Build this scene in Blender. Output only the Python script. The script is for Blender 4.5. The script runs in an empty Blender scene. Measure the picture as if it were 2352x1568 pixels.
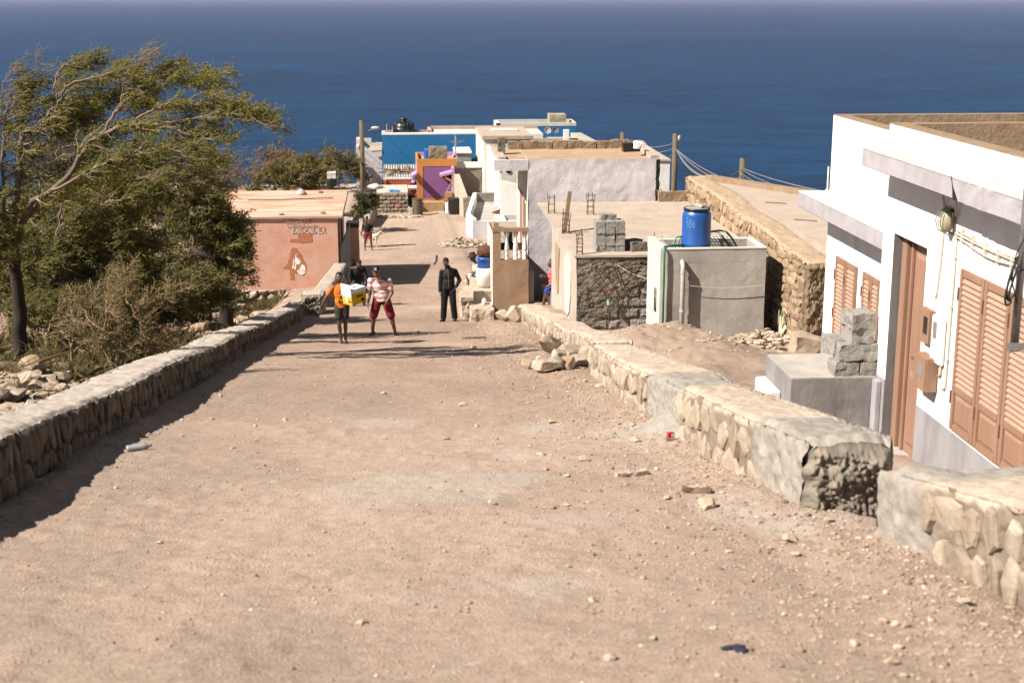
import bpy, bmesh, math, random
import numpy as np
from mathutils import Vector, Matrix

R = math.radians
rng = np.random.default_rng(7)
rnd = random.Random(11)
sc = bpy.context.scene
col = sc.collection

# ------------------------------------------------------------------ camera model (street frame: y runs down the street)
F = 50 / 36 * 2352
TH = math.atan((784 + 15) / F)
PH = R(4.75)

def ray(px, py):
    u = (px - 1176) / F; v = (784 - py) / F
    f = math.cos(TH) + v * math.sin(TH); z = -math.sin(TH) + v * math.cos(TH)
    return np.array((u * math.cos(PH) + f * math.sin(PH), -u * math.sin(PH) + f * math.cos(PH), z))

def onY(px, py, y):
    r = ray(px, py); return r * (y / r[1])
def onX(px, py, x):
    r = ray(px, py); return r * (x / r[0])
def onZ(px, py, z):
    r = ray(px, py); return r * (z / r[2])

# ------------------------------------------------------------------ numpy noise
def _hash(ix, iy, iz, seed):
    h = (ix.astype(np.int64) * 374761393 + iy.astype(np.int64) * 668265263 + iz.astype(np.int64) * 2147483647 + seed * 974634777) & 0xFFFFFFFF
    h = ((h ^ (h >> 13)) * 1274126177) & 0xFFFFFFFF
    h = ((h ^ (h >> 16)) * 2246822519) & 0xFFFFFFFF
    return ((h ^ (h >> 15)) & 0xFFFFFF) / float(0xFFFFFF)

def vnoise(x, y, z, seed=0):
    x = np.asarray(x, float); y = np.asarray(y, float) + 0 * x; z = np.asarray(z, float) + 0 * x
    ix, iy, iz = np.floor(x), np.floor(y), np.floor(z)
    fx, fy, fz = x - ix, y - iy, z - iz
    fx = fx * fx * fx * (fx * (fx * 6 - 15) + 10); fy = fy * fy * fy * (fy * (fy * 6 - 15) + 10); fz = fz * fz * fz * (fz * (fz * 6 - 15) + 10)
    r = 0
    for a in (0, 1):
        wa = fx if a else 1 - fx
        for b in (0, 1):
            wb = fy if b else 1 - fy
            for c in (0, 1):
                wc = fz if c else 1 - fz
                r = r + wa * wb * wc * _hash(ix + a, iy + b, iz + c, seed)
    return r * 2 - 1

def fbm(x, y, z=0.0, oct=4, seed=0, gain=.5):
    s = 0; a = 1; t = 0
    for i in range(oct):
        s = s + a * vnoise(np.asarray(x) * 2 ** i, np.asarray(y) * 2 ** i, np.asarray(z) * 2 ** i, seed + i * 17)
        t += a; a *= gain
    return s / t * 1.5

def voro(u, v, seed=0, jit=.85):
    """edge distance (F2-F1), a random id per cell, distance to the cell centre"""
    iu, iv = np.floor(u), np.floor(v)
    d1 = np.full(u.shape, 9.); d2 = np.full(u.shape, 9.); idv = np.zeros(u.shape)
    for a in (-1, 0, 1):
        for b in (-1, 0, 1):
            cu, cv = iu + a, iv + b
            px = cu + .5 + jit * (_hash(cu, cv, cv * 0 + 1, seed) - .5)
            py = cv + .5 + jit * (_hash(cu, cv, cv * 0 + 2, seed) - .5)
            d = (np.abs(u - px) ** 3.2 + np.abs(v - py) ** 3.2) ** (1 / 3.2)
            i = _hash(cu, cv, cv * 0 + 3, seed)
            near = d < d1
            d2 = np.where(near, d1, np.minimum(d2, d)); idv = np.where(near, i, idv); d1 = np.where(near, d, d1)
    return d2 - d1, idv, d1

def facets(u, v, idv, d1, seed):
    """a tilted flat face for every stone"""
    a = idv * 97.3 + seed
    return (np.sin(a * 7.1) * (u - np.floor(u) - .5) + np.cos(a * 5.3) * (v - np.floor(v) - .5))

def sm(a, b, x):
    t = np.clip((np.asarray(x, float) - a) / (b - a), 0, 1); return t * t * (3 - 2 * t)

# ------------------------------------------------------------------ terrain height
_KN = [(-40, 5.95), (0, -1.65), (29, -7.1), (36, -8.3), (44, -9.3), (50, -9.88), (58, -10.5), (66, -11.2), (80, -12.05), (100, -13.0), (112, -14.5), (130, -20), (170, -41), (400, -41)]
_ty = np.arange(-40, 400, .25)
_tz = np.interp(_ty, [k[0] for k in _KN], [k[1] for k in _KN])
_k = np.exp(-.5 * (np.arange(-16, 17) / 6.) ** 2); _k /= _k.sum()
_tz[20:-20] = np.convolve(_tz, _k, 'same')[20:-20]

def gz(y): return np.interp(y, _ty, _tz)

def G(x, y):
    x = np.asarray(x, float); y = np.asarray(y, float)
    g = gz(y)
    right = sm(3.15, 3.6, x)
    g = g - right * .5 * sm(24, 15, y) * sm(-4, 6, y)
    g = g + right * sm(6, 4.2, x) * .42 * sm(30.8, 32, y) * sm(39, 38, y)
    left = np.clip(-3.4 - x, 0, None)
    g = g - np.minimum(left * .42, 2.4) * sm(29, 42, y) * sm(58, 50, y)
    g = g + np.minimum(left * .10, .5) * sm(26, 10, y)
    g = g - np.clip(-x - 24, 0, None) * .35 * sm(0, 40, y)
    g = g - np.clip(x - 14, 0, None) * .55 * sm(10, 40, y)
    return np.maximum(g, -41.5)

def bump(X, Y):
    """small relief of the trodden dirt"""
    X = np.asarray(X, float); Y = np.asarray(Y, float)
    near = np.clip(1 - np.abs(Y) / 90, 0, 1)
    road = sm(-3.2, -2.6, X) * sm(3.2, 2.5, X)
    edge = sm(1.6, 2.4, X) * road + sm(-2.1, -2.7, X) * road
    fine = fbm(X * 9, Y * 8, 2.2, 4, 21, .65)
    grit = np.clip(fbm(X * 26, Y * 24, 3.2, 2, 23), -.2, 1)
    z = near * (fbm(X * .55, Y * .45, 0, 4, 3) * .045 + fbm(X * 2.4, Y * 2.0, 1.3, 4, 9) * .008 * (1 + edge) + np.where(Y < 45, fine * .0085 * (1 + 1.5 * edge) + grit * .006 + .022 * np.abs(fbm(X * 1.9, Y * 2.6, 6, 4, 29, .6)) * sm(.1, .6, fbm(X * .5, Y * .4, 9, 2, 31) + .3), 0))
    z = z + (1 - road) * near * (fbm(X * 1.1, Y * 1.1, 4, 5, 40) * .14)
    lump = sm(-3.4, -4.2, X) * sm(60, 30, Y); e, i, d = voro(X * 2.6, Y * 1.9, 5)
    z = z + lump * (sm(.02, .2, e) * .12 * (i > .45) * (.4 + i))
    z = z + sm(2.0, 2.5, X) * sm(3.1, 2.7, X) * .05 + sm(-2.3, -2.75, X) * road * .05
    return z + road * near * .014 * np.clip(fbm(X * .9, Y * 5, 8, 3, 60), -1, 1) * sm(12, 22, Y) * sm(60, 40, Y)

def GH(x, y): return G(x, y) + bump(x, y)
def g1(x, y): return float(GH(np.array([x], float), np.array([y], float))[0])

# ------------------------------------------------------------------ scene-graph helpers
WL = {}

def tag(o, label=None, cat=None, group=None, kind=None):
    if label: o['label'] = label
    if cat: o['category'] = cat
    if group: o['group'] = group
    if kind: o['kind'] = kind
    return o

def thing(name, label, cat, loc=(0, 0, 0), group=None):
    o = bpy.data.objects.new(name, None); col.objects.link(o)
    o.empty_display_size = .2
    o.location = Vector([float(c) for c in loc]); WL[o] = np.array([float(c) for c in loc])
    return tag(o, label, cat, group)

class MB:
    def __init__(s): s.v = []; s.f = []; s.c = []; s.n = 0
    def add(s, v, f, c=None):
        v = np.asarray(v, float).reshape(-1, 3)
        s.v.append(v); b = s.n
        if isinstance(f, np.ndarray): f = (f + b).tolist()
        else: f = [[i + b for i in q] for q in f]
        s.f.extend(f); s.n += len(v)
        if c is None: s.c.append(np.ones((len(v), 3)))
        else:
            c = np.asarray(c, float); s.c.append(np.broadcast_to(c, (len(v), 3)).copy())
        return s
    def box(s, x0, x1, y0, y1, z0, z1, c=None, rot=0, piv=None):
        v = np.array([(x, y, z) for x in (x0, x1) for y in (y0, y1) for z in (z0, z1)], float)
        if rot:
            p = np.array(piv if piv is not None else ((x0 + x1) / 2, (y0 + y1) / 2)); d = v[:, :2] - p
            v[:, 0] = p[0] + d[:, 0] * math.cos(rot) - d[:, 1] * math.sin(rot); v[:, 1] = p[1] + d[:, 0] * math.sin(rot) + d[:, 1] * math.cos(rot)
        return s.add(v, [(0, 1, 3, 2), (4, 6, 7, 5), (0, 4, 5, 1), (2, 3, 7, 6), (0, 2, 6, 4), (1, 5, 7, 3)], c)
    def hexa(s, v, c=None):
        """8 corners: bottom 4 (ccw) then top 4 (ccw)"""
        return s.add(v, [(3, 2, 1, 0), (4, 5, 6, 7), (0, 1, 5, 4), (1, 2, 6, 5), (2, 3, 7, 6), (3, 0, 4, 7)], c)
    def gbox(s, x0, x1, y0, y1, z0, z1, cell=.25, amp=.012, freq=2.5, seed=0, c=None):
        """box as a welded grid with rough, slightly uneven faces"""
        n = [max(1, min(90, int(round((b - a) / cell)))) for a, b in ((x0, x1), (y0, y1), (z0, z1))]
        key = {}; vs = []; fs = []
        ax = [np.linspace(a, b, k + 1) for (a, b), k in zip(((x0, x1), (y0, y1), (z0, z1)), n)]
        def vid(i, j, k):
            t = (i, j, k)
            if t not in key: key[t] = len(vs); vs.append((ax[0][i], ax[1][j], ax[2][k]))
            return key[t]
        for d in range(3):
            a, b = [q for q in range(3) if q != d]
            for side in (0, n[d]):
                for i in range(n[a]):
                    for j in range(n[b]):
                        q = []
                        for (di, dj) in ((0, 0), (1, 0), (1, 1), (0, 1)):
                            t = [0, 0, 0]; t[d] = side; t[a] = i + di; t[b] = j + dj; q.append(vid(*t))
                        flip = (side == 0) != (d == 1)
                        fs.append(q[::-1] if flip else q)
        v = np.array(vs, float)
        for d in range(3):
            v[:, d] += amp * fbm(v[:, 0].copy() * freq, v[:, 1].copy() * freq, v[:, 2].copy() * freq, 3, seed + 5 * d)
        return s.add(v, fs, c)
    def tube(s, pts, rad, n=8, cap=True, c=None):
        pts = np.asarray(pts, float); m = len(pts)
        rad = np.broadcast_to(np.asarray(rad, float), (m,))
        t = np.gradient(pts, axis=0); t /= np.linalg.norm(t, axis=1)[:, None] + 1e-9
        ref = np.array((0, 0, 1.)) if abs(t[0][2]) < .9 else np.array((1., 0, 0))
        vs = []
        a = np.cross(t[0], ref); a /= np.linalg.norm(a)
        ang = np.linspace(0, 2 * math.pi, n, endpoint=False)
        for i in range(m):
            a = a - t[i] * a.dot(t[i]); a /= np.linalg.norm(a) + 1e-9
            b = np.cross(t[i], a)
            vs.append(pts[i] + rad[i] * (np.cos(ang)[:, None] * a + np.sin(ang)[:, None] * b))
        v = np.concatenate(vs)
        i = np.arange(m - 1)[:, None] * n; j = np.arange(n)[None, :]; k = (j + 1) % n
        f = np.stack([i + j, i + k, i + n + k, i + n + j], -1).reshape(-1, 4).tolist()
        if cap: f.append(list(range(n))[::-1]); f.append(list(range((m - 1) * n, m * n)))
        return s.add(v, f, c)
    def lathe(s, prof, n=24, at=(0, 0, 0), c=None, axis=None):
        prof = np.asarray(prof, float); m = len(prof)
        ang = np.linspace(0, 2 * math.pi, n, endpoint=False)
        v = np.zeros((m, n, 3)); v[:, :, 0] = prof[:, :1] * np.cos(ang); v[:, :, 1] = prof[:, :1] * np.sin(ang); v[:, :, 2] = prof[:, 1:2]
        v = v.reshape(-1, 3)
        if axis is not None:
            q = Vector((0, 0, 1)).rotation_difference(Vector(axis)).to_matrix(); v = v @ np.array(q).T
        v = v + np.asarray(at, float)
        i = np.arange(m - 1)[:, None] * n; j = np.arange(n)[None, :]; k = (j + 1) % n
        f = np.stack([i + j, i + k, i + n + k, i + n + j], -1).reshape(-1, 4).tolist()
        f.append(list(range(n))[::-1]); f.append(list(range((m - 1) * n, m * n)))
        return s.add(v, f, c)
    def prism(s, poly, d, c=None):
        """poly: list of 3D points (planar), d: extrusion vector"""
        p = np.asarray(poly, float); m = len(p); d = np.asarray(d, float)
        v = np.concatenate([p, p + d]); f = [list(range(m))[::-1], list(range(m, 2 * m))]
        f += [[i, (i + 1) % m, m + (i + 1) % m, m + i] for i in range(m)]
        return s.add(v, f, c)
    def quad(s, a, b, c_, d, c=None): return s.add([a, b, c_, d], [(0, 1, 2, 3)], c)
    def grid(s, P, c=None, flip=False):
        """P: (m,n,3) array of points"""
        m, n = P.shape[:2]
        i = np.arange(m - 1)[:, None] * n; j = np.arange(n - 1)[None, :]
        f = np.stack([i + j, i + j + 1, i + n + j + 1, i + n + j], -1).reshape(-1, 4)
        if flip: f = f[:, ::-1]
        if c is not None: c = np.asarray(c).reshape(-1, 3)
        return s.add(P.reshape(-1, 3), f, c)
    def facade(s, P, us, vs, holes, depth, rd=None):
        """P(u,v,w)->point, w = depth into the wall; holes = set of (i,j) cells left open, with reveals of the given depth"""
        for i in range(len(us) - 1):
            for j in range(len(vs) - 1):
                u0, u1, v0, v1 = us[i], us[i + 1], vs[j], vs[j + 1]
                if (i, j) not in holes: s.add([P(u0, v0, 0), P(u1, v0, 0), P(u1, v1, 0), P(u0, v1, 0)], [(0, 1, 2, 3)])
        return s
    def reveal(s, P, u0, u1, v0, v1, depth, which='lrtb'):
        if 'l' in which: s.add([P(u0, v0, 0), P(u0, v1, 0), P(u0, v1, depth), P(u0, v0, depth)], [(0, 1, 2, 3)])
        if 'r' in which: s.add([P(u1, v0, 0), P(u1, v0, depth), P(u1, v1, depth), P(u1, v1, 0)], [(0, 1, 2, 3)])
        if 't' in which: s.add([P(u0, v1, 0), P(u1, v1, 0), P(u1, v1, depth), P(u0, v1, depth)], [(0, 1, 2, 3)])
        if 'b' in which: s.add([P(u0, v0, 0), P(u0, v0, depth), P(u1, v0, depth), P(u1, v0, 0)], [(0, 1, 2, 3)])
        return s
    def build(s, name, mat, parent=None, loc=None, bevel=0, smooth=False, seg=2, weld=False, normals=True, nsmooth=None):
        v = np.concatenate(s.v); c = np.concatenate(s.c)
        if parent is not None: o0 = WL[parent]
        elif loc is not None: o0 = np.asarray(loc, float)
        else:
            o0 = np.array([(v[:, 0].min() + v[:, 0].max()) / 2, (v[:, 1].min() + v[:, 1].max()) / 2, v[:, 2].min()])
        v = v - o0
        me = bpy.data.meshes.new(name)
        me.from_pydata(v.tolist(), [], s.f)
        ca = me.color_attributes.new('Col', 'FLOAT_COLOR', 'POINT')
        ca.data.foreach_set('color', np.concatenate([c, np.ones((len(c), 1))], 1).astype(np.float32).ravel())
        if bevel or weld or (normals and len(v) < 60000):
            bm = bmesh.new(); bm.from_mesh(me)
            if weld: bmesh.ops.remove_doubles(bm, verts=bm.verts, dist=1e-4)
            if normals: bmesh.ops.recalc_face_normals(bm, faces=bm.faces)
            if bevel:
                bmesh.ops.bevel(bm, geom=[e for e in bm.edges if e.is_manifold and e.calc_face_angle(0) > .6], offset=bevel, segments=seg, affect='EDGES', clamp_overlap=True)
            bm.to_mesh(me); bm.free()
        if smooth: me.polygons.foreach_set('use_smooth', [nsmooth is None or q < nsmooth for q in range(len(me.polygons))])
        me.update()
        if mat is not None: me.materials.append(mat)
        o = bpy.data.objects.new(name, me); col.objects.link(o)
        if parent is not None: o.parent = parent; WL[o] = o0
        else: o.location = Vector(o0); WL[o] = o0
        return o

def solo(mb, name, mat, label, cat, group=None, **k):
    return tag(mb.build(name, mat, **k), label, cat, group)

def copy_tree(o, parent=None):
    c = o.copy(); col.objects.link(c)
    if parent is not None: c.parent = parent
    for ch in list(o.children): copy_tree(ch, c)
    return c

# ------------------------------------------------------------------ materials
MATS = {}

def mat(name, base, col2=None, var=.5, scale=2.0, det=6, rough=.9, bump=.3, bscale=30, bdist=.01, stretch=(1, 1, 1), attr=False, spec=.25, metal=0, stain=None, sscale=.8, sstretch=(1, 1, .35), samt=.5, trans=0, world=True):
    if name not in ('white_paint', 'white_wall_paint', 'acacia_leaf', 'dark_skin', 'brown_skin', 'blue_house_paint'):
        base = [c * .77 for c in base]; col2 = [c * .77 for c in col2] if col2 else None; stain = [c * .77 for c in stain] if stain else None
    m = bpy.data.materials.new(name); m.use_nodes = True
    nt = m.node_tree; N = nt.nodes; L = nt.links
    b = N['Principled BSDF']
    b.inputs['Roughness'].default_value = rough; b.inputs['Metallic'].default_value = metal
    b.inputs['Specular IOR Level'].default_value = spec
    if world:
        g = N.new('ShaderNodeNewGeometry'); out = g.outputs['Position']
    else:
        g = N.new('ShaderNodeTexCoord'); out = g.outputs['Object']
    mp = N.new('ShaderNodeMapping'); mp.inputs['Scale'].default_value = stretch; L.new(out, mp.inputs['Vector'])
    n1 = N.new('ShaderNodeTexNoise'); n1.inputs['Scale'].default_value = scale; n1.inputs['Detail'].default_value = det; n1.inputs['Roughness'].default_value = .62
    L.new(mp.outputs[0], n1.inputs['Vector'])
    rp = N.new('ShaderNodeValToRGB'); rp.color_ramp.elements[0].position = .5 - var * .5 * .7; rp.color_ramp.elements[1].position = .5 + var * .5 * .7
    rp.color_ramp.elements[0].color = (*(col2 if col2 else [c * .72 for c in base]), 1); rp.color_ramp.elements[1].color = (*base, 1)
    L.new(n1.outputs['Fac'], rp.inputs['Fac'])
    c = rp.outputs['Color']
    if attr:
        at = N.new('ShaderNodeAttribute'); at.attribute_name = 'Col'
        mx = N.new('ShaderNodeMix'); mx.data_type = 'RGBA'; mx.blend_type = 'MULTIPLY'; mx.inputs['Factor'].default_value = 1
        L.new(c, mx.inputs[6]); L.new(at.outputs['Color'], mx.inputs[7]); c = mx.outputs[2]
    if stain:
        mp2 = N.new('ShaderNodeMapping'); mp2.inputs['Scale'].default_value = sstretch; L.new(out, mp2.inputs['Vector'])
        n3 = N.new('ShaderNodeTexNoise'); n3.inputs['Scale'].default_value = sscale; n3.inputs['Detail'].default_value = 8; n3.inputs['Roughness'].default_value = .7
        L.new(mp2.outputs[0], n3.inputs['Vector'])
        r3 = N.new('ShaderNodeMapRange'); r3.inputs['From Min'].default_value = .48; r3.inputs['From Max'].default_value = .75; r3.inputs['To Max'].default_value = samt
        L.new(n3.outputs['Fac'], r3.inputs['Value'])
        mx = N.new('ShaderNodeMix'); mx.data_type = 'RGBA'; mx.inputs[7].default_value = (*stain, 1)
        L.new(r3.outputs[0], mx.inputs['Factor']); L.new(c, mx.inputs[6]); c = mx.outputs[2]
    L.new(c, b.inputs['Base Color'])
    if bump:
        n2 = N.new('ShaderNodeTexNoise'); n2.inputs['Scale'].default_value = bscale; n2.inputs['Detail'].default_value = 8; n2.inputs['Roughness'].default_value = .65
        L.new(mp.outputs[0], n2.inputs['Vector'])
        bp = N.new('ShaderNodeBump'); bp.inputs['Strength'].default_value = bump; bp.inputs['Distance'].default_value = bdist
        L.new(n2.outputs['Fac'], bp.inputs['Height']); L.new(bp.outputs[0], b.inputs['Normal'])
    if trans:
        tr = N.new('ShaderNodeBsdfTranslucent'); L.new(c, tr.inputs['Color'])
        ms = N.new('ShaderNodeMixShader'); ms.inputs[0].default_value = trans
        L.new(b.outputs[0], ms.inputs[1]); L.new(tr.outputs[0], ms.inputs[2]); L.new(ms.outputs[0], N['Material Output'].inputs['Surface'])
    MATS[name] = m
    return m

WHITE = mat('white_paint', (.72, .70, .665), (.63, .605, .57), scale=3, bump=.45, bscale=18, bdist=.02, rough=.8, stain=(.46, .41, .36), samt=.5, sscale=2.6, sstretch=(1, 1.4, .16))
LILAC = mat('lilac_grey_paint', (.42, .385, .405), (.33, .30, .315), scale=5, bump=.3, stain=(.2, .18, .18), samt=.45, sscale=1.5)
DADO = mat('grey_painted_plaster', (.34, .325, .335), (.22, .21, .212), scale=3, stretch=(1, 1, .25), bump=.4, stain=(.16, .15, .16), samt=.7, sscale=2)
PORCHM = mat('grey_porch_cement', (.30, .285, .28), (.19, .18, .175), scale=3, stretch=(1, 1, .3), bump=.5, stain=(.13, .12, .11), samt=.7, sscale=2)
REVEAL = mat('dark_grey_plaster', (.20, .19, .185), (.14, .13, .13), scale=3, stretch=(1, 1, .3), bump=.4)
BROWN = mat('brown_painted_wood', (.325, .185, .125), (.26, .145, .095), stain=(.40, .27, .20), samt=.35, sscale=3, scale=6, stretch=(6, 6, .6), bump=.15, bscale=40, rough=.55, spec=.4)
LOUVRE = mat('light_brown_slats', (.43, .275, .20), (.36, .225, .16), stain=(.36, .23, .16), samt=.4, sscale=4, scale=8, bump=.1, rough=.6)
CONC = mat('grey_cement', (.47, .43, .385), (.36, .33, .295), scale=2.2, bump=.5, bscale=22, bdist=.015, stain=(.17, .15, .13), samt=.55, sscale=1.1)
CONCD = mat('dark_rough_cement', (.30, .265, .225), (.20, .175, .145), scale=4, bump=1, bscale=14, bdist=.05, attr=True)
ROOF = mat('sun_bleached_cement_roof', (.47, .385, .315), (.38, .305, .245), scale=1.6, bump=.5, bscale=25, stain=(.36, .27, .2), samt=.5, sscale=.7, sstretch=(.6, 1.4, 1))
ROOFT = mat('tan_cement_roof', (.44, .31, .205), (.36, .25, .16), scale=2, bump=.5, bscale=20, stain=(.25, .17, .11), samt=.5)
PARA = mat('brown_parapet_cement', (.33, .235, .155), (.24, .165, .105), scale=5, bump=.7, bscale=16, bdist=.03)
PLASTER = mat('lavender_white_plaster', (.66, .62, .645), (.56, .525, .545), scale=1.8, bump=.5, bscale=14, bdist=.02, stain=(.36, .31, .32), samt=.75, sscale=1.4, sstretch=(1, 1, .8))
CREAM = mat('cream_plaster', (.68, .63, .56), (.58, .53, .46), scale=2.5, bump=.4, stain=(.4, .34, .28), samt=.5)
TANW = mat('tan_plaster', (.36, .235, .15), (.29, .185, .115), scale=3, stretch=(1, 1, .5), bump=.3, stain=(.45, .36, .28), samt=.5, sscale=2)
PINK = mat('salmon_paint', (.68, .41, .31), (.60, .31, .22), scale=2.0, bump=.5, bscale=12, bdist=.015, stain=(.62, .40, .30), samt=.8, sscale=1.0, sstretch=(1, 1, 1))
PINKROOF = mat('faded_salmon_roof', (.60, .44, .345), (.58, .25, .155), var=.3, scale=1.0, stretch=(.6, 2.2, 1), bump=.3)
PAINTR = mat('rust_orange_paint', (.50, .19, .095), (.42, .16, .08), scale=6, bump=.3)
PAINTW = mat('white_wall_paint', (.74, .69, .66), (.68, .62, .58), scale=8, bump=.2)
PURPLE = mat('purple_paint', (.245, .105, .25), (.215, .09, .215), scale=3, bump=.3, bscale=15, stain=(.30, .15, .30), samt=.4)
ORANGE = mat('orange_trim_paint', (.56, .235, .055), (.48, .20, .05), scale=4, bump=.3)
REDW = mat('brick_red_paint', (.42, .11, .055), (.36, .09, .045), scale=3, bump=.3)
BLUEW = mat('blue_house_paint', (.014, .125, .29), (.012, .105, .25), scale=2, bump=.3, stain=(.025, .15, .31), samt=.5)
BLUEP = mat('blue_barrel_plastic', (.013, .085, .34), (.010, .07, .29), scale=3, bump=.05, rough=.38, spec=.5, stain=(.05, .15, .3), samt=.5, sscale=2, world=False)
BLACKP = mat('black_plastic', (.012, .014, .012), (.008, .010, .008), scale=4, bump=.1, rough=.35, spec=.5, world=False)
RUST = mat('rusty_steel', (.16, .085, .048), (.10, .05, .03), scale=12, bump=.4, rough=.8)
GALV = mat('galvanised_steel', (.33, .32, .32), (.22, .215, .21), scale=10, bump=.2, rough=.5, metal=.6)
POLEW = mat('weathered_pole_wood', (.17, .135, .085), (.10, .078, .05), scale=8, stretch=(4, 4, .3), bump=.5)
CABLE = mat('pale_grey_cable', (.32, .29, .30), scale=5, bump=0, rough=.6)
CABLEB = mat('black_cable', (.02, .02, .02), scale=5, bump=0, rough=.5)
PVC = mat('ivory_conduit', (.70, .58, .46), (.62, .5, .39), scale=8, bump=.1, rough=.5)
PVCG = mat('grey_pipe_plastic', (.50, .46, .42), (.40, .36, .33), scale=8, bump=.1, rough=.5)
GREEN = mat('green_pipe', (.03, .20, .115), (.025, .16, .09), scale=8, bump=.1, rough=.5)
GREENP = mat('pale_green_metal', (.19, .31, .235), (.13, .22, .16), scale=20, bump=.2, rough=.6)
BLOCK = mat('concrete_block', (.36, .335, .305), (.25, .23, .205), scale=14, bump=1, bscale=45, bdist=.02, world=False)
BLOCKD = mat('dark_concrete_block', (.20, .175, .14), (.13, .11, .085), scale=12, bump=1, bscale=40, bdist=.02, world=False)
VCOL = mat('rubble_stone', (1, 1, 1), (.78, .77, .75), scale=14, bump=.8, bscale=40, bdist=.012, attr=True)
GROUND = mat('dry_dirt', (1.06, 1.06, 1.06), (.74, .72, .70), var=.5, scale=48, bump=1, bscale=60, bdist=.02, attr=True, spec=.1)
ROCKM = mat('pale_rock', (1, 1, 1), (.72, .68, .62), scale=5, bump=.7, bscale=18, bdist=.02, attr=True, world=False)
BARK = mat('grey_brown_bark', (1, 1, 1), (.6, .57, .52), scale=14, bump=.6, bscale=30, bdist=.02, attr=True)
LEAF = mat('acacia_leaf', (1, 1, 1), (.7, .7, .65), scale=2, bump=0, attr=True, trans=.5, rough=.7, spec=.2)
TIN = mat('corrugated_tin', (.56, .53, .50), (.42, .38, .34), scale=2, bump=.1, rough=.5, metal=.2)
WOODG = mat('grey_driftwood', (.22, .15, .10), (.14, .095, .06), scale=10, bump=.5)
GLASSL = mat('dusty_lamp_glass', (.42, .38, .27), (.3, .27, .18), scale=12, bump=.1, rough=.25, spec=.5)
METER = mat('meter_window', (.03, .028, .025), scale=4, bump=0, rough=.15, spec=.5)
METERG = mat('frosted_meter_window', (.27, .24, .22), scale=6, bump=0, rough=.3)
DARKIN = mat('dark_interior_and_shadow', (.02, .018, .016), scale=4, bump=0)

def plain(name, c, c2=None, **k):
    k.setdefault('world', False); k.setdefault('scale', 12); k.setdefault('bump', .15); k.setdefault('rough', .8)
    return mat(name, c, c2, **k)
# ------------------------------------------------------------------ world, sun, camera
SUN_EL = R(43); SUND = np.array((.93, .367, 0)); SUND /= np.linalg.norm(SUND)
w = bpy.data.worlds.new('World'); sc.world = w; w.use_nodes = True
sky = w.node_tree.nodes.new('ShaderNodeTexSky'); sky.sky_type = 'NISHITA'; sky.sun_disc = False
sky.sun_elevation = SUN_EL
sky.sun_rotation = math.atan2(-SUND[0], -SUND[1])
sky.air_density = .5; sky.dust_density = .2; sky.altitude = 0
bg = w.node_tree.nodes['Background']; bg.inputs['Strength'].default_value = .05
hs = w.node_tree.nodes.new('ShaderNodeHueSaturation'); hs.inputs['Saturation'].default_value = .5
w.node_tree.links.new(sky.outputs[0], hs.inputs['Color']); w.node_tree.links.new(hs.outputs[0], bg.inputs['Color'])
sl = bpy.data.lights.new('sun', 'SUN'); sl.energy = 5.0; sl.angle = R(.53); sl.color = (1, .93, .83)
so = bpy.data.objects.new('sun', sl); col.objects.link(so)
ldir = Vector((SUND[0] * math.cos(SUN_EL), SUND[1] * math.cos(SUN_EL), -math.sin(SUN_EL)))
so.rotation_euler = ldir.to_track_quat('-Z', 'Y').to_euler(); so.location = (-30, -20, 40)

cd = bpy.data.cameras.new('camera'); cam = bpy.data.objects.new('camera', cd); col.objects.link(cam)
cd.sensor_width = 36; cd.lens = 50; cd.clip_start = .1; cd.clip_end = 120000
cam.rotation_euler = (math.pi / 2 - TH, 0, -PH)
cd.dof.use_dof = True; cd.dof.focus_distance = 24; cd.dof.aperture_fstop = 3.2
sc.camera = cam
sc.view_settings.view_transform = 'Standard'; sc.view_settings.look = 'None'; sc.view_settings.exposure = 1.27; sc.view_settings.gamma = 1
sc.cycles.use_denoising = True
sc.cycles.max_bounces = 8; sc.cycles.diffuse_bounces = 2; sc.cycles.glossy_bounces = 3; sc.cycles.transparent_max_bounces = 8

# ------------------------------------------------------------------ ground sheet
def patch(x, y, cx, cy, rx, ry, seed):
    d = np.hypot((x - cx) / rx, (y - cy) / ry) + .55 * fbm(x * 2.2, y * 1.3, seed * 3.1, 4, seed)
    return sm(1.05, .45, d)

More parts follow.
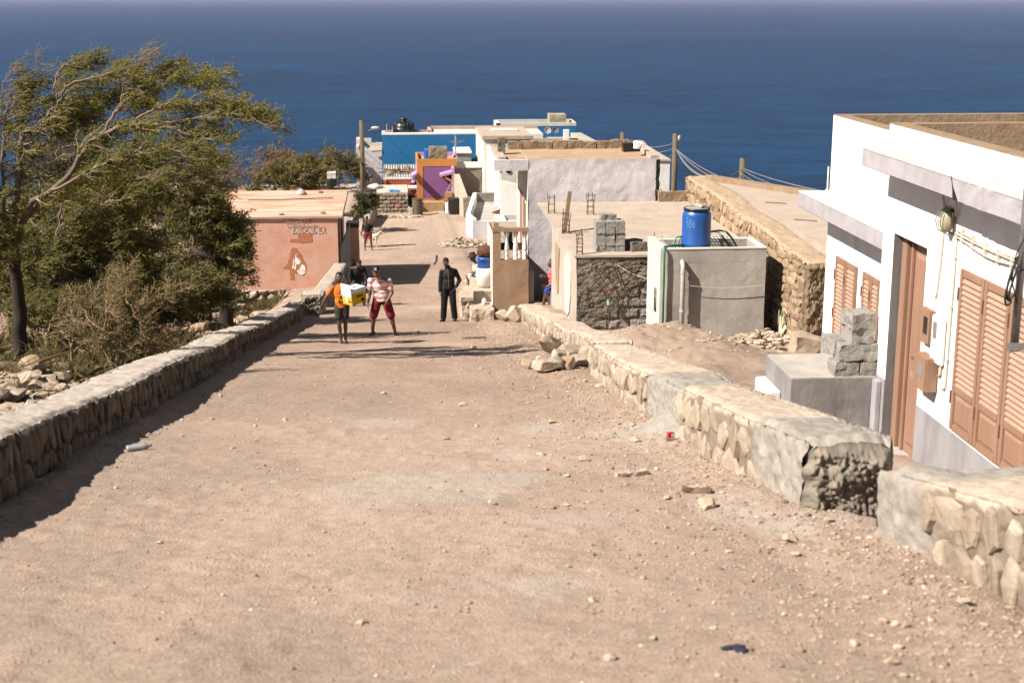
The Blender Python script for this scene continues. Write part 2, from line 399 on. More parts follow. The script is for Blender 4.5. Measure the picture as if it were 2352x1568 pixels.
def ground():
    ys = [-30, -20, -12, -8, -5, -3, -1, .5, 1.5]
    y = 2.4
    while y < 62: ys.append(y); y *= 1.0043
    while y < 400: ys.append(y); y *= 1.014
    xs = np.concatenate([np.linspace(-300, -45, 14), np.linspace(-42, -9, 34), np.arange(-8.2, -3.1, .085), np.arange(-3.05, 3.3, .03), np.arange(3.35, 8.3, .065), np.linspace(8.6, 30, 24), np.linspace(33, 300, 14)])
    Y, X = np.meshgrid(np.array(ys), xs, indexing='ij')
    Z = GH(X, Y)
    base = np.array((.50, .376, .298))
    t = .5 + .5 * np.clip(fbm(X * .35, Y * .25, 5, 4, 70) * 1.4, -1, 1)
    C = base * (.86 + .22 * t)[..., None]
    t2 = sm(.05, .7, fbm(X * 1.7, Y * 1.1, 6, 5, 80))
    C = C * (1 - .22 * t2[..., None]) + np.array((.44, .35, .275)) * (.16 * t2[..., None])
    sp = sm(.25, .8, fbm(X * 18, Y * 15, 7, 3, 90))[..., None]
    C = C * (1 - .15 * sp)
    sp2 = sm(.3, .9, fbm(X * 23, Y * 20, 7, 3, 91))[..., None]
    C = C + .05 * sp2
    grey = np.array((.55, .47, .41))
    for k, (cx, cy, rx, ry) in enumerate([(-.05, 9.6, 1.25, .95), (.95, 11.3, .55, .33), (-.15, 14.0, .5, .6), (1.35, 13.2, .45, .7), (1.0, 8.2, .4, .25), (2.1, 8.5, .5, .8), (2.2, 12.4, .5, .9), (2.55, 7.9, .5, .5), (1.9, 44, .9, 1.2), (1.0, 40.5, .9, .6), (.6, 6.6, .6, .4)]):
        m = patch(X, Y, cx, cy, rx, ry, k + 1)[..., None]
        C = C * (1 - .65 * m) + grey * (.65 * m)
    # darker worn band near the crest
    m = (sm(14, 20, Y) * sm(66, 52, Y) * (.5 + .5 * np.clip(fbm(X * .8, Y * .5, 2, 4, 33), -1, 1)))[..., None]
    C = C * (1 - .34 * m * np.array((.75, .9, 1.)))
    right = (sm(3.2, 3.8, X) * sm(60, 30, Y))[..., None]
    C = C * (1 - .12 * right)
    rust = (sm(6.6, 7.2, X) * sm(8.2, 7.6, X) * sm(20, 23, Y) * sm(28, 26, Y) * .5)[..., None]
    C = C * (1 - rust) + np.array((.5, .27, .12)) * rust
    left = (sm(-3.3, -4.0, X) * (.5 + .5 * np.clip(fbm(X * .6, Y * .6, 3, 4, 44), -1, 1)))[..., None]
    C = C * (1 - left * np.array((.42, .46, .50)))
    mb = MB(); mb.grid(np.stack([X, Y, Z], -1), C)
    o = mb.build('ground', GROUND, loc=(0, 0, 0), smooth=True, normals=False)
    tag(o, 'beige dirt street and slope running down to the sea', None, None, 'structure')
ground()

# ------------------------------------------------------------------ sea
def sea():
    m = bpy.data.materials.new('sea_water'); m.use_nodes = True
    nt = m.node_tree; N = nt.nodes; L = nt.links; b = N['Principled BSDF']
    g = N.new('ShaderNodeNewGeometry')
    def noise(scale, st, det=5, rough=.6):
        mp = N.new('ShaderNodeMapping'); mp.inputs['Scale'].default_value = st; mp.inputs['Rotation'].default_value = (0, 0, R(8)); L.new(g.outputs['Position'], mp.inputs[0])
        n = N.new('ShaderNodeTexNoise'); n.inputs['Scale'].default_value = scale; n.inputs['Detail'].default_value = det; n.inputs['Roughness'].default_value = rough; L.new(mp.outputs[0], n.inputs['Vector']); return n.outputs['Fac']
    n1 = noise(.004, (.5, 1.2, 1), 6)
    rp = N.new('ShaderNodeValToRGB'); rp.color_ramp.elements[0].position = .35; rp.color_ramp.elements[1].position = .68
    rp.color_ramp.elements[0].color = (.0012, .0185, .055, 1); rp.color_ramp.elements[1].color = (.0018, .026, .070, 1)
    L.new(n1, rp.inputs[0])
    n4 = noise(.06, (.5, 1.1, 1), 8, .72)
    r4 = N.new('ShaderNodeMapRange'); r4.inputs['From Min'].default_value = .3; r4.inputs['From Max'].default_value = .7; r4.inputs['To Min'].default_value = .55; r4.inputs['To Max'].default_value = 1.5; L.new(n4, r4.inputs[0])
    mx = N.new('ShaderNodeMix'); mx.data_type = 'RGBA'; mx.blend_type = 'MULTIPLY'; mx.inputs['Factor'].default_value = 1
    n5 = noise(.3, (.45, 1.3, 1), 4, .6); r5 = N.new('ShaderNodeMapRange'); r5.inputs['From Min'].default_value = .3; r5.inputs['From Max'].default_value = .7; r5.inputs['To Min'].default_value = .7; r5.inputs['To Max'].default_value = 1.3; L.new(n5, r5.inputs[0]); m5 = N.new('ShaderNodeMath'); m5.operation = 'MULTIPLY'; L.new(r4.outputs[0], m5.inputs[0]); L.new(r5.outputs[0], m5.inputs[1])
    L.new(rp.outputs[0], mx.inputs[6]); L.new(m5.outputs[0], mx.inputs[7]); L.new(mx.outputs[2], b.inputs['Base Color'])
    b.inputs['Roughness'].default_value = .42; b.inputs['Specular IOR Level'].default_value = .06; b.inputs['IOR'].default_value = 1.33
    bp = N.new('ShaderNodeBump'); bp.inputs['Strength'].default_value = .7; bp.inputs['Distance'].default_value = 1.6
    L.new(noise(.16, (.6, 1.2, 1), 8, .6), bp.inputs['Height'])
    bp2 = N.new('ShaderNodeBump'); bp2.inputs['Strength'].default_value = .5; bp2.inputs['Distance'].default_value = .5
    L.new(noise(.7, (.6, 1.2, 1), 6, .6), bp2.inputs['Height']); L.new(bp.outputs[0], bp2.inputs['Normal']); L.new(bp2.outputs[0], b.inputs['Normal'])
    mb = MB(); s = 32000
    xs = np.array([-s, -8000, -2000, -500, 0, 500, 2000, 8000, s], float); ys = np.array([-300, 100, 200, 500, 1000, 2500, 6000, 14000, s], float)
    X, Y = np.meshgrid(xs, ys); mb.grid(np.stack([X, Y, X * 0 - 40.0], -1))
    tag(mb.build('sea', m, loc=(0, 0, -40)), 'deep blue open sea reaching to the horizon', None, None, 'structure')
sea()

def haze():
    m = bpy.data.materials.new('sea_haze'); m.use_nodes = True; nt = m.node_tree
    nt.nodes.remove(nt.nodes['Principled BSDF'])
    v = nt.nodes.new('ShaderNodeVolumePrincipled'); v.inputs['Color'].default_value = (.70, .70, .93, 1); v.inputs['Density'].default_value = 5e-5
    v.inputs['Anisotropy'].default_value = 0
    nt.links.new(v.outputs[0], nt.nodes['Material Output'].inputs['Volume'])
    mb = MB(); mb.box(-36000, 36000, -2000, 36000, -42.5, 9)
    tag(mb.build('haze', m, loc=(0, 0, -42.5)), 'pale sea haze', None, None, 'stuff')
haze()

# ------------------------------------------------------------------ rocks
def rock_verts(seed, sub=3, squash=(1, 1, .75), cuts=13, lim=.66, rough=.045):
    bm = bmesh.new(); bmesh.ops.create_icosphere(bm, subdivisions=sub, radius=1)
    v = np.array([q.co[:] for q in bm.verts]); f = [[q.index for q in p.verts] for p in bm.faces]; bm.free()
    r = np.random.default_rng(seed)
    for _ in range(cuts):
        d = r.normal(size=3); d /= np.linalg.norm(d); l = lim * r.uniform(.75, 1.15)
        k = v @ d; v = v - np.clip(k - l, 0, None)[:, None] * d
    n = fbm(v[:, 0] * 1.6 + seed, v[:, 1] * 1.6, v[:, 2] * 1.6, 4, seed)
    v = v * (1 + rough * n)[:, None] * np.array(squash)
    return v, f

def rock(loc, size, seed, label, group=None, rot=None, c=(.45, .38, .31), c2=(.36, .28, .21), sub=4, squash=(1, 1, .75), sink=.12, name='rock', lim=.66, rough=.045):
    v, f = rock_verts(seed, sub, squash, lim=lim, rough=rough); v = v * 1.22
    r = np.random.default_rng(seed + 5)
    e = rot if rot else (r.uniform(-.3, .3), r.uniform(-.3, .3), r.uniform(0, 6))
    M = np.array(Matrix.Rotation(e[2], 3, 'Z') @ Matrix.Rotation(e[1], 3, 'Y') @ Matrix.Rotation(e[0], 3, 'X'))
    v = v @ M.T * (np.asarray(size) * .5)
    z0 = v[:, 2].min(); h = v[:, 2].max() - z0
    v[:, 2] -= z0 + h * sink
    n = fbm(v[:, 0] * 6 / np.max(size), v[:, 1] * 6 / np.max(size), v[:, 2] * 6 / np.max(size) + seed, 3, seed)
    t = (.5 + .5 * np.clip(n * 1.5, -1, 1))[:, None]
    C = np.array(c) * (1 - t) + np.array(c2) * t
    mb = MB(); mb.add(v + np.asarray(loc), f, C)
    return tag(mb.build(name, ROCKM, loc=loc), label, 'rock', group)

# rubble heap by the gap in the low wall (px, py of the foot, width in px, height in px)
HEAP = [
    (1252, 858, 78, 46, 3, 'large pale angular rock at the front of the rubble heap', (.52, .45, .38), (.34, .26, .19)),
    (1303, 859, 46, 40, 8, 'brown upright rock next to the biggest one in the rubble heap', (.42, .30, .20), (.33, .23, .15)),
    (1336, 846, 62, 40, 14, 'grey rock on the right end of the rubble heap', (.45, .38, .31), (.32, .25, .19)),
    (1312, 836, 30, 34, 19, 'small tilted rock squeezed in the middle of the rubble heap', (.40, .33, .27), (.30, .23, .17)),
    (1284, 832, 44, 46, 23, 'whitish rock behind the biggest rock of the rubble heap', (.58, .52, .46), (.42, .35, .28)),
    (1306, 818, 84, 34, 27, 'flat slab shaped rock lying on top of the rubble heap', (.46, .38, .31), (.30, .23, .17)),
    (1266, 808, 52, 46, 31, 'dark pointed rock standing at the back of the rubble heap', (.34, .26, .19), (.22, .16, .11)),
    (1228, 838, 56, 26, 37, 'low brown rock at the left edge of the rubble heap', (.40, .31, .23), (.30, .22, .15)),
    (1246, 846, 40, 34, 41, 'bright white faced rock at the left front of the rubble heap', (.62, .56, .50), (.40, .33, .26)),
    (1355, 826, 44, 44, 43, 'tall rock leaning on the low wall behind the rubble heap', (.47, .40, .32), (.33, .26, .19)),
    (1398, 850, 30, 26, 47, 'brown rock under the broken end of the low wall', (.38, .27, .18), (.28, .19, .12)),
    (1424, 846, 24, 24, 53, 'small wedge shaped rock between the two wall pieces', (.42, .33, .24), (.30, .22, .15)),
    (1385, 838, 44, 22, 57, 'pale rock jammed below the wall cap', (.52, .44, .36), (.40, .32, .25)),
]
def footY(px, py):
    r = ray(px, py)
    for t in np.arange(3, 130, .02):
        p = r * t
        if p[2] <= gz(p[1]): return p
for (px, py, wpx, hpx, sd, lab, c, c2) in HEAP:
    yy = 20.25 + max(0, 858 - py) * .035
    p = onY(px, py, yy); k = np.linalg.norm(p) / F; z = max(p[2], g1(p[0], yy)) - .015
    rock((p[0], yy, z), (wpx * k * 1.05, wpx * k * .95, hpx * k * 1.1), sd, lab, 'rocks of the rubble heap', c=c, c2=c2, sink=.08)
for (px, py, wpx, hpx, sd, lab) in [
    (1186, 748, 38, 34, 61, 'big pale boulder at the far end of the right low wall'),
    (1160, 744, 34, 28, 67, 'whitish boulder beside the far end of the right low wall'),
    (1110, 726, 32, 20, 71, 'lone tan rock on the street before the balustrade porch'),
    (1152, 722, 26, 20, 73, 'tan rock at the foot of the balustrade porch'),
    (1080, 655, 26, 14, 79, 'flat rock by the steps left of the balustrade porch')]:
    p = footY(px, py); k = np.linalg.norm(p) / F
    rock((p[0], p[1] + wpx * k * .4, g1(p[0], p[1])), (wpx * k * 1.1, wpx * k, hpx * k * 1.3), sd, lab, None, c=(.55, .46, .37), c2=(.43, .33, .25))

# loose stones on the road
STONES = [(830, 1427, 24), (1062, 930, 20), (1460, 1022, 26), (1815, 1248, 40), (1625, 1180, 44), (1300, 1100, 16), (1130, 1170, 22), (1300, 1168, 18),
          (1590, 1140, 24), (1790, 1140, 26), (1530, 1160, 18), (1700, 1110, 30), (1575, 1025, 24), (1375, 900, 20), (1270, 975, 18), (1455, 990, 18),
          (1825, 1275, 24), (2055, 1455, 26), (2210, 1415, 28), (2260, 1330, 26), (1900, 1215, 24), (1500, 1475, 20), (2050, 1540, 30), (1360, 1385, 20),
          (655, 965, 14), (365, 1250, 14), (1025, 1010, 16), (880, 905, 12), (1095, 985, 14), (900, 960, 12), (1640, 1450, 18), (1240, 1050, 22), (1340, 1065, 26), (960, 765, 10), (990, 830, 12)]
for i, (px, py, wpx) in enumerate(STONES):
    p = footY(px, py); k = np.linalg.norm(p) / F; s = wpx * k
    rock((p[0], p[1], g1(p[0], p[1])), (s * 1.1, s * .9, s * .75), 200 + i, 'small pale stone lying loose on the dirt street', 'loose stones on the dirt street', c=(.56, .46, .36), c2=(.43, .33, .24), sub=3, sink=.2, name='stone')

# gravel (nobody could count it)
def gravel():
    r = np.random.default_rng(5)
    bases = [rock_verts(400 + i, 1, (1, 1, .7), 5, .8, .1) for i in range(6)]
    n = 64000
    y = 3.6 * np.exp(r.uniform(0, 1, n) * math.log(34 / 3.6))
    x = r.uniform(-2.8, 2.9, n)
    m = r.uniform(0, 1, n) < .62
    x = np.where(m, 2.75 - np.abs(r.normal(0, .75, n)), x)
    l = r.uniform(0, 1, n) < .07
    x = np.where(l, -2.75 + np.abs(r.normal(0, .25, n)), x)
    rr = r.uniform(0, 1, n) < .10
    x = np.where(rr, r.uniform(3.3, 7.5, n), x); y = np.where(rr, r.uniform(14, 29, n), y)
    s = np.clip(np.exp(r.normal(-5.15, .6, n)) * np.where(m, 1.2, 1), .003, .045) * (1 + .02 * y)
    z = GH(x, y) + s * .12
    mb = MB(); tint = r.uniform(.6, 1.2, (n, 1)) * np.where(r.uniform(0, 1, (n, 1)) < .35, np.array((.53, .43, .345)), np.array((.46, .335, .25)))
    for i in range(6):
        k = np.where(r.integers(0, 6, n) == i)[0]
        if not len(k): continue
        v, f = bases[i]; f = np.array(f)
        a = r.uniform(0, 6.28, len(k)); ca, sa = np.cos(a), np.sin(a)
        V = np.stack([v[None, :, 0] * ca[:, None] - v[None, :, 1] * sa[:, None], v[None, :, 0] * sa[:, None] + v[None, :, 1] * ca[:, None], np.broadcast_to(v[None, :, 2], (len(k), len(v)))], -1)
        V = V * s[k][:, None, None] * .5 * r.uniform(.7, 1.4, (len(k), 1, 3)) + np.stack([x[k], y[k], z[k]], -1)[:, None, :]
        FF = (f[None] + (np.arange(len(k)) * len(v))[:, None, None]).reshape(-1, 3)
        mb.add(V.reshape(-1, 3), FF, np.repeat(tint[k], len(v), 0))
    tag(mb.build('gravel', ROCKM, loc=(0, 0, 0), normals=False), 'fine gravel strewn over the dirt street', 'gravel', None, 'stuff')
gravel()

# ------------------------------------------------------------------ low masonry walls
def masonry_wall(name, label, y0, y1, xf, xb, h, side, seed, cs=.24, ct=.2, amp=.05, ds=.022, stone=((.38, .295, .22), (.47, .385, .305)), mortar=(.25, .185, .135), cap=(.53, .43, .345), capr=.02, cement=None, base=None, flat=False, top=None, endc=(.27, .23, .185), jw=.10):
    """wall running along the street; xf(y) = x of the face on the street side, xb(y) = x of the other face; side = +1 if the street lies at larger x"""
    ns = int((y1 - y0) / ds) + 1
    ys = np.linspace(y0, y1, ns)
    fx, bx = xf(ys), xb(ys)
    gb = (gz(ys) if base is None else base(ys)) - .15
    tz = gz(ys) + h(ys) if top is None else top(ys)
    H = tz - gb; Wd = np.abs(bx - fx)
    nf = max(6, int(np.mean(H) / ds)); nt = max(5, int(np.mean(Wd) / (ds * 1.3))); nb = 6
    rows = []
    for i in range(nf): t = i / nf; rows.append(('f', t))
    for i in range(nt): t = i / nt; rows.append(('t', t))
    for i in range(nb + 1): rows.append(('b', i / nb))
    Y = np.repeat(ys[:, None], len(rows), 1)
    X = np.zeros_like(Y); Z = np.zeros_like(Y); NX = np.zeros_like(Y); NZ = np.zeros_like(Y); T = np.zeros_like(Y); K = np.zeros_like(Y)
    for j, (k, t) in enumerate(rows):
        if k == 'f': X[:, j] = fx; Z[:, j] = gb + H * t; NX[:, j] = side; T[:, j] = H * t
        elif k == 't': X[:, j] = fx + (bx - fx) * t; Z[:, j] = tz; NZ[:, j] = 1; T[:, j] = H + Wd * t; K[:, j] = 1
        else: X[:, j] = bx; Z[:, j] = tz - H * t; NX[:, j] = -side; T[:, j] = H + Wd + H * t; K[:, j] = 2
    warp = .25 * fbm(Y * 3, T * 3, seed, 3, seed)
    e, i, d = voro(Y / cs + warp, T / ct + warp * .8, seed, .9)
    amp = amp * .8; st = sm(.015, jw, e); fc = facets(Y / cs + warp, T / ct + warp * .8, i, d, seed)
    topd = np.clip((tz[:, None] - Z), 0, 9)
    rag = .05 + .05 * fbm(Y * 4, 0 * Y, seed + 2., 3, seed + 4)
    capm = np.where(K == 1, 1.0, sm(rag + .03, rag - .02, topd))            # cement cap lapping over the stones
    face = -.012 + .35 * (st * amp * (.55 + .7 * i + .75 * fc) - amp * .5) + .011 * fbm(Y * 12, Z * 12, X * 12, 4, seed + 9, .7) - amp * .4 * (i > .86) * st
    tops = capr * fbm(Y * 3.5, X * 3.5, 0, 4, seed + 6) + capr * .45 * fbm(Y * 18, X * 18, 0, 3, seed + 7)
    D = face * (1 - capm) + (.008 + capr * .8 * fbm(Y * 6, Z * 9, 0, 3, seed + 8)) * capm
    X = X + NX * np.where(K == 1, 0, D)
    Z = Z + NZ * tops
    tcol = np.array([t if k == 't' else 9 for k, t in rows]); wq = np.clip(1 - tcol * 5, 0, 1) ** 2
    de = np.minimum(Y - y0, y1 - Y); Z = Z - np.where(K == 1, sm(.12, 0, de) * .05, 0) * 1.0
    edge = np.where(K == 1, np.minimum(np.abs(X - fx[:, None]), np.abs(X - bx[:, None])), 9)
    Z = Z - sm(.09, 0, edge) * (.035 + .02 * fbm(Y * 5, X * 2, 0, 3, seed + 11))
    X = X + np.where((K != 1), NX * -sm(.08, 0, topd) * .025, 0)
    a, b = np.array(stone[0]), np.array(stone[1])
    C = (a + (b - a) * i[..., None]) * .62
    C = C * (.85 + .3 * (.5 + .5 * np.clip(fbm(Y * 9, Z * 9, X * 9, 3, seed + 3), -1, 1)))[..., None]
    C = C * st[..., None] + np.array(mortar) * (1 - st[..., None])
    cc = np.array(cap) * (.88 + .2 * (.5 + .5 * np.clip(fbm(Y * 2.5, X * 4, Z, 5, seed + 12), -1, 1)))[..., None]
    C = C * (1 - capm[..., None]) + cc * capm[..., None]
    if cement is not None:
        for (ya, yb, full) in cement:
            m = sm(ya - .25, ya + .1, Y + .12 * fbm(Y * 5, T * 5, 1, 3, seed + 14)) * sm(yb + .25, yb - .1, Y + .12 * fbm(Y * 5, T * 5, 1, 3, seed + 15)) * full
            g = np.array((.36, .32, .28)) * (.8 + .35 * (.5 + .5 * np.clip(fbm(Y * 11, Z * 11, X * 11, 4, seed + 16), -1, 1)))[..., None]
            C = C * (1 - m[..., None]) + g * m[..., None]
            X = X - NX * D * m * .75 * (K != 1) + NX * m * .02 * fbm(Y * 12, Z * 12, 0, 4, seed + 17) * (K != 1)
    X = X + (X[:, nf - 1] - fx)[:, None] * wq[None, :]
    mb = MB(); P = np.stack([X, Y, Z], -1)
    mb.grid(P, C, flip=(side > 0))
    for q, s2 in ((0, 1), (ns - 1, -1)):
        xa_, xb_ = sorted((fx[q], bx[q])); ya_, yb_ = sorted((ys[q] + s2 * .012, ys[q] + s2 * .3)); mb.box(xa_ + .03, xb_ - .03, ya_, yb_, gb[q], tz[q] - .09, c=np.array(endc) * 1.2)
    # rough end faces
    for q, s2 in ((0, -1), (ns - 1, 1)):
        ring = P[q]
        nfv = nf; nw = 72; nh = 60
        U = np.linspace(0, 1, nw)[None, :]; V = np.linspace(0, 1, nh)[:, None]
        tf = np.arange(nf) / nf; xfv = np.interp(V[:, 0], tf, X[q, :nf])[:, None]; xbv = np.interp(V[:, 0], np.linspace(0, 1, nb + 1), X[q, nf + nt:][::-1])[:, None]
        ex = xfv + (xbv - xfv) * U; zt_ = np.interp(U[0], np.arange(nt) / nt, Z[q, nf:nf + nt])[None, :]; ez = gb[q] + (zt_ - gb[q]) * V
        ins = np.minimum(np.minimum(U, 1 - U) * Wd[q], (1 - V) * H[q])
        ey = ys[q] + s2 * (sm(0, .09, ins) * np.maximum(.004, .075 + .05 * fbm(ex * 6, ez * 6, q, 4, seed + 20, .65) + .03 * fbm(ex * 17, ez * 17, q, 4, seed + 21, .7) + .016 * fbm(ex * 45, ez * 45, q, 3, seed + 23, .7)))
        ec = np.array(endc) * (.6 + .6 * (.5 + .5 * np.clip(fbm(ex * 13, ez * 13, q, 4, seed + 22), -1, 1)))[..., None]
        mb.grid(np.stack([ex, ey, ez], -1), ec, flip=(s2 * side > 0))
    nsm = len(mb.f); rr = np.random.default_rng(seed); sv = []
    for k in range(24):
        n_s = int(rr.integers(5, 8)); an = (np.arange(n_s) + rr.uniform(-.28, .28, n_s)) / n_s * 2 * math.pi + rr.uniform(0, 6)
        ra = rr.uniform(.86, 1.06, n_s) / np.maximum(np.abs(np.cos(an)), np.abs(np.sin(an))) ** .75; py_, pz_ = ra * np.cos(an), ra * np.sin(an); vs_ = []
        tl = rr.normal(0, .22, 2)
        for dx_, sc2 in ((-1, 1.0), (.45, 1.0), (.8, .90), (.95, .62)):
            j_ = 1 + rr.normal(0, .035, n_s); vs_.append(np.stack([dx_ + (tl[0] * py_ + tl[1] * pz_) * sc2 * (dx_ > 0) + rr.normal(0, .07, n_s) * (dx_ > 0), py_ * sc2 * j_, pz_ * sc2 * j_], -1))
        vs_.append(np.array([[1.0 + rr.normal() * .08, 0, 0]])); v = np.concatenate(vs_); v[:, 0] *= side
        f_ = [[q * n_s + t_, q * n_s + (t_ + 1) % n_s, (q + 1) * n_s + (t_ + 1) % n_s, (q + 1) * n_s + t_] for q in range(3) for t_ in range(n_s)] + [[3 * n_s + t_, 3 * n_s + (t_ + 1) % n_s, 4 * n_s] for t_ in range(n_s)]
        sv.append((v, f_))
    Hm = float(np.mean(H)); nrow = max(1, int(round((Hm - .08) / ct))); 
    for row in range(nrow):
        yy = y0 + rr.uniform(0, cs)
        while yy < y1 - .06:
            wd = cs * rr.uniform(.55, 1.45); yc = yy + wd / 2; yy += wd
            if cement is not None and any(ya - .05 < yc < yb + .05 for ya, yb, _ in cement): continue
            if yc > y1 - .08: continue
            rh = (np.interp(yc, ys, H) - .16) / nrow; zc = np.interp(yc, ys, gb) + .10 + (row + .5) * rh + rr.normal() * .02
            v, f_ = sv[rr.integers(0, 24)]; sg = np.array((1, rr.choice([-1, 1]), rr.choice([-1, 1]))); v = v * sg
            M = np.array(Matrix.Rotation(rr.normal() * .12, 3, 'X') @ Matrix.Rotation(rr.normal() * .10, 3, 'Z') @ Matrix.Rotation(rr.normal() * .10, 3, 'Y'))
            v = (v * (.042, wd * .50, rh * .51 * rr.uniform(.9, 1.08))) @ M.T
            xw = float(np.interp(yc, ys, fx)) - side * (.036 - rr.uniform(0, .022)); ti = rr.uniform(0, 1); cc_ = (a + (b - a) * ti) * rr.uniform(.82, 1.15)
            n_ = .5 + .5 * np.clip(fbm(v[:, 0] * 14 + yc * 9, v[:, 1] * 14, v[:, 2] * 14, 3, row) * 1.4, -1, 1)
            if np.prod(sg) < 0: f_ = [q[::-1] for q in f_]
            mb.add(v + (xw, yc, zc), f_, cc_ * (.75 + .35 * n_)[:, None])
    o = mb.build(name, VCOL, loc=(float(np.mean(fx)), (y0 + y1) / 2, float(gz((y0 + y1) / 2))), smooth=True, normals=False, nsmooth=nsm)
    return tag(o, label, 'wall')

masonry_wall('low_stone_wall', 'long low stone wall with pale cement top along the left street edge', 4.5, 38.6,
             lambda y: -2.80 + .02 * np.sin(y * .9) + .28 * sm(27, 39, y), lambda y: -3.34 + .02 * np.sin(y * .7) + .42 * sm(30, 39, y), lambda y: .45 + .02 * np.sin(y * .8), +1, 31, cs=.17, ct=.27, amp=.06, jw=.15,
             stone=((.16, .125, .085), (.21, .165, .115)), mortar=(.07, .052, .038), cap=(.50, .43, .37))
masonry_wall('low_stone_wall', 'low stone wall right of the street, from the rough cement block end to the rubble gap', 8.25, 19.3,
             lambda y: 2.50 + .03 * np.sin(y * 1.1) + .12 * sm(13, 20, y) + .05 * sm(12.8, 13.2, y), lambda y: 3.08 + .2 * sm(12, 14, y), lambda y: .52 - .04 * sm(10, 16, y), -1, 47, cs=.26, ct=.24, amp=.05,
             cement=[(8.0, 9.3, 1), (12.2, 13.9, 1)], ds=.02)
masonry_wall('low_stone_wall', 'nearest low stone wall piece at the lower right corner of the photo', 3.0, 7.35,
             lambda y: 2.80 - .03 * np.sin(y * 2) - .1 * sm(6.6, 7.3, y), lambda y: 3.45 + .05 * np.sin(y * 2), lambda y: .50 - .03 * sm(5, 7, y), -1, 53, cs=.22, ct=.34, amp=.06, cement=[(6.9, 7.6, 1)], ds=.018)
masonry_wall('low_stone_wall', 'far low stone wall right of the street, between the rubble gap and the porch', 21.2, 37.2,
             lambda y: 3.02 + .03 * np.sin(y * .9) + .08 * sm(24, 36, y), lambda y: 3.62 + .04 * np.sin(y * .7) + .1 * sm(24, 36, y), lambda y: .44 + .02 * np.sin(y * 1.7), -1, 59, cs=.24, ct=.3, amp=.055)
masonry_wall('low_stone_wall', 'short block of wall at the far end of the long left stone wall', 38.75, 39.9,
             lambda y: -2.02 + 0 * y, lambda y: -2.62 + 0 * y, lambda y: .62 + 0 * y, +1, 61, cs=.3, ct=.2, amp=.05, cap=(.5, .44, .38))
masonry_wall('low_stone_wall', 'pale flat topped wall rising towards the front of the salmon bar', 41.0, 46.6,
             lambda y: -2.0 + .075 * (y - 41), lambda y: -2.48 + .085 * (y - 41), None, +1, 67, cs=.35, ct=.3, amp=.03, cap=(.47, .40, .33), top=lambda y: -8.47 - .03 * (y - 41), ds=.05)
masonry_wall('low_stone_wall', 'pale sloping wall stub by the green bush in front of the rough block wall', 72, 78.4,
             lambda y: -1.22 + .04 * (y - 72), lambda y: -1.68 + .02 * (y - 72), None, +1, 71, cs=.4, ct=.3, amp=.03, cap=(.5, .43, .36), top=lambda y: -11.02 - .03 * (y - 72), ds=.08)

# cement skirt poured at the foot of the right wall
def skirt():
    n = 40; m = 16
    U, V = np.meshgrid(np.linspace(0, 1, n), np.linspace(0, 1, m), indexing='ij')
    Yv = 11.9 + 1.5 * U; wd = .5 * np.sin(math.pi * U) ** .6
    Xv = 2.62 - wd * V * 1.15
    Zv = G(Xv, Yv) - .01 + (1 - V) ** 1.6 * .28 * np.sin(math.pi * U) ** .5 + .018 * fbm(Xv * 9, Yv * 9, 0, 4, 77) + .03 * (1 - V)
    C = np.array((.34, .305, .265)) * (.85 + .3 * (.5 + .5 * np.clip(fbm(Xv * 8, Yv * 8, 1, 4, 78), -1, 1)))[..., None]
    mb = MB(); mb.grid(np.stack([Xv, Yv, Zv], -1), C)
    tag(mb.build('cement_skirt', VCOL, smooth=True), 'grey cement poured as a sloping skirt against the right low wall', 'cement patch')
skirt()

# heap of dirt in front of the unfinished block house
def heap(name, label, x0, x1, y0, y1, fn, c, n=90, m=70, cat='dirt pile', bump=.03, seed=3, mt=None, kind=None):
    X, Y = np.meshgrid(np.linspace(x0, x1, n), np.linspace(y0, y1, m), indexing='ij')
    h = fn(X, Y)
    Z = G(X, Y) - .12 + h + bump * fbm(X * 5, Y * 5, 0, 4, seed) * sm(0, .1, h) + bump * .5 * fbm(X * 20, Y * 20, 0, 3, seed + 1) * sm(0, .1, h)
    C = np.array(c) * (.88 + .2 * (.5 + .5 * np.clip(fbm(X * 3, Y * 3, 2, 4, seed + 2), -1, 1)))[..., None]
    mb = MB(); mb.grid(np.stack([X, Y, Z], -1), C)
    return tag(mb.build(name, mt or GROUND, smooth=True), label, cat, None, kind)
def bell(X, Y, cx, cy, rx, ry): return np.exp(-((X - cx) / rx) ** 2 - ((Y - cy) / ry) ** 2)
heap('dirt_pile', 'long heap of brown dirt before the unfinished block house', 3.4, 7.6, 20.2, 28.6,
     lambda X, Y: (.36 * bell(X, Y, 4.5, 26.6, .9, 2.2) + .34 * bell(X, Y, 5.6, 26.2, .85, 2.2) + .20 * bell(X, Y, 5.2, 23.6, .9, 1.8) + .12 * bell(X, Y, 4.2, 24.5, .5, 1.2)) * (1 + .15 * fbm(X * 1.5, Y * 1.2, 0, 3, 8)) + .05, (.42, .315, .24))
def heap_h(x, y):
    o = bpy.data.objects['dirt_pile']; hit, p, n, i = o.ray_cast(Vector((x, y, 5)) - o.location, Vector((0, 0, -1)))
    return max(g1(x, y), (p.z + o.location.z) if hit else -99)
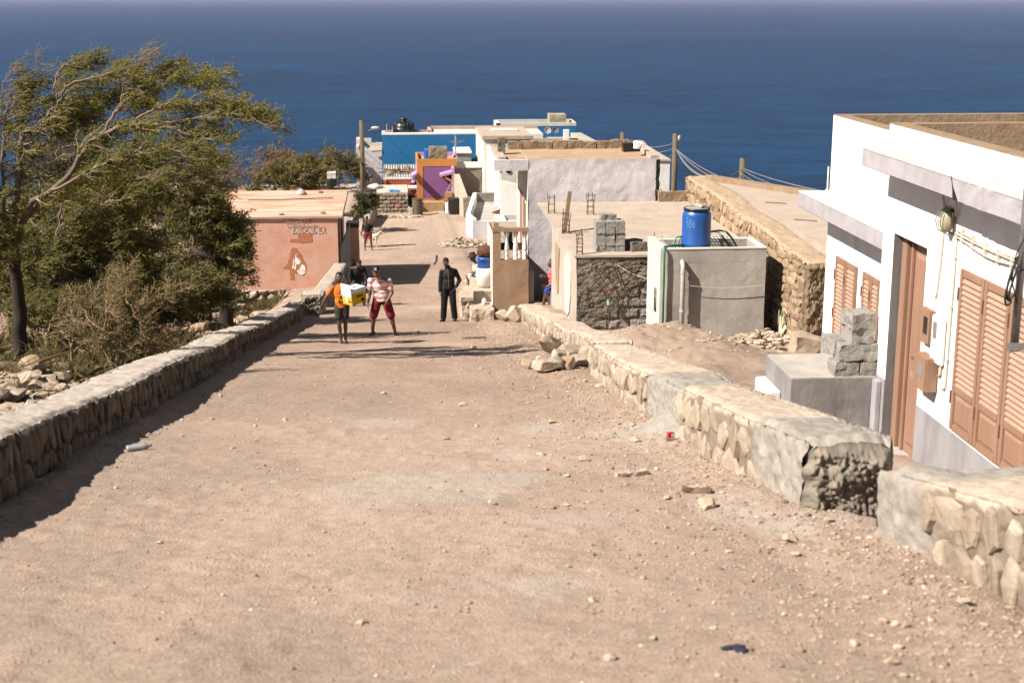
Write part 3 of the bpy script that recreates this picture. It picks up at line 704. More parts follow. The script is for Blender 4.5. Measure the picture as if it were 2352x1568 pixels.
def chips(name, label, cx, cy, rx, ry, n, s, seed, h=.18):
    r = np.random.default_rng(seed); mb = MB()
    for i in range(n):
        a, q = r.uniform(0, 6.28), math.sqrt(r.uniform(0, 1)); x = cx + rx * q * math.cos(a); y = cy + ry * q * math.sin(a)
        v, f = rock_verts(seed + i, 1, (1, .7, .35), 5, .8, .1)
        M = np.array(Matrix.Rotation(r.uniform(0, 6), 3, 'Z') @ Matrix.Rotation(r.uniform(-.7, .7), 3, 'X'))
        mb.add((v @ M.T) * s * r.uniform(.6, 1.4) + np.array((x, y, (g1(x, y) if h else float(heap_h(x, y))) + h * (1 - q) ** 1 * r.uniform(.3, 1) + s * .2)), f, np.array((.46, .37, .285)) * r.uniform(.75, 1.2))
    return tag(mb.build(name, ROCKM, loc=(cx, cy, g1(cx, cy))), label, 'rubble', None, 'stuff')
chips('gravel', 'scattered stones lying on the long dirt heap', 5.3, 25.2, 1.5, 3.2, 60, .05, 3100, .0)
chips('rubble', 'spread of broken stone chips between grey tank house and stone wall', 6.9, 25.8, .75, 1.3, 260, .10, 900, .25)
chips('rubble', 'low heap of broken brown roof tiles and stones by the white terrace', 2.95, 62.4, 1.05, 1.8, 150, .14, 1300, .35)
chips('rubble', 'scatter of small stones along the foot of the rough block wall', 0.2, 77.6, 1.4, .7, 110, .14, 1700, .08)
# ================================================================== white house at the right
HX = 5.2
wh = thing('white_house', 'bright white house with brown shutters and lilac eaves on the right', 'house', (HX, 12.5, -4.7))
def PW(u, v, w): return (HX + w, u, v)      # u = y, v = z
def white_house():
    yF, yN, yM = 17.73, 3.0, 14.66           # far end, out of frame near end, joint: the far part stands back
    XF = 5.55
    m = MB()
    # upper white facade with door and window openings (shutters cover the windows)
    us = [yN, 13.38, 14.32, yM]; vs = [-4.02, -2.43, -1.72]
    for i in range(3):
        for j in range(2):
            if (i, j) == (1, 0): continue
            a, b = us[i], us[i + 1]
            k = max(1, int((b - a) / .5)); l = 3
            yy = np.linspace(a, b, k + 1); zz = np.linspace(vs[j], vs[j + 1], l + 1)
            Yg, Zg = np.meshgrid(yy, zz, indexing='ij'); m.grid(np.stack([Yg * 0 + HX, Yg, Zg], -1))
    m.quad((HX, yN, -1.72), (HX, yM, -1.72), (HX, yM, -1.33), (HX, yN, -1.33))
    m.quad((XF, yM, -6), (XF, yF, -6), (XF, yF, -1.495), (XF, yM, -1.495)); m.quad((HX, yM, -6), (HX, yM, -1.33), (XF + .3, yM, -1.33), (XF + .3, yM, -6))
    # far end wall and hidden back
    m.quad((XF, yF, -6), (XF, yF, -1.495), (15, yF, -1.495), (15, yF, -6))
    m.quad((15, yN, -6), (15, yF, -6), (15, yF, -1.495), (15, yN, -1.495))
    m.build('wall', WHITE, wh, normals=False)
    d = MB()
    for a, b in ((yN, 13.38), (14.32, yM)): d.quad((HX - .006, a, -6), (HX - .006, b, -6), (HX - .006, b, -4.02), (HX - .006, a, -4.02))
    for a in (13.38, 14.32): d.quad((HX - .006, a, -6), (HX - .006, a, -4.02), (HX + .002, a, -4.02), (HX + .002, a, -6))
    d.quad((HX - .006, yN, -4.02), (HX - .006, 13.38, -4.02), (HX, 13.38, -4.02), (HX, yN, -4.02)); d.quad((HX - .006, 14.32, -4.02), (HX - .006, yM, -4.02), (HX, yM, -4.02), (HX, 14.32, -4.02)); d.quad((XF - .006, yM, -6), (XF - .006, yF, -6), (XF - .006, yF, -4.29), (XF - .006, yM, -4.29))
    d.build('painted_base', DADO, wh)
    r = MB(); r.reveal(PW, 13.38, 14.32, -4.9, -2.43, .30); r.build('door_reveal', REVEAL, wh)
    # parapets and roofs
    p = MB()
    p.box(HX + .001, HX + .17, yN, yM - .001, -1.33, -1.315)                       # brown cap of the near parapet
    p.box(HX + .17, HX + .172, yN, yM - .17, -1.76, -1.317)
    p.box(HX + .171, 15, yM - .17, yM - .001, -1.76, -1.318)                       # cross parapet
    p.box(XF + .001, XF + .17, yM + .001, yF - .17, -1.495, -1.483); p.box(XF + .17, XF + .172, yM, yF - .17, -1.9, -1.484)
    p.box(XF + .001, 15, yF - .17, yF - .001, -1.95, -1.481)
    p.build('parapet', PARA, wh)
    f = MB(); f.box(HX + .17, 15, yN, yM - .17, -1.95, -1.74); f.box(XF + .17, 15, yM, yF - .17, -2.05, -1.86); f.build('roof', CONC, wh)
    e = MB(); e.box(4.85, HX - .002, yN, 14.46, -1.74, -1.56)
    ev = e.build('eave', LILAC, wh, bevel=.008)
    t = MB(); t.box(4.85, HX - .002, yN, 14.455, -1.559, -1.553); t.build('eave_top', mat('stained_white_ledge', (.72, .68, .62), (.5, .43, .33), var=.7, scale=3, bump=.3), ev)
    ck = MB(); ck.prism([(4.848, 12.06, -1.553), (4.848, 12.02, -1.6), (4.848, 12.0, -1.66), (4.848, 11.98, -1.745), (4.848, 11.86, -1.745), (4.848, 11.93, -1.68), (4.848, 11.99, -1.63), (4.848, 12.035, -1.553)], (.01, 0, 0)); ck.build('chipped_corner', DARKIN, ev)
    rg = MB(); rg.gbox(4.838, 4.852, yN, 11.84, -1.742, -1.565, cell=.06, amp=.008, freq=14, seed=3); rg.build('rough_patch', LILAC, ev)
    e2 = MB(); e2.box(5.205, XF - .002, yM + .002, 17.95, -2.68, -2.485); ev2 = e2.build('eave', LILAC, wh, bevel=.008)
    t = MB(); t.box(5.205, XF - .002, yM + .004, 17.945, -2.484, -2.478); t.build('eave_top', WHITE, ev2)
white_house()

def louvre_leaf(parent, ya, yb, z0, z1, split=.74, name='shutter', HX=5.2):
    """one shutter leaf on the facade; ya<yb; slats above, a raised panel below"""
    x = HX - .035; fr = .065
    m = MB()
    zl = z0 + (z1 - z0) * (1 - split)
    m.box(x, HX - .004, ya, ya + fr, z0, z1); m.box(x, HX - .004, yb - fr, yb, z0, z1)
    m.box(x, HX - .004, ya + fr, yb - fr, z1 - fr * 1.1, z1); m.box(x, HX - .004, ya + fr, yb - fr, z0, z0 + fr * .9); 
    if split < 1: m.box(x, HX - .004, ya + fr, yb - fr, zl - fr * .5, zl + fr * .5)
    o = m.build(name, BROWN, parent, bevel=.006)
    s = MB(); n = int(round((z1 - fr - zl - fr * .5) / .052)); zz = np.linspace(zl + fr * .5, z1 - fr * 1.1, n + 1)
    for i in range(n):
        a, b = zz[i] - .004, zz[i + 1] + .006
        s.hexa([(HX - .008, ya + fr, b - .012), (HX - .008, yb - fr, b - .012), (HX - .034, yb - fr, a), (HX - .034, ya + fr, a), (HX - .004, ya + fr, b), (HX - .004, yb - fr, b), (HX - .036, yb - fr, a + .012), (HX - .036, ya + fr, a + .012)])
    s.quad((HX - .006, ya + fr, zl), (HX - .006, yb - fr, zl), (HX - .006, yb - fr, z1 - fr), (HX - .006, ya + fr, z1 - fr))
    s.build('slats', LOUVRE, o)
    if split < 1:
        q = MB(); a, b, c, d = ya + fr, yb - fr, z0 + fr * .9, zl - fr * .5
        q.box(HX - .018, HX - .004, a, b, c, d)
        i0 = .045
        q.hexa([(HX - .018, a + .02, c + .02), (HX - .018, a + .02, d - .02), (HX - .018, b - .02, d - .02), (HX - .018, b - .02, c + .02), (HX - .034, a + i0, c + i0), (HX - .034, a + i0, d - i0), (HX - .034, b - i0, d - i0), (HX - .034, b - i0, c + i0)])
        q.build('raised_panel', BROWN, o, bevel=.003)
    h = MB(); h.box(HX - .045, HX - .03, yb - .012, yb + .008, z1 - .30, z1 - .18); h.box(HX - .045, HX - .03, yb - .012, yb + .008, z0 + .25, z0 + .37); h.build('hinge', RUST, o)
    return o
ye = [12.46, 11.90, 11.36, 10.82, 10.28, 9.74]
for a, b in zip(ye[1:], ye[:-1]): louvre_leaf(wh, a + .006, b - .006, -3.98, -2.45)
for a, b in ((16.44, 17.23), (15.58, 16.18)):
    c = (a + b) / 2
    louvre_leaf(wh, a, c - .003, -4.24, -3.20, 1.0, HX=5.55); louvre_leaf(wh, c + .003, b, -4.24, -3.20, 1.0, HX=5.55)

def door():
    x = HX + .14
    m = MB(); m.box(x, x + .05, 13.40, 14.30, -4.72, -2.44)
    o = m.build('door', BROWN, wh, bevel=.004)
    f = MB(); f.box(x - .05, x - .001, 14.16, 14.31, -4.72, -2.44); f.box(x - .03, x - .001, 14.04, 14.10, -4.72, -2.5); f.box(x - .05, x - .001, 13.385, 13.43, -4.72, -2.44); f.build('door_frame', BROWN, o, bevel=.006)
    p = MB()
    for z0, z1 in ((-4.62, -3.82), (-3.70, -2.58)):
        a, b = 13.50, 13.98
        p.hexa([(x, a, z0), (x, a, z1), (x, b, z1), (x, b, z0), (x - .02, a + .05, z0 + .05), (x - .02, a + .05, z1 - .05), (x - .02, b - .05, z1 - .05), (x - .02, b - .05, z0 + .05)])
    p.build('door_panel', BROWN, o, bevel=.003)
    s = MB(); s.box(4.9, HX + .3, 13.38, 14.32, -4.95, -4.72); s.build('door_step', CONC, wh, bevel=.01)
door()

def meters():
    def bx(name, y0, y1, z0, z1, d, mt, w0, w1, wz0, wz1, wm):
        m = MB(); m.box(HX - d, HX - .003, y0, y1, z0, z1); o = m.build(name, mt, wh, bevel=.012)
        q = MB(); q.box(HX - d - .004, HX - d + .003, w0, w1, wz0, wz1); q.build('meter_window', wm, o)
    bx('meter_box', 13.03, 13.27, -3.33, -2.98, .06, BROWN, 13.09, 13.19, -3.23, -3.06, METER)
    bx('meter_box', 12.74, 13.01, -3.46, -3.0, .05, WHITE, 12.87, 12.96, -3.22, -3.06, METERG)
    bx('meter_box', 12.87, 13.20, -3.76, -3.42, .13, BROWN, 12.96, 13.10, -3.63, -3.5, METERG)
meters()

def conduits():
    def run(pts, r=.009):
        m = MB(); m.tube(pts, r, 8)
        o = m.build('conduit', PVC, wh, smooth=True)
        pts = np.array(pts); L = np.linalg.norm(np.diff(pts, axis=0), axis=1); 
        for i in range(len(pts) - 1):
            k = int(L[i] / .33)
            for j in range(k):
                p = pts[i] + (pts[i + 1] - pts[i]) * (j + .5) / k; c = MB(); c.box(p[0] - .014, HX - .002, p[1] - .016, p[1] + .016, p[2] - .014, p[2] + .014); c.build('clip', PVC, o)
    x = HX - .016
    run([(x, 12.98, -1.95), (x, 12.97, -2.3), (x, 13.0, -2.6), (x, 13.03, -2.78), (x, 13.035, -2.86)])
    run([(x, 12.65, -2.16), (x, 12.64, -2.6), (x, 12.645, -3.1), (x, 12.65, -3.62), (x, 12.67, -3.66), (x, 12.76, -3.67)])
    run([(x, 12.80, -3.0), (x, 12.79, -3.55), (x, 12.84, -3.58)], .014)
    for dz, sg in ((0, .03), (-.035, .012), (-.07, .05)):
        ys = np.linspace(12.66, 9.6, 26); run([(x - .012 * (dz < -.03), y, -2.13 + dz * .8 - sg * .5 * (1 - math.cos((12.66 - y) * 4)) - .012 * (12.66 - y)) for y in ys], .008)
    for y, z in ((12.50, -2.13), (12.26, -2.15), (11.98, -2.17), (11.70, -2.18), (11.42, -2.19)):
        m = MB(); m.box(HX - .034, HX - .003, y - .012, y + .012, z - .085, z + .035); m.build('bracket', PVC, wh, bevel=.004)
    m = MB(); m.tube([(HX - .02, 12.97, -1.97), (HX - .05, 12.96, -1.85), (HX - .06, 12.9, -1.77), (HX - .05, 12.82, -1.76)], .014, 8); m.tube([(HX - .03, 12.66, -2.0), (HX - .05, 12.64, -1.86), (HX - .05, 12.7, -1.76)], .012, 8); m.build('cable_loop', PVC, wh, smooth=True)
conduits()

def wall_lamp():
    c = np.array((HX - .07, 12.78, -2.06))
    t = thing('wall_lamp', 'oval dusty bulkhead lamp under the lilac eave of the white house', 'lamp', (HX, 12.78, -2.06))
    m = MB(); prof = [(0, -.075), (.06, -.07), (.10, -.045), (.115, 0), (.11, .03), (.09, .05), (0, .052)]
    m.lathe(prof, 24, (0, 0, 0)); v = m.v[0]; v2 = np.stack([v[:, 2] * .7, v[:, 0] * .66, v[:, 1] * 1.0], -1); m.v[0] = v2 + c
    m.build('lamp_glass', GLASSL, t, smooth=True)
    b = MB(); b.box(HX - .045, HX - .002, 12.70, 12.86, -2.18, -1.95); b.build('back_plate', PVC, t, bevel=.03)
    h = MB()
    for k in (-1, 0, 1): h.tube([(HX - .03, 12.78 + k * .05, -1.93), (HX - .13, 12.78 + k * .05, -1.98), (HX - .155, 12.78 + k * .05, -2.06), (HX - .13, 12.78 + k * .05, -2.15), (HX - .03, 12.78 + k * .05, -2.2)], .005, 6)
    h.build('wire_guard', GALV, t)
wall_lamp()

def bracket_pole():
    y = 10.35; x = float(onY(2338, 700, y)[0])
    t = thing('service_mast', 'grey galvanised service pole clamped in front of the brown shutters', 'pole', (x, y, -3.05))
    zb = float(onY(2332, 800, y)[2])
    m = MB(); m.tube([(x, y, zb), (x, y, -.3)], .031, 16); m.build('pole', GALV, t, smooth=True)
    b = MB(); b.box(x - .075, x + .09, y - .045, y - .035, zb - .005, zb + .055); b.box(x + .02, HX, y - .02, y + .02, zb + .005, zb + .03); b.lathe([(.0, -.02), (.045, -.015), (.055, .0), (.04, .012), (0, .012)], 14, (x, y, zb)); b.build('foot_bracket', GALV, t)
    c = MB(); z2 = float(onY(2338, 655, y)[2]); c.lathe([(.034, -.02), (.045, -.02), (.045, .02), (.034, .02)], 14, (x, y, z2 + .1)); c.box(x + .04, HX, y - .015, y + .015, z2 + .085, z2 + .115); c.build('clamp', GALV, t)
    k = MB()
    for i, (a, bb) in enumerate(((.10, .17), (.12, .20), (.085, .15))):
        an = np.linspace(.4, 5.6, 26); k.tube(np.stack([x - .055 - a * .55 * (1 - np.cos(an * .9)) * .6, y - .05 - .012 * i + .0 * an, z2 + .06 + bb * np.cos(an * .62 + .2 * i)], -1), .0085, 6)
    k.tube([(x - .03, y - .06, z2 - .14), (x - .09, y - .05, z2 + .05), (x - .07, y - .05, z2 + .25), (x + .0, y - .05, z2 + .42), (x + .1, y - .03, z2 + .5)], .006, 6)
    k.build('cable_coil', CABLEB, t, smooth=True)
bracket_pole()

def porch():
    t = thing('porch', 'raised grey cement porch with side steps before the white house door', 'porch', (4.7, 15.0, -4.9))
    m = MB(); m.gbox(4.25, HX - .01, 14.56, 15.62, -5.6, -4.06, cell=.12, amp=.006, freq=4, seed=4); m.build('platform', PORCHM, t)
    a = MB(); a.gbox(4.255, HX - .012, 14.565, 15.615, -4.062, -4.045, cell=.12, amp=.004, freq=5, seed=6); a.build('platform_top', CONC, t)
    s = MB(); s.box(4.12, 4.249, 14.95, 15.6, -5.6, -4.30); s.box(3.99, 4.119, 14.98, 15.58, -5.6, -4.52); s.build('step', WHITE, t, bevel=.012)
    c = MB(); c.box(HX - .06, HX - .008, 14.40, 14.555, -5.2, -4.06); c.build('edge_strip', LILAC, t, bevel=.006)
porch()

def conc_block(name, label, cx, cy, z, L=.42, W=.2, H=.19, rot=0, seed=0, mt=None, group=None, broken=False, amp=.012):
    m = MB(); m.gbox(-L / 2, L / 2, -W / 2, W / 2, 0, H, cell=.035, amp=amp, freq=9, seed=seed)
    o = m.build(name, mt or BLOCK, loc=(0, 0, 0), smooth=False)
    o.location = (cx, cy, z); o.rotation_euler = (0, 0, rot)
    return tag(o, label, 'block', group)
zt = -4.045
gp = 'concrete blocks piled on the porch'
bx = lambda px, y: float(onY(px, 840, y)[0])
B0 = [('half concrete block at the lower left of the porch pile', bx(1943, 14.6), 14.68, zt, .27, .2, .165, .06), ('broken brown block at the lower right of the porch pile', bx(1995, 14.6), 14.68, zt, .20, .2, .15, -.05),
      ('small pale block jutting out left in the middle of the porch pile', bx(1921, 14.9), 14.95, zt + .165, .19, .36, .19, .1), ('long concrete block lying across the porch pile', bx(1972, 14.6), 14.68, zt + .168, .43, .2, .18, .03),
      ('squarish block second from the top of the porch pile', bx(1966, 14.75), 14.78, zt + .352, .25, .36, .17, .08), ('topmost rough block of the porch pile', bx(1964, 14.75), 14.76, zt + .525, .27, .32, .16, .15)]
for i, (l, x, y, z, L, W, H, r) in enumerate(B0): conc_block('concrete_block', l, x, y, z, L, W, H, r, 50 + i, BLOCK, gp, amp=.016)

# ================================================================== stone retaining wall and flat roof at the right
def stone_retaining():
    x0, x1 = 7.95, 8.5
    masonry_wall('stone_wall', 'tall rough brown stone wall beside the grey tank house', 26.75, 38.3, lambda y: 7.95 + .02 * np.sin(y * .8), lambda y: 8.55 + .03 * np.sin(y * .8), None, -1, 83, cs=.36, ct=.26, amp=.085, ds=.03, jw=.16,
                 stone=((.36, .245, .155), (.46, .335, .225)), mortar=(.11, .075, .05), cap=(.46, .34, .235), endc=(.25, .18, .115), top=lambda y: -5.06 + .0215 * (y - 26.7) + .03 * np.sin(y * 1.3))
stone_retaining()
# faded painted plaster patches with old numbers on the stone wall
def wall_marks():
    o = [q for q in bpy.data.objects if q.name.startswith('stone_wall')][0]
    m = MB(); r = np.random.default_rng(3)
    for (px, py, w, h) in ((1778, 728, 14, 34), (1792, 745, 22, 46), (1815, 790, 12, 50), (1760, 610, 6, 40)):
        p = onX(px, py, 7.885); k = np.linalg.norm(p) / F
        n = 12; ang = np.linspace(0, 6.28, n, endpoint=False); rr = 1 + .25 * r.normal(size=n)
        m.prism([(7.885, p[1] + w * k * 1.6 * math.cos(a) * q, p[2] + h * k * .5 * math.sin(a) * q) for a, q in zip(ang, np.clip(rr, .6, 1.3))], (.03, 0, 0))
    m.build('paint_patch', plain('faded_cream_paint', (.62, .56, .42), (.44, .42, .30), world=True), o)
    g = MB()
    def st(pts, px, py, sc_):
        p0 = onX(px, py, 7.875)
        g.tube([(7.876, p0[1] - a * sc_, p0[2] + b * sc_) for a, b in pts], .018, 5)
    st([(0, .5), (.15, .62), (.3, .5), (.25, .25), (0, 0), (.32, 0)], 1777, 742, .45); st([(.1, 0), (.1, .6), (0, .5)], 1787, 742, .5)
    st([(0, .3), (.1, .6), (.3, .55), (.32, .2), (.15, 0), (.02, .1), (0, .3)], 1794, 750, .6)
    g.build('painted_number', plain('faded_green_paint', (.33, .35, .22)), o)
wall_marks()
def side_roof():
    t = thing('flat_roof_house', 'low house with a bleached flat cement roof behind the stone wall', 'house', (10, 32, -7))
    z = -4.93
    m = MB(); m.prism([(8.56, 24.5, -8), (14, 22, -8), (14, 33, -8), (10.9, 34.3, -8), (8.56, 38.3, -8)], (0, 0, z + 8)); m.build('roof', ROOF, t)
    p = MB()
    def para(a, b, h=.16, w=.2):
        a = np.array(a); b = np.array(b); d = (b - a) / np.linalg.norm(b - a); n = np.array((-d[1], d[0])) * w
        p.hexa([(*a, z - .3), (*(a + n), z - .3), (*(b + n), z - .3), (*b, z - .3), (*a, z + h), (*(a + n), z + h), (*(b + n), z + h), (*b, z + h)])
    para((14, 33.1), (10.85, 34.1)); para((10.85, 34.1), (8.58, 38.1), .15)
    p.build('parapet', PARA, t, bevel=.02)
    s = MB(); q = onZ(1897, 447, z + .16); s.lathe([(.07, 0), (.07, .16), (.045, .2), (.02, .21), (.02, .75), (0, .76)], 12, (q[0], q[1] - .1, z + .1)); s.build('vent_pipe', CREAM, t, smooth=True)
    for i, (px, py, L) in enumerate(((1782, 465, .55), (1850, 505, .6))):
        q = onZ(px, py, z + .02); b = MB(); b.box(q[0] - .25, q[0] + .25, q[1] - .03, q[1] + .03, z, z + .02, rot=-.5); solo(b, 'stick', WOODG, ('thin stick lying on the bleached roof, nearer the back parapet', 'thin stick lying on the bleached roof, nearer the white house')[i], 'stick', 'sticks on the bleached roof')
side_roof()
def small_retaining():
    m = MB()
    m.gbox(7.1, 9.5, 24.2, 24.6, -8, -5.95, cell=.15, amp=.05, freq=3, seed=5, c=(.42, .33, .25))
    m.v[-1][:, 2] -= np.clip(m.v[-1][:, 0] - 7.2, 0, 2) * .28 * (m.v[-1][:, 2] > -7)
    solo(m, 'garden_wall', VCOL, 'low rough wall with sloping top between stone wall and white house', 'wall')
small_retaining()

# ================================================================== unfinished block house
bh = thing('block_house', 'unfinished grey block house with a flat roof and rebar stubs', 'house', (5.7, 34, -7.2))
RZ = -5.48
def block_house():
    x0, x1, y0, y1 = 3.9, 7.9, 30.0, 38.0
    # front wall: rough block courses under dark smeared mortar, as a displaced sheet
    nx, nz = 120, 110
    xs = np.linspace(x0, 5.95, nx); zs = np.linspace(-7.6, RZ - .16, nz)
    X, Z = np.meshgrid(xs, zs, indexing='ij')
    row = np.floor((Z + 7.6) / .235); u = (X + .23 * (row % 2)) / .46; fu = np.abs(u - np.round(u)) * .46; fv = np.abs((Z + 7.6) / .235 - np.round((Z + 7.6) / .235)) * .235
    joint = np.minimum(fu, fv); wob = .03 * fbm(X * 5, Z * 5, 1, 3, 12)
    blk = sm(.02, .055, joint + wob)
    smear = sm(-.15, .35, fbm(X * 1.2, Z * 1.2, 4, 4, 13) + .5 * sm(-6.4, -5.8, Z) + .4 * sm(.35, 0, X - x0))
    Y = y0 - (blk * .03 * (1 - smear) + smear * (.04 + .018 * fbm(X * 9, Z * 14, 2, 4, 14)) + .006 * fbm(X * 25, Z * 25, 2, 3, 15))
    C = np.array((1.05, 1.05, 1.08)) * (.8 + .35 * blk)[..., None] * (1 - .0 * smear)[..., None]
    C = C * (1 - smear[..., None]) + np.array((.98, .93, .84)) * (.75 + .35 * fbm(X * 6, Z * 6, 3, 4, 16))[..., None] * smear[..., None]
    m = MB(); m.grid(np.stack([X, Y, Z], -1), C); m.build('front_wall', CONCD, bh, normals=False)
    # ragged ring beam with a broken out slot
    b = MB(); b.gbox(x0 + .02, x1, y0 - .02, y0 + .3, RZ - .17, RZ - .05, cell=.06, amp=.02, freq=8, seed=21, c=(.7, .62, .55)); b.build('broken_beam', CONCD, bh)
    # left wall, plastered, with peeled patches
    s = MB(); ny, nz2 = 60, 26
    Yg, Zg = np.meshgrid(np.linspace(y0 - .03, 34.9, ny), np.linspace(-8.9, RZ - .05, nz2), indexing='ij')
    s.grid(np.stack([x0 - .008 + .012 * fbm(Yg * 2, Zg * 2, 0, 4, 31), Yg, Zg], -1), flip=False); s.quad((x0, 34.9, -8.9), (x1, 34.9, -8.9), (x1, 34.9, RZ), (x0, 34.9, RZ))
    s.build('side_wall', mat('patchy_grey_plaster', (.49, .435, .385), (.38, .33, .285), scale=2.5, stretch=(1, 1, .35), bump=.4, stain=(.42, .29, .18), samt=.8, sscale=2), bh)
    p = MB()
    p.prism([(x0 - .03, 30.9, -5.95), (x0 - .03, 30.95, -6.6), (x0 - .03, 31.1, -6.98), (x0 - .03, 31.5, -7.15), (x0 - .03, 31.9, -7.0), (x0 - .03, 32.05, -6.4), (x0 - .03, 32.0, -5.85), (x0 - .03, 31.6, -5.7)], (.02, 0, 0))
    p.build('plaster_patch', CREAM, bh)
    p = MB(); p.prism([(x0 - .03, 33.2, -5.9), (x0 - .03, 33.25, -6.9), (x0 - .03, 33.35, -7.05), (x0 - .03, 33.8, -6.7), (x0 - .03, 33.9, -5.85)], (.02, 0, 0))
    p.build('plaster_patch', TANW, bh)
    # slab
    r = MB(); r.gbox(x0 - .06, x1 + .04, y0 - .05, y1, RZ - .05, RZ, cell=.12, amp=.012, freq=3, seed=8); r.build('roof', ROOF, bh)
    q = MB(); q.gbox(7.12, 7.93, 37.8, 38.05, RZ - .02, RZ + .27, cell=.1, amp=.02, freq=6, seed=9); q.build('parapet', PARA, bh)
block_house()

def rebar_cage(name, label, pts, z, h, parent=None, ties=4, lean=0, r=.009, group='rebar stubs on the block roof'):
    m = MB(); rr = np.random.default_rng(int(abs(pts[0][0] * 100)))
    for (x, y) in pts:
        hh = h * rr.uniform(.8, 1.08); m.tube([(x, y, z - .05), (x + lean * .5 + rr.normal() * .01, y, z + hh * .5), (x + lean + rr.normal() * .03, y, z + hh)], r, 5)
    p = np.array(pts)
    if len(pts) > 2:
        for k in range(ties):
            zz = z + h * (.12 + .72 * k / max(1, ties - 1)); c = p.mean(0); off = lean * (zz - z) / h
            ring = [(c[0] + (a[0] - c[0]) * 1.12 + off, c[1] + (a[1] - c[1]) * 1.12, zz + rr.normal() * .01) for a in p]; m.tube(ring + ring[:1], r * .8, 5)
    return solo(m, name, RUST, label, 'rebar', group)
def sq(px, py, z, w=.16): 
    p = onZ(px, py, z); return [(p[0] - w / 2, p[1] - w / 2), (p[0] + w / 2, p[1] - w / 2), (p[0] + w / 2, p[1] + w / 2), (p[0] - w / 2, p[1] + w / 2)]
rebar_cage('rebar_cage', 'tallest rebar cage standing at the white wall on the block roof', sq(1247, 459, RZ, .2), RZ, .98, ties=4)
rebar_cage('rebar_cage', 'rebar cage on the left roof edge behind the leaning post', sq(1267, 490, RZ), RZ, .5, ties=3)
rebar_cage('rebar_cage', 'rebar cage around the foot of the leaning wooden post', sq(1299, 536, RZ, .15), RZ, .55, ties=4)
rebar_cage('rebar_cage', 'narrow rebar cage at the front left corner of the block roof', sq(1331, 584, RZ, .12), RZ, .52, ties=5)
rebar_cage('rebar_cage', 'rebar cage in the middle of the block roof behind the block stack', sq(1356, 493, RZ), RZ, .6, ties=4)
rebar_cage('rebar_stub', 'two thin rebar rods before the white wall, near the wall stains', sq(1317, 460, RZ, .1)[:2], RZ, .45)
rebar_cage('rebar_stub', 'single thin rebar rod before the white wall in mid roof', sq(1339, 460, RZ, .1)[:1], RZ, .42)
rebar_cage('rebar_stub', 'two hooked rebar rods standing left of the blue barrel', [tuple(onZ(1492, 580, RZ)[:2]), tuple(onZ(1508, 580, RZ)[:2])], RZ, .42, lean=.12)
rebar_cage('rebar_stub', 'lone rebar rod near the stone wall at the back of the roof', sq(1523, 460, RZ, .1)[:1], RZ, .35)
def post():
    a = onZ(1296, 534, RZ); m = MB(); b = a + np.array((.17, .35, .92)); d = .045
    m.hexa([(a[0] - d, a[1] - d, RZ), (a[0] + d, a[1] - d, RZ), (a[0] + d, a[1] + d, RZ), (a[0] - d, a[1] + d, RZ), (b[0] - d, b[1] - d, b[2]), (b[0] + d, b[1] - d, b[2]), (b[0] + d, b[1] + d, b[2]), (b[0] - d, b[1] + d, b[2])])
    solo(m, 'wooden_post', WOODG, 'grey wooden post leaning in a rebar cage on the block roof', 'post')
post()
# stack of grey blocks on the roof: 3 wide, 6 high, lying two deep
bs = onZ(1369, 580, RZ); k0 = 22.6 * np.linalg.norm(bs) / F
gb = 'grey blocks stacked on the block roof'
first = None
lab3 = ['left', 'middle', 'right']; lrow = ['bottom', 'second', 'third', 'fourth', 'fifth']
bw, bhh = k0 * .985, .128
for i in range(3):
    for j in range(5):
        x = bs[0] + (i + .5) * k0; z = RZ + .005 + j * (bhh + .006)
        lab = '%s grey block of the %s column in the roof block stack' % (lrow[j] if j < 4 else 'top', lab3[i])
        conc_block('grey_block', lab, x + rnd.uniform(-.006, .006), bs[1] + .25 + rnd.uniform(-.015, .015), z, bw - .008, .42, bhh, rnd.uniform(-.03, .03), 70 + i * 6 + j, BLOCK, gb, amp=.008)
conc_block('grey_block', 'extra grey block lying crosswise on top of the roof block stack', bs[0] + .30, bs[1] + .36, RZ + .005 + 5 * (bhh + .006), .36, .18, .11, .1, 99, BLOCK, gb)
bs2 = onZ(1455, 578, RZ)
conc_block('dark_block', 'dark mossy block right of the grey block stack, front one', onZ(1468, 578, RZ)[0], bs2[1] + .1, RZ, .37, .2, .2, .06, 120, BLOCKD, 'dark blocks on the block roof', amp=.02)
conc_block('dark_block', 'dark mossy block half hidden behind the front dark block', onZ(1461, 578, RZ)[0], bs2[1] + .36, RZ, .37, .2, .21, .05, 121, BLOCKD, 'dark blocks on the block roof', amp=.02)

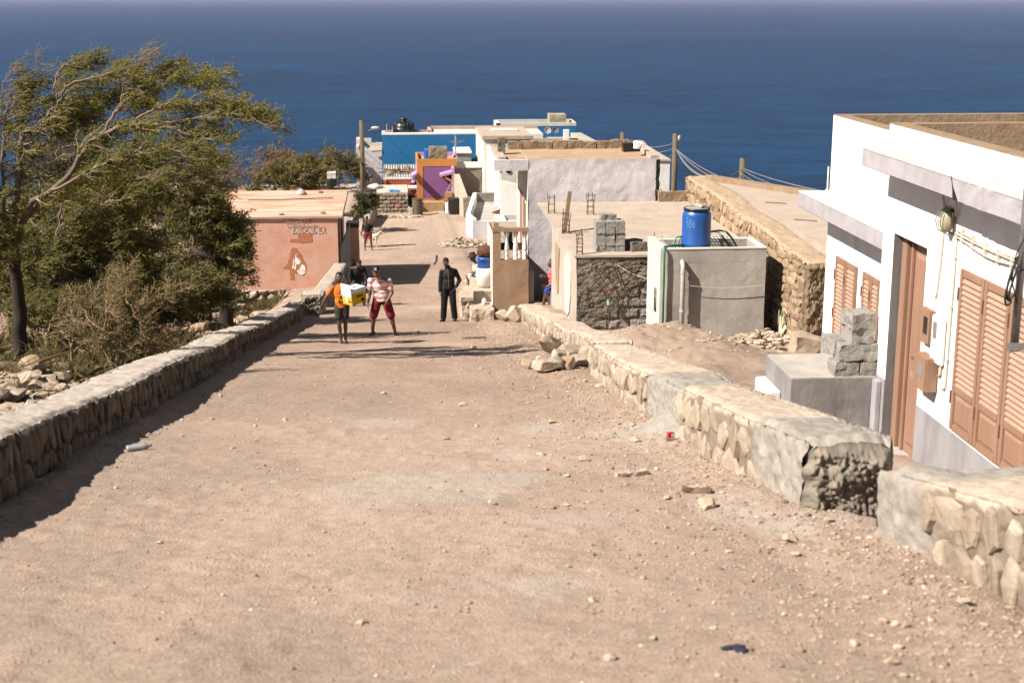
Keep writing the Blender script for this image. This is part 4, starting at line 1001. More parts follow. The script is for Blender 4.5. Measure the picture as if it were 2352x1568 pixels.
def hanging_wires():
    y = 29.86
    m = MB(); P = lambda px, py, yy=y: onY(px, py, yy)
    for a, b in (((1363, 612), (1396, 690)), ((1383, 613), (1398, 690)), ((1417, 615), (1401, 690)), ((1408, 613), (1400, 690)), ((1362, 640), (1396, 685))): m.tube([P(*a, 29.95), P((a[0] + b[0]) / 2, (a[1] + b[1]) / 2, 29.8), P(*b, 29.84)], .008, 5)
    m.tube([P(1398, 690, 29.84), P(1399, 742, 29.9)], .012, 6)
    o = solo(m, 'hanging_wire', RUST, 'bundle of rusty wires hanging down the dark block wall', 'wire')
    q = MB(); q.tube([P(1397, 688, 29.82), P(1398, 700, 29.82)], [.03, .035], 8); q.build('plastic_tie', plain('mint_plastic', (.30, .55, .50)), o)
    # bent rods sticking out of the beam, their long shadows cross the wall
    for i, (px, py) in enumerate(((1363, 606), (1385, 608), (1405, 608), (1425, 606), (1437, 612))):
        a = P(px, py, 29.98); s = MB(); s.tube([a + (0, .05, 0), a + (0, -.18, .01), a + (.01, -.33 - .04 * i, .05)], .008, 5)
        solo(s, 'rebar_rod', RUST, 'rusty rod sticking out of the broken beam over the dark block wall', 'rebar', 'rods in the broken beam')
    c = MB(); pts = [P(1418, 609, 29.9), P(1450, 628, 29.75), P(1510, 648, 29.4)] + [onY(px, py, 27.9) for px, py in ((1570, 655), (1640, 661), (1700, 660), (1752, 655))]
    c.tube(pts, .006, 5); solo(c, 'string', PVC, 'thin pale string strung across the block wall and grey tank house', 'string')
hanging_wires()

# ================================================================== grey tank house with blue barrel
tk = thing('tank_house', 'square grey cement tank house with an open parapet top', 'outbuilding', (6.4, 28.6, -6.9))
def tank_house():
    x0, x1, y0, y1, zt = 5.34, 7.52, 28.0, 29.25, -5.02
    m = MB(); m.gbox(x0 + .14, x1, y0, y1, -7.6, zt - .28, cell=.12, amp=.006, freq=3, seed=2)
    m.gbox(x0 + .14, x1, y0, y0 + .12, zt - .279, zt - .02, cell=.12, amp=.003, freq=3, seed=2); m.gbox(x0 + .14, x1, y1 - .12, y1, zt - .279, zt - .02, cell=.12, amp=.003, freq=3, seed=3)
    m.gbox(x1 - .12, x1, y0 + .12, y1 - .12, zt - .279, zt - .02, cell=.12, amp=.003, freq=3, seed=4); m.gbox(x0 + .14, x0 + .26, y0 + .12, y1 - .12, zt - .279, zt - .02, cell=.12, amp=.003, freq=3, seed=5)
    m.build('wall', CONC, tk)
    c = MB(); c.box(x0 + .135, x1 + .01, y0 - .012, y0 + .12, zt - .018, zt + .012); c.box(x0 + .135, x1 + .01, y1 - .12, y1 + .01, zt - .018, zt + .011); c.box(x1 - .12, x1 + .011, y0 + .121, y1 - .121, zt - .018, zt + .0115); c.build('coping', CREAM, tk, bevel=.006)
    s = MB(); s.gbox(x0, x0 + .139, y0 + .005, y1 + .2, -7.6, zt + .02, cell=.15, amp=.005, freq=3, seed=7); s.build('white_side', CREAM, tk)
    g = MB(); 
    for k in range(5): g.box(x0 - .006, x0 - .001, y0 + .32 + k * .06, y0 + .345 + k * .06, -6.4, -5.9)
    g.build('vent_slot', DARKIN, tk)
    p = MB(); p.tube([(5.79, y0 - .11, -7.4), (5.79, y0 - .11, -5.42), (5.79, y0 - .10, -5.34), (5.79, y0 - .02, -5.28), (5.79, y0 + .05, -5.28)], .047, 14); p.build('drain_pipe', PVCG, tk, smooth=True)
    q = MB(); q.lathe([(.055, 0), (.055, .06)], 14, (5.79, y0 - .11, -5.5)); q.lathe([(.055, 0), (.055, .06)], 14, (5.79, y0 - .11, -6.3)); q.build('pipe_collar', PVCG, tk, smooth=False)
    gp_ = MB(); gp_.tube([(6.0, 28.35, -5.0), (5.6, 28.2, -4.98), (5.42, 28.05, -4.98), (5.41, y0 - .05, -5.0), (5.41, y0 - .06, -5.1), (5.41, y0 - .05, -7.3)], .022, 10); gp_.build('green_pipe', GREEN, tk, smooth=True)
tank_house()
def barrel_prof(r, h): return [(0, 0), (r * .93, 0), (r * .96, .02), (r, .05), (r, h * .2), (r * 1.012, h * .21), (r, h * .22), (r, h * .78), (r * .985, h * .86), (r * .93, h * .905), (r * .86, h * .925), (r * .86, h * .95)]
def blue_barrel():
    r, h = .295, .93; x, y, z = 6.15, 28.42, -5.17
    t = thing('blue_barrel', 'tall blue plastic barrel with black lid ring on the tank house', 'barrel', (x, y, z))
    m = MB(); m.lathe(barrel_prof(r, h), 40, (x, y, z)); m.build('body', BLUEP, t, smooth=True)
    l = MB(); l.lathe([(r * .86, h * .945), (r * .93, h * .945), (r * .935, h * .985), (r * .9, h * 1.0), (r * .86, h * .99), (0, h * .975)], 40, (x, y, z)); l.build('lid_ring', BLACKP, t, smooth=True)
    l = MB(); l.lathe([(r * .84, h * .985), (r * .8, h * .994), (0, h * .99)], 40, (x, y, z)); l.build('lid', plain('grey_lid', (.30, .31, .34)), t, smooth=True)
    g = MB()
    def st(pts, ang, zz, s):
        P = []
        for a, b in pts:
            th = ang + a * s / r; P.append((x + (r + .001) * math.sin(th), y - (r + .001) * math.cos(th), z + zz + b * s))
        g.tube(P, .005, 5)
    three = [(0, .9), (.3, 1.0), (.5, .8), (.25, .55), (.5, .35), (.3, 0), (0, .1)]; eight = [(.25, .5), (.05, .75), (.25, 1), (.45, .75), (.25, .5), (0, .25), (.25, 0), (.5, .25), (.25, .5)]; zero = [(.25, 0), (0, .3), (0, .7), (.25, 1), (.5, .7), (.5, .3), (.25, 0)]
    for k, (q, zz) in enumerate(((three, .66), (eight, .66), (zero, .66))): st(q, -1.0 + k * .24, zz - .02 * k, .09)
    for k, q in enumerate((three, zero, zero)): st(q, -.95 + k * .24, .55, .09)
    g.build('chalk_number', plain('chalk', (.25, .42, .62)), t)
    rock((x + .06, y - .02, z + h * .99), (.24, .18, .12), 301, 'pale stone weighing down the lid of the tall blue barrel', c=(.62, .55, .47), c2=(.48, .4, .33), sub=3, sink=.03, name='stone')
blue_barrel()
def bed_frame():
    t = thing('bed_frame', 'old pale green metal bed frame with wire mesh behind the blue barrel', 'bed frame', (6.6, 28.7, -5.2))
    m = MB()
    for dy, dx, dz in ((0, 0, 0), (.16, .12, -.04)):
        m.tube([(5.72 + dx, 28.25 + dy, -5.25), (5.66 + dx, 28.3 + dy, -4.93 + dz), (5.72 + dx, 28.35 + dy, -4.84 + dz), (5.85 + dx, 28.4 + dy, -4.82 + dz), (6.75 - dx, 28.9 + dy, -4.80 + dz), (6.88 - dx, 28.9 + dy, -4.82 + dz), (6.98 - dx, 28.7 + dy, -4.95 + dz), (7.1 - dx, 28.35 + dy, -5.25)], .022, 8)
    m.build('rail', GREENP, t, smooth=True)
    w_ = MB()
    for k in range(9):
        a = k / 8; w_.tube([(6.4 + .07 * k, 28.9, -4.92 - .0 * k), (6.55 + .07 * k, 28.3, -5.2)], .007, 5)
        if k < 6: w_.tube([(6.42 + .02 * k, 28.85 - .1 * k, -4.95 - .05 * k), (7.0 + .012 * k, 28.8 - .1 * k, -4.98 - .05 * k)], .007, 5)
    w_.build('wire_mesh', GREENP, t)
    for i, (x, y, s, l) in enumerate(((7.1, 28.3, .3, 'orange broken tile lying in the right corner of the tank top'), (6.95, 28.6, .2, 'small pale stone behind the broken tile in the tank top'), (5.68, 28.22, .16, 'orange brown stone left of the blue barrel in the tank top'))):
        rock((x, y, -5.27), (s * 1.3, s, s * .75), 310 + i, l, 'bits lying in the tank top', c=(.55, .33, .2) if i != 1 else (.6, .5, .42), c2=(.42, .24, .14), sub=3)
bed_frame()
def sack():
    p = onY(1500, 738, 28.6); t = thing('white_sack', 'open white sack standing on the dirt heap by the green pipe', 'sack', (p[0] + .03, p[1] - .9, p[2] - .04))
    v, f = rock_verts(77, 4, (.17, .15, .12), 0, 1, .16); n = fbm(v[:, 0] * 18, v[:, 1] * 18, v[:, 2] * 14, 3, 5); v = v * (1 + .10 * n)[:, None]; v[:, 2] = np.maximum(v[:, 2], -.09)
    m = MB(); m.add(v + np.array(WL[t]) + (0, 0, .07), f); m.build('bag', plain('white_woven_plastic', (.74, .72, .70), (.6, .57, .55)), t, smooth=True)
    m = MB(); an = np.linspace(0, 6.28, 20); m.tube(np.stack([.14 * np.cos(an), .12 * np.sin(an), .15 + .02 * np.sin(an * 3)], -1) + WL[t], .028, 7); m.build('rolled_rim', plain('white_cloth', (.80, .79, .78), (.65, .63, .62)), t, smooth=True)
sack()

# ================================================================== white house in the middle, tan roof
mh = thing('plaster_house', 'peeling lavender white house with a tan roof ringed by blocks', 'house', (5.4, 40.5, -8.5))
def mid_house():
    x0, x1, y0, y1, zt = 3.59, 7.12, 38.02, 41.0, -4.33
    m = MB()
    Xg, Zg = np.meshgrid(np.linspace(x0, x1, 60), np.linspace(-9.2, zt + .005, 70), indexing='ij')
    m.grid(np.stack([Xg, y0 + .018 * fbm(Xg * 1.6, Zg * 1.6, 0, 4, 51) + .006 * fbm(Xg * 9, Zg * 9, 0, 3, 52), Zg], -1)); m.build('front_wall', PLASTER, mh, normals=False, smooth=True)
    w_ = MB(); w_.quad((x0, y0, -9.2), (x0, 41.5, -9.2), (x0, 41.5, zt), (x0, y0, zt)); w_.quad((x1, y0, -9.2), (x1, y1, -9.2), (x1, y1, zt), (x1, y0, zt)); w_.box(x0 + .02, x1 - .02, y1 - .1, y1, -9.2, zt); w_.build('side_wall', CREAM, mh)
    c = MB(); c.gbox(x1 - .05, x1 + .05, y0 - .03, y0 + .05, -6.6, zt - .02, cell=.05, amp=.03, freq=7, seed=4); c.build('broken_corner', DARKIN, mh)
    f = MB(); f.gbox(2.68, x0 + .01, y0 - .005, y0 + .15, -4.62, zt - .005, cell=.1, amp=.006, freq=5, seed=6); f.box(2.68, 2.80, y0 + .151, 40.9, -4.62, zt - .02); f.build('roof_edge_beam', PLASTER, mh)
    r = MB(); r.gbox(2.78, x1 + .02, y0 + .05, y1, zt - .14, zt - .01, cell=.2, amp=.012, freq=3, seed=7); r.build('roof', ROOFT, mh)
    b = MB(); n = 9
    for i in range(n):
        a = 3.28 + i * (7.1 - 3.28) / n; b.gbox(a, a + (7.1 - 3.28) / n - .015, 40.7, 40.95, zt - .01, zt + .21 + rnd.uniform(-.02, .02), cell=.1, amp=.02, freq=7, seed=i)
    b.build('back_parapet', PARA, mh)
    b = MB(); b.gbox(x1 - .2, x1 + .02, y0 + .02, 40.68, zt - .01, zt + .08, cell=.14, amp=.02, freq=6, seed=21)
    b.v[-1][:, 2] += np.clip((b.v[-1][:, 1] - y0) / 2.6, 0, 1) * .14 * (b.v[-1][:, 2] > zt + .03); b.build('side_parapet', ROOF, mh)
    b = MB(); b.gbox(2.80, 3.02, y0 + .2, 40.9, zt - .01, zt + .06, cell=.14, amp=.02, freq=6, seed=23); b.build('side_kerb', ROOF, mh)
    d = MB(); d.box(x0 - .012, x0 + .01, 38.55, 38.95, -8.6, -5.6); d.box(x0 - .012, x0 + .01, 39.6, 40.4, -8.6, -5.4); d.build('door', BROWN, mh)
    d = MB(); d.box(x0 - .012, x0 + .01, 38.95, 39.25, -8.6, -5.55); d.build('door_gap', DARKIN, mh)
    g = MB(); g.tube([onY(1252, 625, 37.98), onY(1222, 597, 37.98), onY(1170, 560, 37.2), onY(1137, 528, 36.0)], .006, 5); g.build('wire', CABLEB, mh)
mid_house()
cb = onZ(1150, 357, -4.33); conc_block('upright_block', 'dark block standing upright on the left edge of the tan roof', cb[0] + .05, cb[1] + .4, -4.34, .2, .2, .46, 0, 140, BLOCKD)
p = onZ(1447, 348, -4.33); m = MB(); m.box(p[0] - .2, p[0] + .2, p[1] - .1, p[1] + .25, -4.335, -4.09); m.box(p[0] - .16, p[0] + .16, p[1] - .104, p[1] - .1, -4.30, -4.13); solo(m, 'black_crate', BLACKP, 'small black crate in the back right corner of the tan roof', 'crate', bevel=.02)
p = onZ(1464, 338, -4.1); m = MB(); m.gbox(p[0] - .1, p[0] + .12, p[1] - .1, p[1] + .15, -4.12, -3.97, cell=.06, amp=.03, freq=9, seed=3); solo(m, 'white_bag', WHITE, 'white lump lying on the right parapet of the tan roof', 'bag')
def rear_white():
    t = thing('rear_house', 'plain white house wall showing right of the tan roofed house', 'house', (8, 46, -9.5))
    m = MB()
    zt = float(onY(1539, 371, 44)[2]); xr = float(onY(1539, 371, 44)[0])
    m.hexa([(7.3, 44, -10), (xr, 44, -10), (xr, 49, -10), (7.3, 49, -10), (7.3, 44, zt + .0), (xr, 44, zt), (xr, 49, zt), (7.3, 49, zt)]); m.build('wall', WHITE, t)
    r = MB(); r.hexa([(7.28, 43.97, zt + .002), (xr + .03, 43.97, zt + .002), (xr + .03, 49, zt + .002), (7.28, 49, zt + .002), (7.28, 43.97, zt + .06), (xr + .03, 43.97, zt + .06), (xr + .03, 49, zt + .06), (7.28, 49, zt + .06)]); r.build('roof', ROOF, t)
rear_white()

# porch with balusters
def balustrade():
    y = 36.0; x0, x1, zt, zb = 2.5, 3.42, -5.84, -8.6
    t = thing('balustrade_porch', 'tan porch wall with three white balusters in its opening', 'porch', (2.9, y, -8.4))
    m = MB(); m.gbox(x0, x1, y, y + .16, zb, -6.68, cell=.15, amp=.006, freq=4, seed=1); m.gbox(x0, x0 + .2, y, y + .16, -6.68, -5.94, cell=.15, amp=.004, freq=4, seed=1); m.gbox(x0 - .01, x1, y - .015, y + .175, -5.94, zt, cell=.15, amp=.004, freq=4, seed=2)
    m.gbox(x0, x0 + .16, y + .16, 38.0, zb, -6.0, cell=.2, amp=.005, freq=4, seed=3); m.gbox(x0 + .02, x0 + .16, y + .02, y + .15, zt, zt + .14, cell=.1, amp=.01, freq=6, seed=9)
    m.build('wall', TANW, t)
    e = MB(); e.gbox(x0 - .014, x0 - .002, y + .0, 37.9, zb, -5.95, cell=.15, amp=.003, freq=4, seed=5); e.build('painted_sunlit_side', CREAM, t)  # cream sheet: sunlight on the side of the tan wall put into colour
    for k in range(3):
        b = MB(); x = x0 + .36 + k * .235
        pr = [(.062, 0), (.062, .04), (.045, .06), (.062, .11), (.068, .15), (.05, .2), (.045, .22), (.066, .25), (.068, .3), (.055, .4), (.040, .55), (.040, .6), (.055, .62), (.062, .66), (.07, .67), (.07, .735)]
        b.lathe(pr, 18, (x, y + .08, -6.677)); b.build('baluster', WHITE, t, smooth=True)
    s = MB(); s.box(x0 + .2, x1 - .01, y + 1.6, y + 1.62, -6.7, -6.5); 
    for k in range(4): s.box(x0 + .2, x1 - .01, y + 1.585, y + 1.599, -6.69 + .05 * k, -6.665 + .05 * k)
    s.build('slatted_shutter', WOODG, t)
    d = MB(); d.box(x0 + .5, x0 + .62, y + 1.4, y + 1.42, -6.5, -6.15); d.build('dark_slot', DARKIN, t)
    f = MB(); f.box(x0 + .17, 3.58, y + .17, 37.95, -8.6, -7.0); f.build('porch_floor', CONC, t)
balustrade()
# ================================================================== salmon bar
def stroke_text(m, text, x, z, h, y, w=.62, gap=.28, th=.11, dz=.0):
    A = {'A': [[(0, 0), (.5, 1), (1, 0)], [(.2, .38), (.8, .38)]], 'B': [[(0, 0), (0, 1), (.8, 1), (.95, .85), (.95, .65), (.75, .52), (0, .52)], [(.75, .52), (1, .35), (1, .15), (.8, 0), (0, 0)]],
         'C': [[(1, .9), (.8, 1), (.2, 1), (0, .8), (0, .2), (.2, 0), (1, 0)]], 'D': [[(0, 0), (0, 1), (.7, 1), (1, .75), (1, .25), (.7, 0), (0, 0)]], 'E': [[(1, 1), (0, 1), (0, 0), (1, 0)], [(0, .5), (.8, .5)]],
         'F': [[(1, 1), (0, 1), (0, 0)], [(0, .5), (.8, .5)]], 'I': [[(.5, 0), (.5, 1)], [(.15, 0), (.85, 0)], [(.15, 1), (.85, 1)]], 'J': [[(.2, 1), (1, 1)], [(.65, 1), (.65, .15), (.5, 0), (.1, 0), (0, .2)]],
         'L': [[(0, 1), (0, 0), (1, 0)]], 'M': [[(0, 0), (0, 1), (.5, .45), (1, 1), (1, 0)]], 'N': [[(0, 0), (0, 1), (1, 0), (1, 1)]], 'O': [[(0, .15), (0, .85), (.15, 1), (.85, 1), (1, .85), (1, .15), (.85, 0), (.15, 0), (0, .15)]],
         'P': [[(0, 0), (0, 1), (.85, 1), (1, .85), (1, .6), (.85, .48), (0, .48)]], 'R': [[(0, 0), (0, 1), (.85, 1), (1, .85), (1, .62), (.85, .5), (0, .5)], [(.45, .5), (1, 0)]], 'S': [[(1, 1), (0, 1), (0, .5), (1, .5), (1, 0), (0, 0)]],
         'U': [[(0, 1), (0, 0), (1, 0), (1, 1)]], '-': [[(.05, .45), (.95, .45)]], 'Y': [[(0, 1), (.5, .5), (1, 1)], [(.5, .5), (.5, 0)]]}
    cx = x
    for ch in text:
        if ch == ' ': cx += h * w * .75; continue
        ww = h * w * (.75 if ch in 'I-' else 1)
        for s in A[ch]:
            for (a, b), (c, d) in zip(s[:-1], s[1:]):
                p = np.array((cx + a * ww, z + b * h)); q = np.array((cx + c * ww, z + d * h)); t = q - p; L = np.linalg.norm(t); t /= L; n = np.array((-t[1], t[0])) * th * h * .5
                p = p - t * th * h * .45; q = q + t * th * h * .45
                m.prism([(p[0] - n[0], y, p[1] - n[1]), (q[0] - n[0], y, q[1] - n[1]), (q[0] + n[0], y, q[1] + n[1]), (p[0] + n[0], y, p[1] + n[1])], (0, .003, 0))
        cx += ww + h * gap; z += dz
bar = thing('bar_house', 'salmon painted bar with white lettering on its front wall', 'house', (-4, 50, -10))
BY = 47.0
def bar_house():
    x0, x1, y1 = -6.35, -1.9, 53.3; zt = float(onY(778, 495, BY)[2]); zb = -9.62
    m = MB()
    Xg, Zg = np.meshgrid(np.linspace(x0, x1, 60), np.linspace(-11.8, zt - .08, 60), indexing='ij')
    m.grid(np.stack([Xg, BY + .004 * fbm(Xg, Zg, 0, 4, 3), Zg], -1)); m.build('front_wall', PINK, bar, normals=False, smooth=True)
    s = MB(); s.quad((x1, BY, -11.8), (x1, y1, -11.8), (x1, y1, zt - .08), (x1, BY, zt - .08)); s.quad((x0, BY, -11.8), (x0, y1, -11.8), (x0, y1, zt - .08), (x0, BY, zt - .08)); s.box(x0 + .02, x1 - .02, y1 - .1, y1, -11.8, zt - .08); s.build('side_wall', PINK, bar)
    r = MB(); r.gbox(x0 - .05, x1 + .17, BY - .06, y1 + .05, zt - .085, zt, cell=.25, amp=.012, freq=2, seed=5); r.build('roof', PINKROOF, bar)
    e = MB(); e.box(x1 + .17, x1 + .175, BY - .05, y1, zt - .16, zt - .01); e.box(x0 - .05, x1 + .17, BY - .066, BY - .061, zt - .07, zt - .01); e.build('roof_edge', ROOF, bar)
    # openings in the shaded side towards the street
    d = MB(); d.box(x1, x1 + .012, 47.5, 48.7, -9.4, -7.35); d.box(x1, x1 + .012, 49.6, 51.5, -9.3, -7.5); d.build('doorway', DARKIN, bar)
    l = MB(); l.hexa([(x1 + .02, 47.55, -8.9), (x1 + .06, 47.55, -8.9), (x1 + .36, 48.9, -9.3), (x1 + .32, 48.9, -9.3), (x1 + .02, 47.55, -8.35), (x1 + .06, 47.55, -8.35), (x1 + .36, 48.9, -7.7), (x1 + .32, 48.9, -7.7)]); l.build('leaning_panel', plain('grey_board', (.24, .22, .205), (.17, .155, .145)), bar)
    # foundation of big stones
    xs = np.linspace(x0 - .1, -2.6, 150); zs = np.linspace(-11.9, zb + .03, 90)
    X, Z = np.meshgrid(xs, zs, indexing='ij'); w_ = .2 * fbm(X * 2, Z * 2, 0, 3, 7)
    ee, ii, dd = voro(X / .36 + w_, Z / .30 + w_, 19, .9); st = sm(.03, .4, ee)
    Yv = BY - .12 - st * .16 * (.7 + .5 * ii) + .02 * fbm(X * 9, Z * 9, 0, 3, 8)
    C = (np.array((.44, .36, .28)) + np.array((.16, .15, .14)) * ii[..., None]) * st[..., None] + np.array((.13, .095, .065)) * (1 - st[..., None])
    f = MB(); f.grid(np.stack([X, Yv, Z], -1), C); f.box(x0 - .1, -2.6, BY - .12, BY - .005, zb - .3, zb + .02, c=(.55, .45, .38)); f.build('stone_foundation', VCOL, bar, normals=False, smooth=True)
    Y = BY - .010
    rs = MB()
    def blob(pts, d=0):
        rs.prism([tuple(onY(1120 / 1.7415 + px * 220 / 1327 / 1.7415, 860 / 1.7415 + py * 220 / 1327 / 1.7415, Y - d)) for px, py in pts], (0, .004, 0))
    blob([(150, 165), (260, 60), (330, 110), (520, 100), (560, 88), (740, 100), (735, 190), (700, 250), (850, 265), (1000, 300), (1090, 300), (1085, 400), (760, 430), (770, 560), (780, 640), (700, 665), (600, 660), (540, 690), (480, 670), (470, 600), (430, 590), (440, 440), (290, 440), (280, 330), (175, 270)])
    blob([(232, 590), (300, 575), (468, 590), (468, 655), (240, 655)], .002)
    blob([(290, 800), (350, 785), (400, 800), (430, 850), (500, 930), (540, 1040), (620, 1170), (640, 1300), (560, 1380), (430, 1340), (390, 1400), (330, 1400), (345, 1568), (245, 1568), (235, 1320), (180, 1290), (70, 1290), (180, 1180), (230, 1020), (260, 940), (255, 850)])
    rs.build('faded_mural', PAINTR, bar)
    wp = MB()
    def wblob(pts): wp.prism([tuple(onY(1120 / 1.7415 + px * 220 / 1327 / 1.7415, 860 / 1.7415 + py * 220 / 1327 / 1.7415, Y - .005)) for px, py in pts], (0, .002, 0))
    wblob([(375, 1000), (430, 1040), (500, 1115), (475, 1190), (390, 1190), (350, 1130), (360, 1040)]); wblob([(312, 1050), (345, 1090), (335, 1200), (325, 1295), (288, 1285), (310, 1190), (320, 1110)]); wblob([(365, 1170), (390, 1180), (385, 1320), (330, 1300)])
    wblob([(530, 1185), (600, 1225), (625, 1340), (560, 1330), (510, 1280), (480, 1260)]); wblob([(465, 1285), (520, 1290), (560, 1345), (605, 1360), (610, 1390), (560, 1380), (500, 1350), (462, 1310)]); wblob([(425, 1320), (480, 1355), (560, 1385), (612, 1400), (525, 1450), (430, 1385), (412, 1350)]); wblob([(365, 1000), (372, 960), (405, 935), (432, 950), (395, 955), (383, 1000)])
    wp.build('mural_paint', PAINTW, bar)
    t = MB(); q = lambda px, py: onY(1120 / 1.7415 + px * 220 / 1327 / 1.7415, 860 / 1.7415 + py * 220 / 1327 / 1.7415, Y - .008)
    k = 220 / 1327 / 1.7415 * np.linalg.norm(q(600, 300)) / F
    for (tx, px, py, h, w_, g) in (('FIDJO CU SE PAI', 122, 182, 58, .62, .13), ('DEUS CU SE MUNDO', 172, 286, 58, .62, .10), ('BAR-CABALA', 292, 438, 108, .60, .20)):
        p = q(px, py); target = {'FIDJO CU SE PAI': 575, 'DEUS CU SE MUNDO': 645, 'BAR-CABALA': 795}[tx] * k
        hh = h * k; u = sum(w_ * .75 if c == ' ' else (w_ * (.75 if c in 'I-' else 1) + g) for c in tx) * hh; sx = target / u
        stroke_text(t, tx, p[0], p[2], hh, Y - .008, w_ * sx, g * sx, .14, dz=.0006)
    t.build('lettering', PAINTW, bar)
    # roof bits
    a = MB(); p = onZ(692, 447, zt); a.lathe([(.0, .22), (.05, .2), (.16, .1), (.24, 0), (0, 0)], 18, p); a.build('mortar_mound', CONC, bar, smooth=True)
    o = thing('antenna', 'thin television aerial on the salmon bar roof', 'antenna', p); m = MB(); m.tube([p, p + (0, 0, .83)], .014, 6); m.build('mast', RUST, o)
    h = MB()
    for j in range(4): h.tube([p + (-.03 + .09 * j, 0, .66 + .03 * (j % 2)), p + (.02 + .09 * j, 0, .78)], .006, 5)
    h.tube([p + (-.05, 0, .76), p + (.36, 0, .72)], .008, 5); h.build('aerial_rods', GALV, o)
    m = MB(); m.tube([onZ(570, 459, zt + .03), onZ(650, 458, zt + .03), onZ(765, 454, zt + .03)], .018, 6); solo(m, 'roof_pipe', GREEN, 'thin dark green pipe lying across the salmon roof', 'pipe')
    m = MB(); m.tube([onY(806, 437, 53.2), onY(830, 441, 55), onY(848, 446, 57)], .03, 8); solo(m, 'overhanging_pipe', GREENP, 'pale green pipe sticking out behind the salmon roof', 'pipe')
    for i, (px, py) in enumerate(((774, 431), (790, 432), (738, 443), (646, 493), (742, 490))): p = onZ(px, py + 1, zt); rock((p[0], p[1], zt - .005), (.2, .16, .12), 330 + i, 'small stone lying on the salmon bar roof', 'stones on the salmon roof', c=(.3, .24, .2), c2=(.2, .16, .13), sub=3, name='stone')
    # counter and orange pillar jutting into the street
    g = MB(); g.gbox(-1.75, -1.30, 50.9, 51.3, -10.4, -8.02, cell=.2, amp=.01, seed=4); g.build('porch_pillar', PINK, bar)
    g = MB(); g.box(-1.74, -1.285, 50.88, 51.6, -8.2, -8.0); g.build('porch_beam', BLACKP, bar, bevel=.03)
    g = MB(); g.box(-1.88, -1.3, 48.9, 50.7, -10.3, -9.3); g.build('counter', plain('worn_salmon_counter', (.42, .22, .15), (.3, .16, .11), world=True), bar)
bar_house()

# ================================================================== rough block wall, drums, purple house
def rough_block_wall():
    x0, x1, y = -1.0, .76, 80.0; zt = float(onY(900, 443, y)[2])
    nx, nz = 70, 60; X, Z = np.meshgrid(np.linspace(x0, x1, nx), np.linspace(-13, zt, nz), indexing='ij')
    row = np.floor((Z + 13) / .21); u = (X + .2 * (row % 2)) / .42; j = np.minimum(np.abs(u - np.round(u)) * .42, np.abs((Z + 13) / .21 - np.round((Z + 13) / .21)) * .21) + .03 * fbm(X * 4, Z * 4, 0, 3, 3)
    b = sm(.01, .06, j); C = np.array((.30, .24, .18)) * (.65 + .45 * b)[..., None]; red = (np.abs(X - .06) < .2) & (np.abs(Z + 11.52) < .12); C = np.where(red[..., None], np.array((.36, .17, .11)), C)
    m = MB(); m.grid(np.stack([X, y - b * .05 + .03 * fbm(X * 6, Z * 6, 0, 4, 4), Z], -1), C); m.gbox(x0, x1, y - .0, y + 3.2, zt - .3, zt + .03, cell=.2, amp=.02, freq=3, seed=2, c=(.6, .52, .44)); m.box(x1 - .05, x1, y, y + 3, -13, zt - .31, c=(.25, .2, .15))
    solo(m, 'block_wall', VCOL, 'rough brown block wall with one reddish block, left of the rusty drum', 'wall', normals=False)
    p = onZ(862, 437, zt); v, f = rock_verts(91, 3, (.42, .3, .16), 0, 1, .25); m = MB(); m.add(v + p + (0, .6, .12), f, (.55, .5, .45)); solo(m, 'cement_bag', VCOL, 'crumpled grey sack lying on top of the rough block wall', 'sack', smooth=True)
    p = onZ(905, 441, zt + .03); m = MB(); m.gbox(p[0] - .28, p[0] + .28, p[1], p[1] + .5, zt + .03, zt + .09, cell=.06, amp=.05, freq=6, seed=4); solo(m, 'blue_cloth', plain('bright_blue_cloth', (.06, .30, .62), (.04, .2, .45)), 'bright blue cloth lying on top of the rough block wall', 'cloth')
rough_block_wall()

def drum(name, label, x, y, r, h, mt, ribs=True, tilt=0, rim=None):
    z = g1(x, y) - .02; t = thing(name, label, 'drum', (x, y, z)); m = MB()
    if ribs: pr = [(0, 0), (r, 0), (r, .03), (r * .975, .04), (r * .975, h * .32), (r * 1.02, h * .335), (r * .975, h * .35), (r * .975, h * .65), (r * 1.02, h * .665), (r * .975, h * .68), (r * .975, h - .03), (r, h - .02), (r, h), (r * .93, h), (r * .93, h - .06), (0, h - .07)]
    else: pr = [(0, 0), (r * .78, 0), (r * .86, h * .08), (r, h * .4), (r, h * .75), (r * .95, h * .88), (r * 1.0, h * .9), (r * 1.0, h), (r * .9, h), (r * .88, h - .1), (0, h - .12)]
    m.lathe(pr, 30, (x, y, z)); m.build('body', mt, t, smooth=not ribs)
    q = MB(); q.lathe([(r * .95, h - .015), (r * 1.03, h - .015), (r * 1.03, h + .02), (r * .95, h + .02)], 30, (x, y, z)); q.build('rim', mt if not rim else rim, t)
drum('oil_drum', 'rusty dark green oil drum before the left side of the purple house', 1.27, 78.6, .30, .93, plain('drum_paint', (.09, .10, .06), (.17, .09, .045), scale=4, rough=.7), rim=RUST)
drum('water_drum', 'black plastic drum before the right side of the purple house', 3.32, 78.8, .34, .93, BLACKP, ribs=False)
